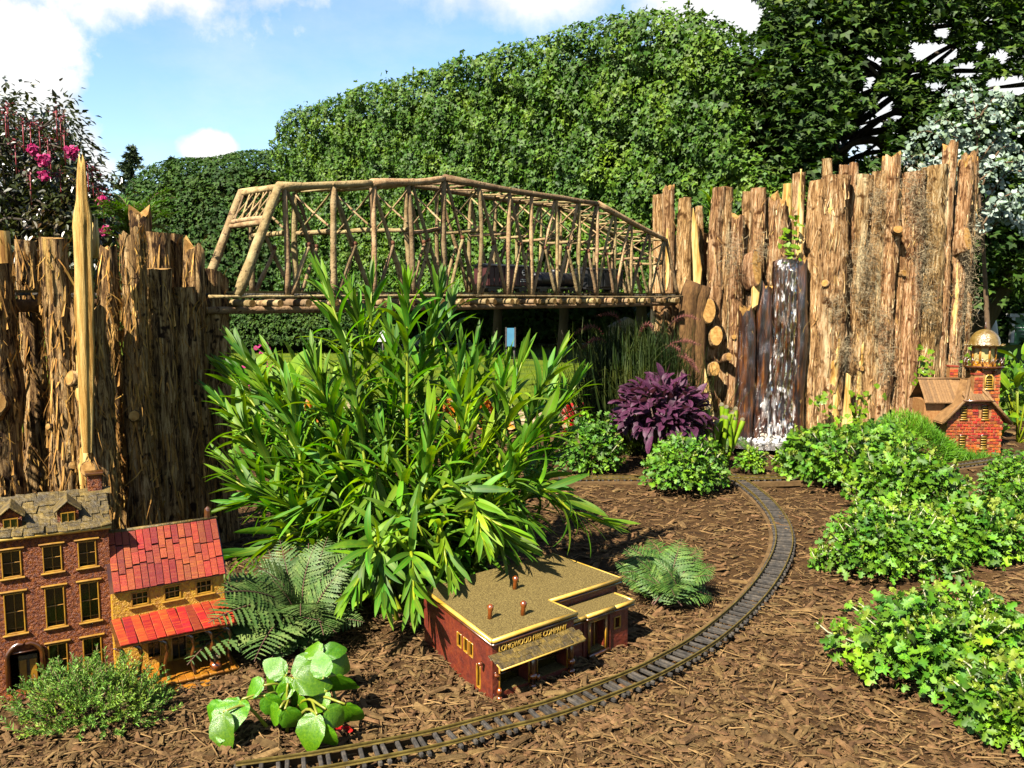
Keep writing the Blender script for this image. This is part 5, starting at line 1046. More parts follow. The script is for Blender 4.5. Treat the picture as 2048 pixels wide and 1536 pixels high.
# --- oleander
def oleander():
    base = gr(830, 1195); t = thing('oleander_shrub', 'tall leafy green oleander shrub in front of the bridge', 'shrub', (base[0], base[1], 0)); org = np.array(t.location)
    TL = [lance(b, .070, 8, .26, tw) for b, tw in ((.15, .1), (.45, -.2), (.9, .15), (1.5, -.3), (.25, .25))]; ML = [tmesh('leaf', T, MAT['ole']) for T in TL]
    tips = [(636, 545, 2.02), (700, 580, 2.08), (745, 560, 2.10), (815, 565, 1.92), (882, 560, 2.12), (905, 600, 2.2), (430, 800, 2.05), (450, 920, 1.98), (1044, 725, 1.88), (1120, 715, 2.0), (1160, 760, 2.05), (470, 690, 2.1), (860, 660, 2.0), (780, 640, 2.05), (952, 690, 2.15), (984, 700, 2.2), (440, 737, 2.12), (539, 712, 2.15), (545, 840, 1.98), (464, 845, 2.0),
            (585, 815, 2.1), (633, 822, 2.0), (540, 990, 1.84), (650, 980, 1.84), (466, 1115, 1.85), (717, 1160, 1.60), (664, 1030, 1.78), (1209, 1045, 1.80), (975, 1098, 1.60), (1020, 1060, 1.66), (700, 770, 1.98), (860, 830, 1.8), (930, 880, 1.85), (760, 870, 1.86), (1010, 930, 1.84), (1090, 960, 1.95),
            (900, 1000, 1.78), (800, 1030, 1.76), (580, 920, 1.95), (700, 930, 1.85), (1130, 880, 2.05), (620, 1090, 1.82), (960, 800, 2.1), (840, 740, 2.05), (690, 690, 2.15), (1150, 1010, 1.92), (880, 1110, 1.70), (500, 930, 1.98), (1080, 860, 1.92),
            (700, 1190, 1.52), (770, 1200, 1.52), (830, 1215, 1.50), (760, 1130, 1.62), (900, 1150, 1.60), (600, 1020, 1.80), (1000, 1010, 1.74), (1060, 1040, 1.76), (560, 770, 2.15), (620, 880, 1.92), (480, 1010, 1.92), (730, 1010, 1.76), (840, 930, 1.80), (950, 950, 1.80), (1100, 790, 2.1), (790, 700, 2.0), (660, 760, 2.05), (1010, 820, 2.0), (510, 870, 2.05), (1040, 1090, 1.70), (590, 1150, 1.80)]
    tips += [(*q, dd) for q, dd in zip([(x_, y_) for x_, y_ in zip(rng.uniform(470, 1130, 18), rng.uniform(700, 1000, 18))], rng.uniform(1.8, 2.1, 18))]
    leaves = []
    st = MB()
    for (px, py, d) in tips:
        tip = at(px, py, d); b = base + np.array([rng.normal(0, .05)+(tip[0]-base[0])*.18, rng.normal(0, .05)+(d-base[1])*.15, 0]); H_ = tip[2]
        mid = b*.45+tip*.55; mid[2] = max(tip[2]*.55, .04)
        if H_ < .25: mid = b*.5+tip*.5; mid[2] = H_+.06
        mid2 = b*.2+tip*.8; mid2[2] = (mid[2]*.35+tip[2]*.65)
        C = spline([b, mid, mid2, tip], 40); L_ = np.linalg.norm(np.diff(C, axis=0), axis=1).sum()
        st.tube(C, np.linspace(.0060, .0022, 40), 7)
        T = unit(np.gradient(C, axis=0)); nw = int(min(L_*.85, .50)/.025); ph = rng.uniform(0, 6.28)
        for k in range(nw):
            f = 1-(k*.025+.002)/L_; i = int(np.clip(f*39, 0, 39)); tg = T[i]; A = unit(np.cross(tg, [.3, .2, 1.])); B = np.cross(tg, A)
            for m in range(3):
                if k > 5 and rng.random() < .20+.018*k: continue
                an = ph + m*2.094 + k*1.047 + rng.normal(0, .18); rad = math.cos(an)*A+math.sin(an)*B
                el_ = np.clip(.14+.075*k+rng.normal(0, .12), .10, 1.45); D = tg*math.cos(el_)+rad*math.sin(el_); ln = rng.uniform(.085, .140)*(.66+.08*min(k, 4.2))*(1.05 if d < 1.95 else 1)*(.82 if d < 1.66 else 1)
                v = 0 if k < 2 else (rng.choice([1, 4, 2]) if k < 4 else rng.choice([1, 2, 2, 3]))
                leaves.append((C[i], D, tg*.9+np.array([0, 0, .5])-.2*rad*0 + rng.normal(0, .12, 3), ln, int(v)))
    st.build('stems', MAT['olestem'], t, world=True)
    P = np.array([q[0] for q in leaves]); dist = P[:, 1]; size = np.array([q[3] for q in leaves])/dist; front = size*(1+.5*(dist < 1.95))
    order = np.argsort(-front); sep_ = set(order[:300].tolist()); mb = MB()
    for v in range(5):
        idx = [i for i in range(len(leaves)) if i not in sep_ and leaves[i][4] == v]
        if idx: mb.inst(TL[v], P[idx]-org, frames([leaves[i][1] for i in idx], [leaves[i][2] for i in idx]), np.array([leaves[i][3] for i in idx]))
    mb.build('leaves', MAT['ole'], t, kind='stuff')
    for i in sep_:
        p, D, N_, ln, v = leaves[i]; part('leaf', ML[v], t, frames(D, N_), p-org, (ln*rng.uniform(.85, 1.1), ln, ln))
    return len(leaves)
oleander()

# --- chrysanthemum mounds
MUML = tmesh('leaf', T_MUM, MAT['mum'])
def mum(px, py, d, rx, h, label, n=1500, sz=.027, nsep=0, tips=40, mat='mum', ry=None, T=T_MUM, name='chrysanthemum_bush'):
    c = at(px, py, d); t = thing(name, label, 'bush', (c[0], d, 0), group='chrysanthemum mounds in the mulch bed' if name.startswith('chry') else None); ry = ry or rx*.85
    n = int(n*1.35); lob = [(rng.normal(0, .45, 2), rng.uniform(.45, .75), rng.uniform(.75, 1.05)) for _ in range(9)]
    v = rdir(n*2, .55); v = v[v[:, 2] > -.25][:n]; n = len(v); dep = 1-.46*rng.random(n)**1.5
    S = np.zeros((n, 3)); 
    for i in range(n):
        (cc, rr, hh) = lob[rng.integers(0, 9)] if rng.random() < .75 else ((0, 0), 1.0, .85)
        S[i] = [cc[0]*.55+v[i, 0]*rr*dep[i], cc[1]*.55+v[i, 1]*rr*dep[i], max(.03, hh*(.28+.72*max(v[i, 2], -.1)*dep[i]))]
    P = S*[rx, ry, h]; Nn = unit(v*.8 + np.array([0, -.2, .4]) + rng.normal(0, .60, (n, 3))); D = unit(np.cross(Nn, rdir(n)) + v*.7 - np.array([0, 0, .25])); sc = sz*.80*rng.uniform(.5, 1.35, n)
    front = np.argsort(-(-P[:, 1] + P[:, 2]*.6 + sc*2)) if nsep else []; sep_ = front[:nsep*2:2] if nsep else []
    keep = np.ones(n, bool); keep[sep_] = False
    mb = MB(); mb.inst(T, P[keep], frames(D[keep], Nn[keep]), sc[keep]); mb.build('leaves', MAT[mat], t, kind='stuff')
    for i in sep_: part('leaf', MUML, t, frames(D[i], Nn[i]), P[i], sc[i]*1.1)
    if tips:
        tips = int(tips*1.5); mb = MB(); ms = MB(); vi = rng.choice(np.where((v[:, 2] > .0))[0], tips)
        for i in vi:
            b = P[i]*[.8, .8, .8]; e = P[i] + unit(v[i]+[0, 0, .6])*sz*rng.uniform(.4, 1.3); C = np.array([b, b*.4+e*.6+rng.normal(0, .004, 3), e]); ms.tube(C, [.0018, .0015, .001], 5)
            k = 6; mb.inst(T, np.repeat(e[None], k, 0)-rng.uniform(0, .010, (k, 1))*unit(v[i]), frames(unit(rdir(k)+v[i]*.7+[0, 0, .4]), rdir(k, .5)), sz*rng.uniform(.35, .65, k))
        mb.build('shoot_tips', MAT['mumtip'], t, kind='stuff'); ms.build('shoots', MAT['mumstem'], t, kind='stuff')
    mb = MB()
    for _ in range(14):
        a = rng.uniform(0, 6.28); mb.tube([(rng.normal(0, .02), rng.normal(0, .02), -.01), (rx*.3*math.cos(a), ry*.3*math.sin(a), h*.4), (rx*.6*math.cos(a), ry*.6*math.sin(a), h*.65)], [.003, .0025, .0015], 6)
    mb.build('stems', MAT['woodstem'], t)
    return t
mum(1368, 950, 2.92, .155, .215, 'round green chrysanthemum mound left of the track crossing', 1500, .027, 60)
mum(1185, 900, 3.20, .135, .24, 'green chrysanthemum mound behind the oleander beside the purple plant', 1000, .030, 20, tips=20)
mum(1640, 920, 3.12, .17, .185, 'chrysanthemum mound in front of the waterfall pool', 1700, .033, 60)
mum(1730, 960, 2.95, .22, .245, 'chrysanthemum mound between the pool mound and the moss hummock', 1900, .033, 80)
mum(1820, 1020, 2.65, .17, .20, 'broad leaved chrysanthemum mound facing the lighthouse track', 1500, .034, 60)
mum(1785, 1120, 2.04, .175, .185, 'fine leaved chrysanthemum mound bulging towards the track curve', 2300, .024, 120, tips=70)
mum(1955, 1130, 2.14, .14, .16, 'coarse leaved chrysanthemum mound with bare mulch on its near side', 1300, .032, 80)
mum(1652, 1115, 2.06, .035, .06, 'tiny pale chrysanthemum sprig at the edge of the mulch by the track curve', 140, .020, 0, tips=16)
mum(1860, 1360, 1.49, .185, .155, 'largest chrysanthemum mound with crisp lobed leaves at the bed corner', 2300, .026, 240, tips=90)
mum(2055, 1420, 1.27, .115, .125, 'pale budded chrysanthemum mound behind the largest one', 1300, .026, 120, tips=70)
mum(2035, 1000, 2.70, .135, .19, 'compact yellow green chrysanthemum mound next to the lighthouse track', 1700, .021, 40, tips=12)
mum(2080, 1120, 2.45, .13, .16, 'small leaved chrysanthemum mound beside the compact yellow green one', 1000, .022, 20, tips=10)
mum(1500, 925, 3.28, .06, .09, 'small ferny chrysanthemum clump at the edge of the pool', 500, .022, 0, tips=6)

# --- purple leaved plant
def purple():
    c = at(1325, 860, 3.28); t = thing('purple_plant', 'metallic purple leaved plant left of the waterfall', 'plant', (c[0], 3.28, 0)); TL = [lance(b, .19, 6, .25, tw) for b, tw in ((.4, .1), (.9, -.1), (1.3, .2))]; ML = [tmesh('leaf', T, MAT['purple']) for T in TL]
    n = 620; v = rdir(n, .35); v[:, 2] = np.abs(v[:, 2])-.15; r = 1-.55*rng.random(n)**1.6; P = v*r[:, None]*[.185, .16, .21]+[0, 0, .19]; P[:, 2] = np.clip(P[:, 2], .02, 1)
    D = unit(v+rng.normal(0, .45, (n, 3))-[0, 0, .25]); Nn = unit(v*.3+np.array([0, -.2, 1.])+rng.normal(0, .3, (n, 3))); sc = rng.uniform(.040, .085, n); w = rng.integers(0, 3, n)
    ok = np.argsort(P[:, 1]-sc*2); sep_ = ok[:260]; rest = ok[260:]
    mb = MB()
    for k in range(3): i = rest[w[rest] == k]; mb.inst(TL[k], P[i], frames(D[i], Nn[i]), sc[i])
    mb.build('leaves', MAT['purple'], t, kind='stuff')
    for i in sep_: part('leaf', ML[w[i]], t, frames(D[i], Nn[i]), P[i], sc[i])
    mb = MB()
    for k in range(16): q = P[rng.integers(0, n)]; mb.tube([(0, 0, -.01), q*.5+[0, 0, .02], q], [.005, .004, .002], 6)
    mb.build('stems', MAT['purple'], t)
purple()
# --- pitcher plant
def pitcher():
    c = gr(1440, 932); t = thing('pitcher_plant', 'cluster of upright yellow green pitcher tubes beside the purple plant', 'plant', (c[0], c[1], 0)); MAT['lid'] = pmat('pitcher_lid', [(.50, .42, .28), (.66, .58, .42)], 30, rough=.6)
    for k in range(22):
        x, y = rng.normal(0, .030), rng.normal(0, .02); h = rng.uniform(.15, .265); lx = rng.normal(0, .02)+x*.6
        P = spline([(x*.6, y*.6, 0), (x+lx*.3, y, h*.5), (x+lx, y, h)], 10); mb = MB(); mb.tube(P, 1.25*np.array([.003, .0035, .004, .0046, .0052, .006, .0068, .0078, .0088, .0082]), 9, False); p = mb.build('pitcher', MAT['pitch'], t)
        mb = MB(); e = P[-1]; mb.inst(T_ROUND, [e+[0, .006, -.002]], frames([[rng.normal(0, .4), -.4, .8]], [[0, -.8, -.3]]), [.020]); mb.build('lid', MAT['lid'], p)
pitcher()

# --- fountain grass with plumes
def fgrass():
    c = at(1265, 800, 3.75); t = thing('fountain_grass', 'dark fountain grass with arching pink plumes under the bridge end', 'grass clump', (c[0], 3.75, 0)); n = 5200; T = [blade(b, .008, 6) for b in (.7, 1.3, 2.0)]
    a = rng.uniform(0, 6.28, n); sp = np.abs(rng.normal(0, .55, n)); D = np.stack([np.sin(sp)*np.cos(a), np.sin(sp)*np.sin(a), np.cos(sp)], 1); Nn = np.stack([-np.cos(a)*.3, -np.sin(a)*.3, 0*a+1], 1) + np.stack([np.cos(a), np.sin(a), 0*a], 1)*-.9
    P = np.stack([rng.normal(0, .07, n), rng.normal(0, .06, n), 0*a], 1); ln = rng.uniform(.32, .64, n); w = rng.integers(0, 3, n); mb = MB()
    for k in range(3): i = w == k; mb.inst(T[k], P[i], frames(D[i], -Nn[i]), ln[i])
    mb.build('blades', MAT['fgrass'], t, kind='stuff')
    org = np.array(t.location)
    for pix in ([(1240, 780), (1232, 700), (1240, 650), (1225, 628), (1190, 632)], [(1215, 800), (1190, 720), (1205, 670), (1180, 652), (1140, 672)], [(1225, 790), (1205, 730), (1215, 690), (1190, 678), (1160, 700)], [(1290, 780), (1300, 720), (1330, 690), (1360, 700), (1385, 730)],
                [(1285, 790), (1320, 740), (1350, 712), (1380, 722), (1398, 745)], [(1250, 800), (1300, 730), (1340, 690), (1370, 682), (1400, 690)], [(1235, 800), (1234, 770), (1235, 745), (1235, 735), (1236, 715)], [(1210, 820), (1200, 790), (1205, 760), (1200, 745), (1196, 735)], [(1270, 780), (1310, 700), (1340, 650), (1370, 632), (1400, 640)], [(1260, 780), (1270, 700), (1285, 655), (1300, 650), (1310, 665)]):
        d = 3.62+rng.normal(0, .06); C = spline([at(x, y, d) for x, y in pix], 40); mb = MB(); mb.tube(C, np.linspace(.0012, .0008, 40), 5); s_ = mb.build('stalk', MAT['fgrass'], t, world=True)
        i0 = 25; T_ = unit(np.gradient(C, axis=0)); mb = MB(); m = 520; i = rng.integers(i0, 40, m); rad = unit(np.cross(T_[i], rdir(m))); env = np.sin(np.clip((i-i0)/(39-i0), 0, 1)*math.pi*.85+.35)
        mb.inst(blade(.3, .05, 2), C[i]-org, frames(rad*.8+T_[i]*.7, T_[i]), .018*env+.004); mb.build('plume', MAT['plume'], s_, kind='stuff')
fgrass()

# --- begonia
def begonia():
    c = gr(600, 1440); t = thing('begonia_plant', 'young begonia with big heart shaped light green leaves by the track', 'plant', (c[0], c[1], 0)); org = np.array(t.location)
    def leafT(seed):
        rg = np.random.default_rng(seed); m = 22; out = []
        for k in range(m):
            a = -math.pi/2 + .25 + (2*math.pi-.5)*k/(m-1); r = .5*(1+.10*math.cos(a-1.9)); x, y = r*math.cos(a)*.92, .42+r*math.sin(a)
            if y > .42: y = .42+(y-.42)*1.25; x *= 1-.45*max(0, (y-.60)/.55)
            out.append((x*(1.12 if x > 0 else .9)*(1+.03*(-1)**k), y))
        O = np.array(out); V = [[0, .06, 0]]; n2 = len(O)
        for s_ in (.4, .75, 1.0):
            for (x, y) in O:
                q = np.array([x, .06+(y-.06)*1.0]); q = np.array([0, .06])+(q-[0, .06])*s_; rad = math.hypot(*(q-[0, .42])); V.append([q[0], q[1], .10*abs(q[0]) - .55*max(0, q[1]-.35)**2 + .018*math.sin(9*math.atan2(q[1]-.06, q[0]))*s_ - .05*max(0, rad-.35)])
        V = np.array(V); F3 = np.array([[0, 1+k, 2+k] for k in range(n2-1)]); F4 = np.array([[1+r*n2+k, 1+(r+1)*n2+k, 2+(r+1)*n2+k, 2+r*n2+k] for r in range(2) for k in range(n2-1)]); uv = np.c_[V[:, 0]+.5, V[:, 1]]
        an = np.arctan2(V[:, 0], V[:, 1]-.05); uv[:, 0] = .5 + .5*np.abs(((an/0.55+.5) % 1)-.5); uv[0] = (.5, 0); return (V, [F3, F4], uv)
    ML = [tmesh('leaf', leafT(s_), MAT['begonia']) for s_ in (1, 2)]
    # tip pixel, joint pixel, height of joint, height of tip, lift of the face
    L_ = [((528, 1394), (572, 1350), .085, .045, .7), ((657, 1362), (585, 1356), .088, .080, .8), ((640, 1328), (648, 1356), .085, .105, .6), ((706, 1390), (670, 1350), .085, .040, .2), ((612, 1500), (634, 1428), .060, .012, .35), ((690, 1444), (652, 1418), .062, .035, .6), ((446, 1496), (446, 1424), .055, .012, .1), ((440, 1462), (484, 1398), .060, .035, .3),
          ((415, 1450), (449, 1408), .055, .020, .2), ((556, 1420), (528, 1392), .065, .040, .6), ((594, 1450), (570, 1418), .050, .020, .3), ((492, 1384), (528, 1370), .075, .060, .7), ((585, 1408), (576, 1366), .080, .040, .2), ((718, 1448), (690, 1408), .055, .015, .2), ((662, 1492), (648, 1450), .045, .010, .1), ((588, 1334), (628, 1314), .075, .065, .7),
          ((618, 1298), (640, 1312), .080, .085, .7), ((678, 1296), (645, 1308), .080, .085, .6), ((700, 1336), (648, 1312), .078, .050, .5), ((556, 1342), (570, 1352), .082, .090, .6), ((598, 1432), (602, 1390), .060, .020, .1), ((640, 1402), (655, 1382), .065, .050, .3), ((534, 1444), (560, 1416), .050, .020, .2), ((560, 1385), (590, 1370), .075, .060, .5)]
    for i, (tp, bp, zb_, zt_, up) in enumerate(L_):
        b = gr(*bp, zb_); e = gr(*tp, zt_); D = e-b; ln = float(np.clip(np.linalg.norm(D)*1.02, .040, .080)); N_ = np.array([rng.normal(0, .2)-.2, -.8, up+.25])
        part('leaf', ML[i % 2], t, frames(D, N_), b-org, (ln*.98, ln, ln))
        root = org + rng.normal(0, .014, 3)*[1, 1, 0]; mb = MB(); mb.tube(spline([root, (root+b)/2+[0, 0, .025], b], 9), np.linspace(.0032, .0018, 9), 7); mb.build('leaf_stalk', MAT['begstem'], t, world=True)
    MAT['redpetal'] = pmat('red_petal', [(.45, .02, .02), (.62, .06, .05)], 30, rough=.5, island=.3, transl=.3, tcol=(1.3, .7, .7)); f = gr(684, 1452, .02)
    mb = MB(); mb.inst(T_OVAL, np.repeat((f-org)[None], 14, 0)+rng.normal(0, .005, (14, 3)), frames(rdir(14), rdir(14)), rng.uniform(.010, .016, 14)); mb.build('flower', MAT['redpetal'], t, label='small red flower under the leaves')
    mb = MB(); mb.tube(spline([org, (org+f)/2+[0, 0, .02], f], 7), .0014, 6); mb.build('flower_stalk', MAT['begstem'], t, world=True)
begonia()

# --- ferns
def frond_mesh(ln_pairs=22, mat='fern', bend=.9, seed=0):
    rg = np.random.default_rng(seed); mb = MB(); n = ln_pairs; p = np.zeros(3); a = -.25; pts = []; dirs = []
    for i in range(n+1): pts.append(p.copy()); dirs.append(a); p = p+np.array([0, math.cos(a), -math.sin(a)])/n; a += bend/n
    Tp = lance(.35, .085, 14, .15, 0, .6); pos = []; R = []; sc = []
    for i in range(2, n):
        t_ = i/n; L_ = .36*math.sin(math.pi*min(1, .10+t_*.90))**.8*(1-.3*t_); tg = np.array([0, math.cos(dirs[i]), -math.sin(dirs[i])]); nn = np.array([0, math.sin(dirs[i]), math.cos(dirs[i])])
        for s_ in (-1, 1): pos.append(pts[i]); d = np.array([s_*.9, 0, 0])+tg*.45-nn*.10+rg.normal(0, .05, 3); R.append(frames(d, nn)); sc.append(L_*rg.uniform(.9, 1.1))
    mb.inst(Tp, pos, np.array(R), np.array(sc)); mb.tube(np.array(pts), np.linspace(.010, .003, n+1), 5, mi=1); return mb.mesh('frond', [MAT[mat], MAT['rachis']])
FM = {m: [frond_mesh(26, m, b, i) for i, b in enumerate((.6, 1.0, 1.5))] for m in ('fern', 'fern2')}
def fern(px, py, label, fr, mat, rnd=0, rl=(.12, .2)):
    c = gr(px, py); t = thing('fern', label, 'fern', (c[0], c[1], 0)); org = np.array(t.location)
    def put(b, e, lift, v):
        D = e-b; D[2] += lift; ln = np.linalg.norm(D); part('frond', FM[mat][v], t, frames(D, [rng.normal(0, .2), -.5, 1.0]), b-org, ln)
    for (x, y, d) in fr: put(org+rng.normal(0, .012, 3)*[1, 1, 0]+[0, 0, .03], at(x, y, d), .05, 1)
    for _ in range(rnd):
        a = rng.uniform(0, 6.28); L_ = rng.uniform(*rl); el_ = rng.uniform(.10, .95); put(org+rng.normal(0, .03, 3)*[1, 1, 0]+[0, 0, .01], org+L_*np.array([math.cos(a)*math.cos(el_), math.sin(a)*math.cos(el_), math.sin(el_)])+[0, 0, .02], .03, rng.integers(0, 3))
    return t
fern(600, 1265, 'grey green painted fern arching over the yellow cottage', [(372, 1310, 1.42), (440, 1230, 1.45), (500, 1310, 1.42), (470, 1190, 1.5), (560, 1120, 1.68), (610, 1130, 1.66), (650, 1110, 1.72), (520, 1150, 1.6), (690, 1130, 1.7), (600, 1230, 1.5), (650, 1270, 1.5), (540, 1290, 1.48)], 'fern', 26, (.12, .20))
fern(590, 1310, 'little green fern at the foot of the painted fern', [], 'fern2', 14, (.04, .07))
fern(1330, 1200, 'green painted fern growing at the right side of the fire station', [(1420, 1180, 1.80), (1400, 1120, 1.9), (1300, 1095, 1.95), (1260, 1120, 1.9), (1350, 1110, 1.95), (1345, 1210, 1.75)], 'fern2', 24, (.07, .13))
fern(1450, 905, 'small pale fern by the pool edge', [], 'fern2', 10, (.07, .11))

# --- low feathery blue green shrub in front of the townhouse
def lowshrub():
    c = gr(185, 1440); t = thing('feathery_shrub', 'low feathery blue green shrub in front of the townhouse', 'shrub', (c[0], c[1], 0)); mb = MB(); ms = MB(); n = 430
    v = rdir(n, .5); v[:, 2] = np.abs(v[:, 2]); P0 = np.zeros(3)
    for i in range(n):
        e = v[i]*np.array([.125, .085, .085])*rng.uniform(.55, 1.08)+[0, 0, .012]; D = unit(v[i]+[0, 0, .5]+rng.normal(0, .35, 3)); L_ = rng.uniform(.022, .042); C = np.array([e-D*L_*.5, e, e+D*L_*.5]); ms.tube(C, .0006, 3)
        m = 30; u = rng.random(m); pos = C[0]+(C[2]-C[0])*u[:, None]; rad = unit(np.cross(np.repeat(D[None], m, 0), rdir(m))); mb.inst(T_NEEDLE, pos, frames(rad*.8+D*.8, rdir(m)), np.stack([0*u+.016, rng.uniform(.006, .012, m)*(1.15-.6*u), 0*u+.01], 1))
    mb.build('needles', MAT['jun'], t, kind='stuff'); ms.build('twigs', MAT['woodstem'], t, kind='stuff')
    mb = MB()
    for k in range(26): e = v[k]*[.11, .075, .07]; mb.tube([(0, 0, -.005), e*.5+[0, 0, .01], e], [.002, .0015, .0008], 5)
    mb.build('branches', MAT['woodstem'], t)
lowshrub()

# --- bright moss hummock by the lighthouse
def hummock():
    c = gr(1830, 918); t = thing('moss_hummock', 'bright green fine leaved moss hummock left of the lighthouse', 'moss', (c[0]-.02, c[1]+.06, 0)); n = 9000; v = rdir(n, .2); v[:, 2] = np.abs(v[:, 2]); lump = 1+.12*np.sin(v[:, 0]*6+1)+.1*np.sin(v[:, 1]*5)
    P = v*lump[:, None]*(1-.25*rng.random(n)**2)[:, None]*[.27, .21, .17]; P[:, 0] += .0; mb = MB(); mb.inst(blade(.5, .05, 2), P-v*.015, frames(v+rng.normal(0, .5, (n, 3))+[0, 0, .4], rdir(n)), rng.uniform(.020, .042, n)); mb.build('blades', MAT['mossg'], t, kind='stuff')
    mb = MB(); u = np.linspace(0, 6.283, 18, endpoint=False); rows = [np.stack([.20*math.cos(p_)*np.cos(u)+.02, .165*math.cos(p_)*np.sin(u), 0*u+.115*math.sin(p_)-.01], 1) for p_ in np.linspace(0, 1.45, 6)]
    V = np.vstack(rows); i = np.arange(5)[:, None]*18; j = np.arange(18)[None]; k = (j+1) % 18; mb.add(V, np.stack([i+j, i+k, i+18+k, i+18+j], -1).reshape(-1, 4)); mb.build('root_mat', MAT['soil'], t)
    t2 = thing('grass_tuft', 'loose green tuft at the foot of the lighthouse wall', 'grass clump', tuple(gr(1925, 920))); n = 1200; a = rng.uniform(0, 6.28, n); mb = MB(); mb.inst(blade(.7, .03, 3), np.stack([rng.normal(0, .075, n), rng.normal(0, .025, n), 0*a], 1), frames(np.stack([np.cos(a)*.6, np.sin(a)*.6, 0*a+1], 1), rdir(n)), rng.uniform(.02, .06, n)); mb.build('blades', MAT['mossg'], t2, kind='stuff')
hummock()

# --- grey moss, ivy and sprigs on the waterfall wall
def tuft(px, py, w, h, n, label):
    c = at(px, py, 3.93); t = thing('hanging_moss', label, 'moss', tuple(c), group='grey moss tufts on the waterfall wall'); mb = MB()
    n = int(n*1.5); P = np.stack([rng.normal(0, w*pxm(3.93), n), rng.normal(-.01, .014, n), rng.normal(0, h*pxm(3.93), n)], 1)
    D = rdir(n); D[:, 2] -= .4; mb.inst(blade(2.4, .018, 5), P, frames(D, rdir(n)), rng.uniform(.02, .055, n)); mb.build('strands', MAT['spmoss'], t, kind='stuff')
for q in ((1752, 400, 10, 22, 260, 'grey moss tuft below the moss hung log top'), (1722, 560, 15, 40, 520, 'large grey moss curtain in the middle of the wall'), (1735, 500, 12, 20, 260, 'grey moss tuft above the large curtain'), (1840, 420, 14, 30, 420, 'grey moss tuft beside the smooth topped log'), (1825, 370, 12, 18, 240, 'grey moss tuft hanging from a log top'), (1845, 520, 12, 26, 300, 'grey moss tuft under the beard'), (1930, 600, 12, 45, 480, 'long grey moss beard at the right end of the wall'),
          (1850, 600, 10, 22, 240, 'grey moss tuft right of the sawn board'), (1690, 700, 10, 18, 220, 'grey moss tuft above the yellow slab'), (1770, 720, 9, 22, 220, 'grey moss tuft low in the middle of the wall'), (1905, 740, 9, 20, 200, 'grey moss tuft above the lighthouse roof'), (1462, 510, 10, 26, 260, 'grey moss tuft on the low mossy log'), (1520, 500, 9, 14, 120, 'grey moss tuft near the waterfall lip'), (1668, 610, 9, 16, 150, 'grey moss tuft right of the waterfall'), (1950, 470, 6, 30, 200, 'grey moss beard below the last log top'), (1760, 640, 10, 20, 200, 'grey moss tuft left of the bare stripe')):
    tuft(*q)
def ivy(label, pix, n, d=3.9, sz=.03, spread=.022):
    P = spline([at(x, y, d) for x, y in pix], 30); t = thing('ivy_vine', label, 'vine', tuple(P[0])); org = P[0]; mb = MB(); mb.tube(P-org, .0022, 6); mb.build('stem', MAT['woodstem'], t); ME = tmesh('leaf', T_IVY, MAT['ivy'])
    for k in range(n): p = P[rng.integers(0, 30)]+rng.normal(0, spread, 3)*[1, .3, 1]+[0, -.015, 0]; part('leaf', ME, t, frames(rdir(1, -.5)[0], [rng.normal(0, .4), -1, .5+rng.normal(0, .3)]), p-org, sz*rng.uniform(.6, 1.2))
ivy('ivy trailing over the waterfall lip', [(1580, 515), (1577, 490), (1574, 465), (1582, 440)], 34, 3.96)
ivy('ivy climbing the wall beside the lighthouse roof', [(1845, 830), (1850, 790), (1838, 760), (1850, 735), (1838, 710)], 60, 3.9)
ivy('small ivy sprig at the right foot of the waterfall', [(1640, 815), (1632, 795), (1645, 800), (1650, 820)], 18, 3.86)
ivy('pale ivy beside the yellow slab', [(1712, 850), (1718, 825), (1714, 800), (1745, 790)], 34, 3.86, .034)
ivy('ivy between the lighthouse tower and the wall end', [(1950, 740), (1948, 715), (1955, 690), (1950, 680)], 40, 3.9)
def sprig(px, py, d, label, n=16, L_=.1):
    c = at(px, py, d); t = thing('leafy_sprig', label, 'plant', tuple(c-[0, 0, .06])); mb = MB(); mb.tube([(0, 0, -.1), (0, 0, .06), (.004, 0, .10)], [.004, .003, .002], 6); mb.build('stem', MAT['olestem'], t); ME = tmesh('leaf', lance(.6, .10, 6, .3), MAT['ole'])
    for k in range(n): a = k*2.4; part('leaf', ME, t, frames([math.cos(a)*.8, math.sin(a)*.8, .8], [0, 0, 1]), (0, 0, .02+.08*k/n), L_*rng.uniform(.6, 1))
sprig(1420, 410, 4.2, 'green leafy sprig growing on top of the log wall')
sprig(1375, 470, 4.3, 'green sprig in the gap behind the bridge end', 14, .09)
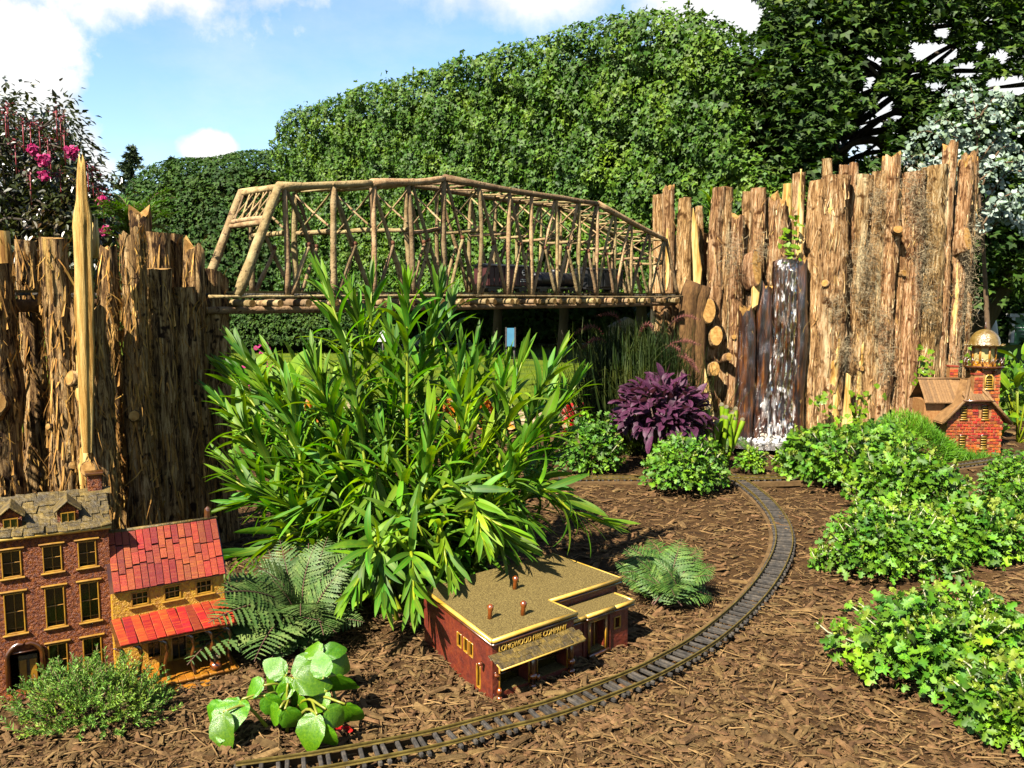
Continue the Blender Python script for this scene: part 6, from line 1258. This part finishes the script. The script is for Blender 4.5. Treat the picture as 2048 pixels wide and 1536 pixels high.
def conifer_top():
    c = at(272, 470, 2.36); t = thing('feathery_conifer', 'feathery bright green conifer top behind the left logs', 'shrub', (c[0], 2.36, 0)); mb = MB(); ms = MB(); H_ = c[2]
    for k in range(46):
        a = rng.uniform(0, 6.28); z0 = H_+rng.uniform(-.03, .05); L_ = rng.uniform(.08, .155); el_ = rng.uniform(-.05, .75); D = np.array([math.cos(a)*math.cos(el_), math.sin(a)*math.cos(el_), math.sin(el_)]); C = spline([(0, 0, z0), np.array([0, 0, z0])+D*L_*.6+[0, 0, .015], np.array([0, 0, z0])+D*L_], 14); ms.tube(C, np.linspace(.002, .0008, 14), 4)
        m = 90; i = rng.integers(2, 14, m); T_ = unit(np.gradient(C, axis=0))[i]; side = unit(np.cross(T_, [0, 0, 1.]))*rng.choice([-1, 1], (m, 1)); mb.inst(T_NEEDLE, C[i], frames(side*.7+T_*.75+rng.normal(0, .12, (m, 3)), np.array([[0, 0, 1.]]*m)), np.stack([np.full(m, .03), rng.uniform(.014, .034, m), np.full(m, .01)], 1))
    mb.build('needles', MAT['coneshrub'], t, kind='stuff'); ms.build('twigs', MAT['woodstem'], t, kind='stuff'); mb = MB(); mb.tube([(0, 0, -.02), (.01, 0, H_*.5), (0, 0, H_+.05)], [.012, .010, .004], 8); mb.build('trunk', MAT['woodstem'], t)
conifer_top()

# ------------------------------------------------------------------ background planting
MAT['hedge'] = pmat('hedge_maple_leaf', [((.030, .082, .008), .30), ((.066, .145, .014), .5), ((.14, .24, .028), .72)], 3, rough=.62, island=.5, hue=.016, transl=.22, spec=.25)
MAT['hedge2'] = pmat('dark_shaded_hedge_leaf', [((.016, .046, .006), .30), ((.032, .076, .009), .5), ((.058, .11, .015), .72)], 3, rough=.7, island=.45, hue=.014, transl=.15, spec=.15)  # dark leaf, darkened further to carry the shade between hedge and maple
MAT['core'] = pmat('hedge_core_shade', [(.006, .010, .003), (.014, .020, .007)], 8, rough=1.0, spec=0)  # near-black solid filling; the shade inside a hedge put into its colour
MAT['maple'] = pmat('maple_leaf', [((.016, .044, .006), .30), ((.038, .084, .011), .5), ((.085, .15, .022), .72)], 2, rough=.62, island=.5, hue=.016, transl=.2, spec=.25)  # leaf colour darkened to carry the shade in the crown
MAT['crape'] = pmat('crape_leaf', [((.014, .026, .008), .32), ((.035, .050, .012), .5), ((.085, .045, .022), .70)], 5, rough=.35, island=.5, transl=.15, spec=.5)
MAT['pink'] = pmat('pink_blossom', [(.50, .05, .17), (.72, .12, .30)], 20, rough=.6, island=.35, transl=.35, tcol=(1.3, .8, 1.0))
MAT['reddark'] = pmat('dark_red_bud', [(.13, .02, .025), (.26, .04, .05)], 20, rough=.6, island=.35)
MAT['euca'] = pmat('silver_eucalyptus_leaf', [(.16, .24, .18), (.32, .41, .34), (.56, .63, .56)], 8, rough=.55, island=.25, transl=.2, tcol=(1, 1.05, .95), spec=.3)
MAT['spruce'] = pmat('spruce_needles', [(.030, .060, .032), (.06, .10, .055)], 6, rough=.7, island=.4)
MAT['trunkbark'] = pmat('grey_tree_bark', [(.035, .026, .018), (.085, .065, .045)], 14, (1, 1, .25), rough=.95, bump=.6, bscale=30)
MAT['stone'] = pmat('pale_field_stone', [(.30, .22, .12), (.46, .37, .23), (.58, .50, .35)], 14, rough=.9, bump=.5, bscale=40, objrand=.25, hue=.015)
MAT['coleus'] = pmat('orange_coleus', [(.36, .09, .015), (.58, .20, .03), (.60, .36, .06)], 14, rough=.5, island=.4, transl=.25, tcol=(1.2, .9, .6))
MAT['hosta'] = pmat('chartreuse_leaf', [(.13, .27, .045), (.20, .34, .08)], 6, rough=.5, island=.2, transl=.3, tcol=(1.3, 1.2, .5), rib=((.24, .40, .12), .06))
MAT['redfl'] = pmat('red_flower', [(.50, .02, .02), (.65, .05, .04)], 20, rough=.6, island=.3, transl=.3, tcol=(1.3, .6, .6))
MAT['white'] = pmat('white_board', [(.70, .70, .68), (.80, .80, .78)], 8, rough=.5)
MAT['blue'] = pmat('blue_board', [(.06, .17, .26), (.09, .23, .33)], 10, rough=.4)
MAT['signgreen'] = pmat('green_panel', [(.05, .16, .12), (.07, .21, .16)], 10, rough=.4)
MAT['blackmetal'] = pmat('black_metal', [(.010, .010, .011), (.02, .02, .02)], 40, rough=.5)
MAT['stucco'] = pmat('pale_stucco', [(.36, .33, .27), (.50, .47, .40)], 10, rough=.9, bump=.3, bscale=40)

def hedge_tall():
    A = np.array([at(556, 592, 12.0)[0], 12.0, 0]); Dv = unit([.72, -.70, 0]); Nf = np.array([-.70, -.72, 0]); Nf = unit(Nf); Lx = 7.7; Z0, Zt = .72, 3.28; TK = 1.7
    t = thing('tall_hedge', 'tall clipped maple hedge with rounded top behind the bridge', 'hedge', tuple(A)); org = A
    ks = np.linspace(0, Lx, 40); Q = A[None]+Dv*ks[:, None]; kx = 1024+FPX*Q[:, 0]/Q[:, 1]          # skyline read from the photograph, turned into heights along the hedge
    ky = np.interp(kx, [556, 572, 600, 650, 800, 1000, 1150, 1250, 1330, 1400, 1435, 1460, 1478], [275, 222, 205, 188, 138, 78, 28, 4, 2, 26, 70, 160, 360]); kz = np.array([at(x_, y_, q_[1])[2] for x_, y_, q_ in zip(kx, ky, Q)])
    def top(s_): return np.interp(s_, ks, kz)
    n = 66000; s_ = rng.random(n)*Lx; u = rng.random(n); zt = top(s_); z = Z0 + (zt-Z0)*u; dep = rng.random(n)**2.0*.30
    rd = .26; over = np.clip((z-(zt-rd))/rd, 0, 1); inset = (1-np.sqrt(np.clip(1-over**2, 0, 1)))*rd
    wav = .03*np.sin(s_*3.1+z*2.2)+.03*np.sin(s_*7.3-z*4.1)+.035*np.sin(z*9.7+s_*3.7)+.05*np.sin(s_*13.1+z*6)*np.sin(z*15-s_*4)
    P = org + Dv*s_[:, None] - Nf*(dep+inset-wav)[:, None]; P[:, 2] = z - over*dep*.5 + rng.normal(0, .012, n)
    Nn = Nf + np.array([0, 0, .55]) + over[:, None]*np.array([0, 0, 1.2]) + rng.normal(0, .70, (n, 3))
    m = 4000; s2 = rng.random(m)*Lx; w2 = rng.random(m)*TK; P2 = org+Dv*s2[:, None]-Nf*(w2+.25)[:, None]; P2[:, 2] = top(s2)+rng.normal(-.02, .03, m); N2 = np.array([0, 0, 1.])+rng.normal(0, .4, (m, 3))
    k = 4000; z3 = Z0+(Zt-.25-Z0)*rng.random(k); P3 = org-Nf*(rng.random(k)*TK)[:, None]+Dv*(rng.random(k)**2*.4)[:, None]; P3[:, 2] = z3; N3 = -Dv+np.array([0, 0, .5])+rng.normal(0, .4, (k, 3))
    P = np.vstack([P, P2, P3]); Nn = np.vstack([Nn, N2, N3]); n = len(P); D = np.cross(Nn, rdir(n))-np.array([0, 0, .45]); mb = MB(); mb.inst(T_MAPLE, P-org, frames(D, Nn), rng.uniform(.030, .064, n))
    q = 40; s4 = rng.random(q)*Lx; P4 = org+Dv*s4[:, None]-Nf*(rng.random(q)*.5)[:, None]; P4[:, 2] = top(s4)+np.abs(rng.normal(0, .045, q)); mb.inst(T_MAPLE, P4-org, frames(rdir(q, .5), rdir(q, .5)), rng.uniform(.04, .07, q))
    mb.build('foliage', MAT['hedge'], t, kind='stuff')
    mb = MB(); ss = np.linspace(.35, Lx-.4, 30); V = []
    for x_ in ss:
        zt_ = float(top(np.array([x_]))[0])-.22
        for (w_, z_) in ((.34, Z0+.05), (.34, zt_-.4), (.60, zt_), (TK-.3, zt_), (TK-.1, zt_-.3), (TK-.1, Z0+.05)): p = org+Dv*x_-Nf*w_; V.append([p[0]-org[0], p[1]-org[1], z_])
    F = [[i*6+j, (i+1)*6+j, (i+1)*6+(j+1) % 6, i*6+(j+1) % 6] for i in range(29) for j in range(6)] + [[5, 4, 3, 2, 1, 0], [29*6+j for j in range(6)]]; mb.add(V, F); mb.build('shade_core', MAT['core'], t)
    for s_ in np.arange(.5, Lx, 1.05):
        p = Dv*s_-Nf*.8; mb = MB(); mb.tube([(p[0], p[1], -.02), (p[0]+.03, p[1], .5), (p[0], p[1], 1.2)], [.06, .055, .05], 10, jit=.05); mb.build('trunk', MAT['trunkbark'], t)
hedge_tall()

def hedge_round(px, d, rx, ry, zt, label, n=16000, mat='hedge2', sz=(.05, .085), T=T_MAPLE, ex=.8):
    c = at(px, 592, d); t = thing('rounded_hedge', label, 'hedge', (c[0], d, 0)); v = rdir(n*2, .1); v = v[(v[:, 1] < .5) & (v[:, 2] > -.35)][:n]; n = len(v); sgn = np.sign(v)*np.abs(v)**ex; sgn = sgn/np.maximum(np.linalg.norm(sgn, axis=1)[:, None], 1e-6)*(np.minimum(1.18, 1/np.maximum(np.abs(sgn).max(1), .8))[:, None] if ex < 1 else 1.0)
    lump = 1+.03*np.sin(v[:, 0]*9)+.03*np.sin(v[:, 2]*8+2); P = sgn*lump[:, None]*(1-.12*rng.random(n)**2)[:, None]*[rx, ry, zt*.62]; P[:, 2] = np.maximum(P[:, 2]+zt*.40, .04); Nn = v+np.array([0, -.1, .5])+rng.normal(0, .45, (n, 3)); D = np.cross(Nn, rdir(n))-[0, 0, .4]
    mb = MB(); mb.inst(T, P, frames(D, Nn), rng.uniform(*sz, n)); mb.build('foliage', MAT[mat], t, kind='stuff')
    mb = MB(); u = np.linspace(0, 6.283, 20, endpoint=False); ph = np.linspace(-1.2, 1.5, 9); V = np.vstack([np.stack([rx*.84*math.cos(p_)**.7*np.cos(u), ry*.84*math.cos(p_)**.7*np.sin(u), 0*u+max(0, zt*.40+zt*.52*math.sin(p_))], 1) for p_ in ph]); i = np.arange(8)[:, None]*20; j = np.arange(20)[None]; k = (j+1) % 20; mb.add(V, [list(q) for q in np.stack([i+j, i+k, i+20+k, i+20+j], -1).reshape(-1, 4)]+[list(range(160, 180))]); mb.build('shade_core', MAT['core'], t)
hedge_round(500, 13.6, 2.35, 1.6, 2.95, 'dark rounded hedge left of the tall hedge', 21000, sz=(.04, .075), ex=1.0)
hedge_round(250, 14.5, 1.6, 1.4, 1.55, 'lower dark hedge shoulder behind the crape myrtle', 9000)
hedge_round(610, 11.0, 1.35, .5, .62, 'low clipped yew hedge seen under the bridge', 9000, sz=(.03, .05))

def tree(name, label, x, y, trunk_h, clumps, mat, n_leaf, sz, T=T_MAPLE, tr=.2, gap=(), spread=.34, flat=.45, limbs=12, cat='tree'):
    t = thing(name, label, cat, (x, y, 0)); org = np.array([x, y, 0]); mb = MB(); mb.tube(spline([(0, 0, -.05), (.05, 0, trunk_h*.5), (-.03, 0, trunk_h)], 10), np.linspace(tr, tr*.6, 10), 12, jit=.05); mb.build('trunk', MAT['trunkbark'], t)
    C = np.array(clumps, float); lm = MB(); idx = rng.choice(len(C), min(limbs*4, len(C)), replace=False)
    for k in idx: e = C[k]-org; b = np.array([0, 0, trunk_h*rng.uniform(.55, 1)]); m_ = b*.5+e*.5+[0, 0, .25]+rng.normal(0, .12, 3); lm.tube(spline([b, m_, e], 12), np.linspace(tr*.28, min(.012, tr*.1), 12), 6)
    lm.build('limbs', MAT['trunkbark'], t)
    n = n_leaf; ci = rng.integers(0, len(C), n); off = np.clip(rng.normal(0, 1, (n, 3)), -1.6, 1.6)*[spread, spread, spread*flat]; P = C[ci]+off
    out = unit(off*[1, 1, .3]+[0, 0, 1e-3]); Nn = np.array([0, -.15, 1.])+.5*out+rng.normal(0, .4, (n, 3)); D = out+rng.normal(0, .5, (n, 3))-[0, 0, .45]
    keep = np.ones(n, bool)
    d = P-CP; dep = d @ CF; px = 1024+FPX*(d @ CR)/dep; py = 768-FPX*(d @ CU)/dep
    for gx, gy, ga, gb in gap: keep &= ((px-gx)/ga)**2+((py-gy)/gb)**2 > 1
    P = P[keep]; mb = MB(); mb.inst(T, P-org, frames(D[keep], Nn[keep]), rng.uniform(*sz, len(P))); mb.build('crown', MAT[mat], t, kind='stuff'); return t
def cl(boxes, d0, d1, n):
    out = []
    for (x0, x1, y0, y1, w) in boxes:
        for _ in range(int(n*w)): out.append(at(rng.uniform(x0, x1), rng.uniform(y0, y1), rng.uniform(d0, d1)))
    return out
G1 = [(1715, 290, 55, 30), (1740, 245, 34, 30), (1745, 135, 22, 30), (1735, 175, 14, 20), (1870, 105, 50, 24), (1930, 140, 30, 18), (1885, 60, 18, 18), (1690, 330, 30, 14), (1870, 170, 28, 12), (1795, 230, 16, 12), (1960, 90, 16, 12), (2015, 170, 50, 22), (2000, 110, 20, 16), (1830, 90, 14, 14), (1590, 140, 16, 12), (1640, 40, 12, 10), (1520, 100, 14, 16), (1500, 30, 30, 40), (1470, 100, 20, 40), (1485, 290, 32, 110), (1445, 20, 50, 50), (1770, 210, 20, 30), (1830, 150, 18, 14), (1905, 190, 24, 14), (1690, 100, 10, 10), (1980, 40, 14, 10)]
tree('maple_tree', 'big dark maple tree overhanging the log wall', 3.05, 8.6, 3.2, cl([(1520, 2180, -420, 40, 1.3), (1500, 1760, -60, 200, .9), (1480, 1680, 130, 420, 1.0), (1760, 2180, 0, 220, .9), (1790, 1960, 180, 340, .45), (1470, 1660, 320, 480, .4)], 7.2, 9.6, 70), 'maple', 46000, (.05, .095), gap=G1, tr=.17)
tree('maple_tree', 'maple tree with bright lower boughs right of the log wall end', 5.0, 9.6, 2.4, cl([(1930, 2260, 380, 560, 1.4), (1900, 2260, 180, 420, .6), (1700, 1960, 240, 380, .12)], 7.6, 10, 60), 'maple', 15000, (.05, .085), gap=G1, tr=.14)
# crooked bough seen against the sky
mb = MB(); mb.tube(spline([at(1785, 330, 8.3), at(1770, 295, 8.3), at(1745, 280, 8.2), at(1700, 290, 8.1), at(1655, 320, 8.0)], 24), np.linspace(.055, .014, 24), 9, jit=.06); mb.tube(spline([at(1790, 700, 8.5), at(1792, 500, 8.4), at(1785, 330, 8.3)], 12), np.linspace(.16, .055, 12), 10); mb.tube([at(1990, 175, 8.3), at(2020, 172, 8.2), at(2080, 165, 8.2)], [.012, .02, .03], 7); mb.tube([at(2080, 165, 8.2), at(2110, 400, 8.3), gr(2110, 760)*[1, 0, 0]+[0, 8.4, 0]], [.03, .07, .1], 8)
tag(mb.build('bare_bough', MAT['trunkbark']), 'dark crooked bare bough against the bright sky above the wall', 'branch')
# trees behind in shade-darkened leaf colour, closing the gap right of the tall hedge
tree('shade_tree', 'dense dark tree filling the shade between hedge and maple', 3.4, 11.5, 2.0, cl([(1380, 1640, 150, 560, 1.2), (1350, 1600, 560, 680, .4)], 10.4, 12, 55), 'hedge2', 14000, (.08, .13), gap=[(1500, 30, 60, 120)], tr=.15, spread=.4, flat=.9)
tree('shade_tree', 'dense dark evergreen beyond the right end of the log wall', 7.3, 13.5, 1.5, cl([(1780, 2200, 380, 640, 1.0)], 12.5, 14.5, 60), 'hedge2', 12000, (.08, .14), tr=.15, spread=.45, flat=.9)
def back_dark(label, px0, px1, py0, d, n):
    c = at((px0+px1)/2, 592, d); hedge_round((px0+px1)/2, d, (px1-px0)/2*pxm(d), .8, at(px0, py0, d)[2], label, n, sz=(.07, .11))
back_dark('dark shrub bank in the shade under the tall hedge', 760, 1330, 560, 12.6, 9000)
back_dark('dark clipped hedge beside the sloping lawn', 1900, 2035, 575, 15.0, 6000)

# --- crape myrtle
def crape():
    cl_ = cl([(-160, 60, 260, 560, 1.2), (60, 190, 380, 560, .9), (-20, 40, 215, 300, .25), (85, 135, 230, 330, .3), (150, 220, 400, 520, .6), (90, 160, 330, 420, .6), (-160, 200, 520, 700, .5)], 4.6, 5.8, 75)
    t = tree('crape_myrtle', 'dark leaved crape myrtle with pink blossom clusters behind the left logs', -3.05, 5.2, .7, cl_, 'crape', 17000, (.03, .055), T_OVAL2, .05, spread=.085, flat=1.2, limbs=80); org = np.array(t.location)
    for (px, py, s_) in ((145, 303, .8), (88, 322, .8), (64, 300, .55), (205, 402, .6), (88, 352, .5), (210, 462, .5)):
        c = at(px, py, 4.5); m = 120; mb = MB(); v = rdir(m)*(rng.random((m, 1))**.4)*.042*s_; mb.inst(T_ROUND, c-org+v, frames(rdir(m), v*30+rdir(m)*.5+[0, -.5, 0]), rng.uniform(.012, .024, m)); mb.build('blossom', MAT['pink'], t, kind='stuff')
    for (px, py) in ((14, 212), (10, 225), (112, 222), (120, 235), (45, 245), (60, 250), (78, 252), (128, 270), (175, 330), (185, 345), (196, 370), (205, 385), (100, 300), (120, 345), (60, 350), (30, 290), (95, 280)):
        c = at(px, py, 4.6); m = 30; mb = MB(); v = rng.normal(0, .018, (m, 3)); mb.inst(T_OVAL, c-org+v, frames(rdir(m), rdir(m)), rng.uniform(.010, .02, m)); mb.tube([c-org-[0, 0, .16], c-org], .003, 5); mb.build('bud_spray', MAT['reddark'], t, kind='stuff')
crape()

# --- silver eucalyptus
def euca():
    b = at(1990, 700, 5.2); t = thing('silver_eucalyptus', 'silver blue eucalyptus with arching sprays of round leaves', 'shrub', (b[0], 5.2, 0)); org = np.array(t.location); mb = MB(); ms = MB()
    BR = [[(1950, 420), (1900, 300), (1850, 262), (1810, 300)], [(1950, 400), (1880, 320), (1830, 310), (1795, 330)], [(1960, 420), (1955, 300), (1950, 220), (1940, 165)], [(1952, 260), (1930, 200), (1910, 190), (1895, 205)], [(1955, 240), (1985, 200), (2010, 195), (2025, 215)], [(1960, 320), (2000, 270), (2040, 255), (2080, 250)], [(1955, 300), (1900, 245), (1880, 240), (1860, 255)],
          [(1960, 380), (2000, 300), (2040, 300), (2080, 330)], [(1960, 420), (2010, 350), (2050, 345), (2090, 370)], [(1965, 450), (2000, 400), (2040, 385), (2080, 400)], [(1960, 440), (1990, 430), (2030, 440), (2070, 470)], [(1960, 330), (1920, 280), (1890, 275), (1860, 295)], [(1970, 470), (1965, 430), (1985, 410), (2010, 420)], [(1950, 430), (1870, 345), (1840, 340), (1810, 355)], [(1980, 380), (1970, 330), (1990, 300), (2020, 290)], [(1960, 400), (1925, 330), (1905, 320), (1880, 330)],
          [(1975, 460), (2000, 440), (2020, 410), (2060, 420)], [(1960, 360), (2000, 330), (2035, 325), (2075, 345)], [(1955, 280), (1970, 235), (1990, 230), (2010, 240)]]
    for pix in BR:
        d = 5.0+rng.normal(0, .16); C = spline([at(x, y, d+.1*i*rng.normal(0, .3)) for i, (x, y) in enumerate(pix)], 44); ms.tube(C-org, np.linspace(.007, .002, 44), 5); T_ = unit(np.gradient(C, axis=0))
        for i in range(6, 44):
            for s_ in (-1, 1, rng.choice([-1, 1])):
                sd = unit(np.cross(T_[i], [0, -1, .3]))*s_; mb.inst(T_ROUND, [C[i]-org+rng.normal(0, .016, 3)], frames([sd+T_[i]*.3+rng.normal(0, .45, 3)], [[rng.normal(0, .8), -.6+rng.normal(0, .6), .7]]), [rng.uniform(.018, .036)*(1.15-.4*i/44)])
    mb.build('leaves', MAT['euca'], t, kind='stuff'); ms.tube(spline([org, at(1970, 560, 5.2), at(1955, 300, 5.05), at(1945, 190, 5.0)], 16)-org, np.linspace(.02, .005, 16), 8); ms.build('branches', MAT['woodstem'], t)
euca()

# --- far spruces
def spruce(px, top, w, d, label):
    c = at(px, top, d); t = thing('spruce_tree', label, 'tree', (c[0], d, 0), group='spruces beyond the hedge'); H_ = c[2]; mb = MB(); mb.tube([(0, 0, -.1), (0, 0, H_)], [.22, .02], 8); mb.build('trunk', MAT['trunkbark'], t); mb = MB(); W_ = w*pxm(d)
    for k in range(260):
        u = rng.random()**.8; z = H_*(1-u*.62); L_ = W_*(u*2.4+.06)*rng.uniform(.45, 1.15); a = rng.uniform(0, 6.28); D = np.array([math.cos(a), math.sin(a), 0]); C = np.array([[0, 0, z], D*L_*.6+[0, 0, z-.10*L_], D*L_+[0, 0, z-.02*L_]]); m = 34; q = rng.random(m); pos = C[0]+(C[1]-C[0])*np.minimum(q*1.6, 1)[:, None]+(C[2]-C[1])*np.clip(q*1.6-1, 0, 1)[:, None]/.6*1.0
        mb.inst(T_NEEDLE, pos, frames(D+rng.normal(0, .6, (m, 3))-[0, 0, .3], rdir(m, 1)), np.stack([np.full(m, .5), rng.uniform(.18, .38, m)*(.5+u*.6), np.full(m, .1)], 1))
    mb.build('crown', MAT['spruce'], t, kind='stuff')
spruce(262, 290, 46, 30, 'full dark spruce rising left of the rounded hedge'); spruce(345, 315, 42, 33, 'spruce half hidden behind the rounded hedge')

# --- stone edging, orange coleus, flowers and signs on the lawn
def edging():
    c = gr(840, 858); t = thing('stone_edging', 'low edging of pale stacked stones at the lawn', 'stone edging', (c[0], c[1], 0)); org = np.array(t.location)
    sm = []
    for k in range(4):
        mb = MB(); n_ = 9; a = np.linspace(0, 6.283, n_, endpoint=False); r = .5*(1+rng.normal(0, .14, n_)); rows = [np.stack([r*f*np.cos(a), r*f*np.sin(a)*.7, 0*a+z_], 1)+rng.normal(0, .03, (n_, 3)) for f, z_ in ((.85, -.25), (1, -.1), (1, .15), (.8, .27))]
        V = np.vstack(rows); i = np.arange(3)[:, None]*n_; j = np.arange(n_)[None]; kk = (j+1) % n_; mb.add(V, [list(q) for q in np.stack([i+j, i+kk, i+n_+kk, i+n_+j], -1).reshape(-1, 4)]+[list(range(n_))[::-1], list(range(3*n_, 4*n_))]); sm.append(mb.mesh('stone', MAT['stone'], False))
    for px in range(440, 1330, 24):
        for row in range(3):
            y = 868-row*7-12*math.sin((px-440)/900*3.1); p = gr(px+rng.uniform(-8, 8), y+rng.uniform(-3, 3)); part('stone', sm[rng.integers(0, 4)], t, rotz(rng.uniform(-.4, .4)), p-org+[0, .03*row, .025+.035*row*rng.random()], (rng.uniform(.06, .12), rng.uniform(.06, .10), rng.uniform(.05, .09)))
edging()
def leafy(name, label, px, py, d, rx, h, mat, n, sz, T, cat='plant', sep=0):
    c = at(px, py, d); t = thing(name, label, cat, (c[0], d, 0)); v = rdir(n, .5); v[:, 2] = np.abs(v[:, 2]); P = v*(1-.5*rng.random((n, 1))**1.5)*[rx, rx*.8, h]+[0, 0, .02]; mb = MB(); Nn = v+rng.normal(0, .4, (n, 3))+[0, -.3, .4]; D = unit(v+rng.normal(0, .5, (n, 3)))
    if sep:
        me = tmesh('leaf', T, MAT[mat])
        for i in range(n): part('leaf', me, t, frames(D[i], Nn[i]), P[i], rng.uniform(*sz))
    else: mb.inst(T, P, frames(D, Nn), rng.uniform(*sz, n)); mb.build('leaves', MAT[mat], t, kind='stuff')
    mb = MB()
    for k in range(8): q = P[rng.integers(0, n)]; mb.tube([(0, 0, -.02), q*.5, q], [.005, .004, .002], 5)
    mb.build('stems', MAT['olestem'], t); return t
leafy('coleus_plant', 'orange coleus behind the oleander stems', 975, 812, 4.35, .11, .13, 'coleus', 150, (.04, .07), T_OVAL)
leafy('coleus_plant', 'orange and yellow coleus beside the stone edging', 890, 815, 4.45, .09, .10, 'coleus', 100, (.04, .07), T_OVAL)
leafy('coleus_plant', 'small orange coleus left behind the oleander', 620, 800, 4.3, .12, .13, 'coleus', 120, (.04, .06), T_OVAL)
leafy('red_flowers', 'scarlet flowers left of the fountain grass', 1155, 800, 4.15, .10, .13, 'redfl', 70, (.02, .04), T_ROUND, 'flowers')
leafy('canna_plant', 'large chartreuse leaved plant seen between oleander stems', 540, 740, 3.6, .20, .36, 'hosta', 40, (.14, .26), lance(.7, .22, 7, .25), sep=1)
leafy('canna_plant', 'yellow green leafy plant beside the lighthouse tower', 2040, 800, 3.95, .09, .42, 'hosta', 22, (.09, .16), lance(.9, .17, 7, .25), sep=1)
leafy('green_bush', 'rounded green bush right of the lighthouse tower', 2035, 770, 4.5, .16, .36, 'mum', 420, (.04, .06), T_OVAL, 'bush')
leafy('pink_flowers', 'pink flower spires behind the chartreuse plant', 520, 690, 4.2, .10, .50, 'pink', 130, (.016, .03), T_ROUND, 'flowers')
leafy('green_bush', 'low green bush along the stone edging', 470, 800, 3.9, .20, .22, 'mum', 500, (.03, .05), T_MUM, 'bush')
leafy('green_bush', 'pale green bush filling behind the oleander foot', 760, 880, 3.6, .30, .20, 'mum', 700, (.03, .05), T_MUM, 'bush')
def sign(px0, px1, py0, py1, d, m, label, legs, tilt=0.0):
    a, b = at(px0, py0, d), at(px1, py1, d); t = thing('lawn_sign', label, 'sign', ((a[0]+b[0])/2, d, 0)); w, h = b[0]-a[0], a[2]-b[2]; zc = (a[2]+b[2])/2
    mb = MB(); mb.box((0, 0, zc), (w, .02, h), rotx(-tilt), ch=.004); bd = mb.build('board', MAT[m], t, False)
    for x_ in legs: mb = MB(); mb.tube([(x_*w, .012, -.02), (x_*w*.9, .012+.0, zc+h*.2)], .010, 6); mb.build('leg', MAT['steel'], t)
    return t, w, h, zc
sign(752, 778, 661, 684, 7.6, 'white', 'small white board sign on the lawn', (0,))
t, w, h, zc = sign(1012, 1030, 656, 694, 6.6, 'blue', 'narrow blue panel on an easel on the lawn', (-.45, .45), .2)
mb = MB()
for x_ in (-.5, .5): mb.box((x_*w, -.0, zc), (.012, .026, h*1.06), rotx(-.2))
mb.build('frame', MAT['steel'], t, False)
# --- far right: kiosk panel, white tank, railing, statue plinth; pale shed by the bridge end
def kiosk():
    d = 12.5; b = at(2045, 700, d); t = thing('notice_board', 'white framed notice board with green panel at the lawn edge', 'notice board', (b[0], d, 0)); s_ = pxm(d); z0 = at(2040, 694, d)[2]; z1 = at(2040, 632, d)[2]
    mb = MB(); W_ = 60*s_; x0 = at(2021, 660, d)[0]-b[0]
    mb.box((x0+.02, 0, (z1)/2), (.05, .06, z1)); mb.box((x0+W_, 0, z1/2), (.05, .06, z1)); mb.box((x0+W_/2, 0, z1+.01), (W_+.1, .10, .05)); mb.box((x0+W_/2, .02, z0-.03), (W_, .05, .12)); mb.build('frame', MAT['white'], t, False)
    mb = MB(); mb.box((x0+W_/2, .025, (z0+z1)/2), (W_-.04, .02, z1-z0)); pn = mb.build('panel', MAT['signgreen'], t, False)
    mb = MB(); 
    for k in range(3): mb.box((x0+.20+.02*k, .012, (z0+z1)/2+.06-.05*k), (.22-.04*k, .004, .012))
    mb.build('lettering', MAT['white'], pn, False)
kiosk()
mb = MB(); P = [at(1968, y, 11.0) for y in (592, 640, 690)]; c = at(1968, 690, 11.0); V = spline([at(1962, 632, 11.), at(1972, 636, 11.), at(1978, 655, 11.), at(1980, 690, 11.)], 12)
mb.tube(V, .10, 12, jit=.02); tag(mb.build('white_cover', MAT['white']), 'white rounded cover behind the wall end', 'cover')
def railing():
    a, b = at(1975, 640, 14), at(2060, 612, 15.5); t = thing('railing', 'black iron railing beside the sloping lawn', 'fence', (a[0], a[1], 0)); A = np.array([a[0], a[1], a[2]]); B_ = np.array([b[0], b[1], b[2]]); mb = MB(); mb.tube([A-t.location, B_-t.location], .02, 6); mb.tube([A-t.location-np.array([0, 0, .22]), B_-np.array(t.location)-[0, 0, .22]], .015, 6); mb.build('rail', MAT['blackmetal'], t)
    for u in np.linspace(0, 1, 9): p = A*(1-u)+B_*u-np.array(t.location); mb = MB(); mb.tube([(p[0], p[1], -.02), p], .012, 6); mb.build('baluster', MAT['blackmetal'], t)
railing()
def statue():
    d = 19.; b = at(2038, 592, d); t = thing('stone_statue', 'weathered stone statue on a plinth beyond the lawn', 'statue', (b[0], d, 0)); s_ = pxm(d); mb = MB(); z = at(2038, 618, d)[2]; mb.box((0, 0, z/2), (.34, .34, z), ch=.02); mb.build('plinth', MAT['stucco'], t, False)
    mb = MB(); mb.tube([(0, 0, z), (0, 0, z+.12), (.02, 0, z+.26), (0, 0, z+.36), (0, 0, z+.42), (.01, 0, z+.47), (.01, 0, z+.53)], [.13, .10, .12, .13, .05, .075, .03], 12, jit=.06); mb.build('figure', MAT['stucco'], t)
statue()
def shed():
    d = 9.0; b = at(1258, 592, d); t = thing('garden_shed', 'pale stucco garden shed in the shade behind the fountain grass', 'shed', (b[0], d, 0)); s_ = pxm(d); z1 = at(1262, 655, d)[2]; W_ = 66*s_
    mb = MB(); mb.box((0, .15, z1/2), (W_, .3, z1)); mb.build('wall', MAT['stucco'], t, False); mb = MB(); mb.prism([(-W_*.55, z1), (W_*.55, z1), (0, z1+W_*.3)], -.04, .34); mb.build('roof', MAT['stucco'], t, False); mb = MB(); mb.box((W_*.15, -.004, z1*.4), (W_*.2, .01, z1*.7)); mb.build('door', MAT['blackmetal'], t, False)
shed()
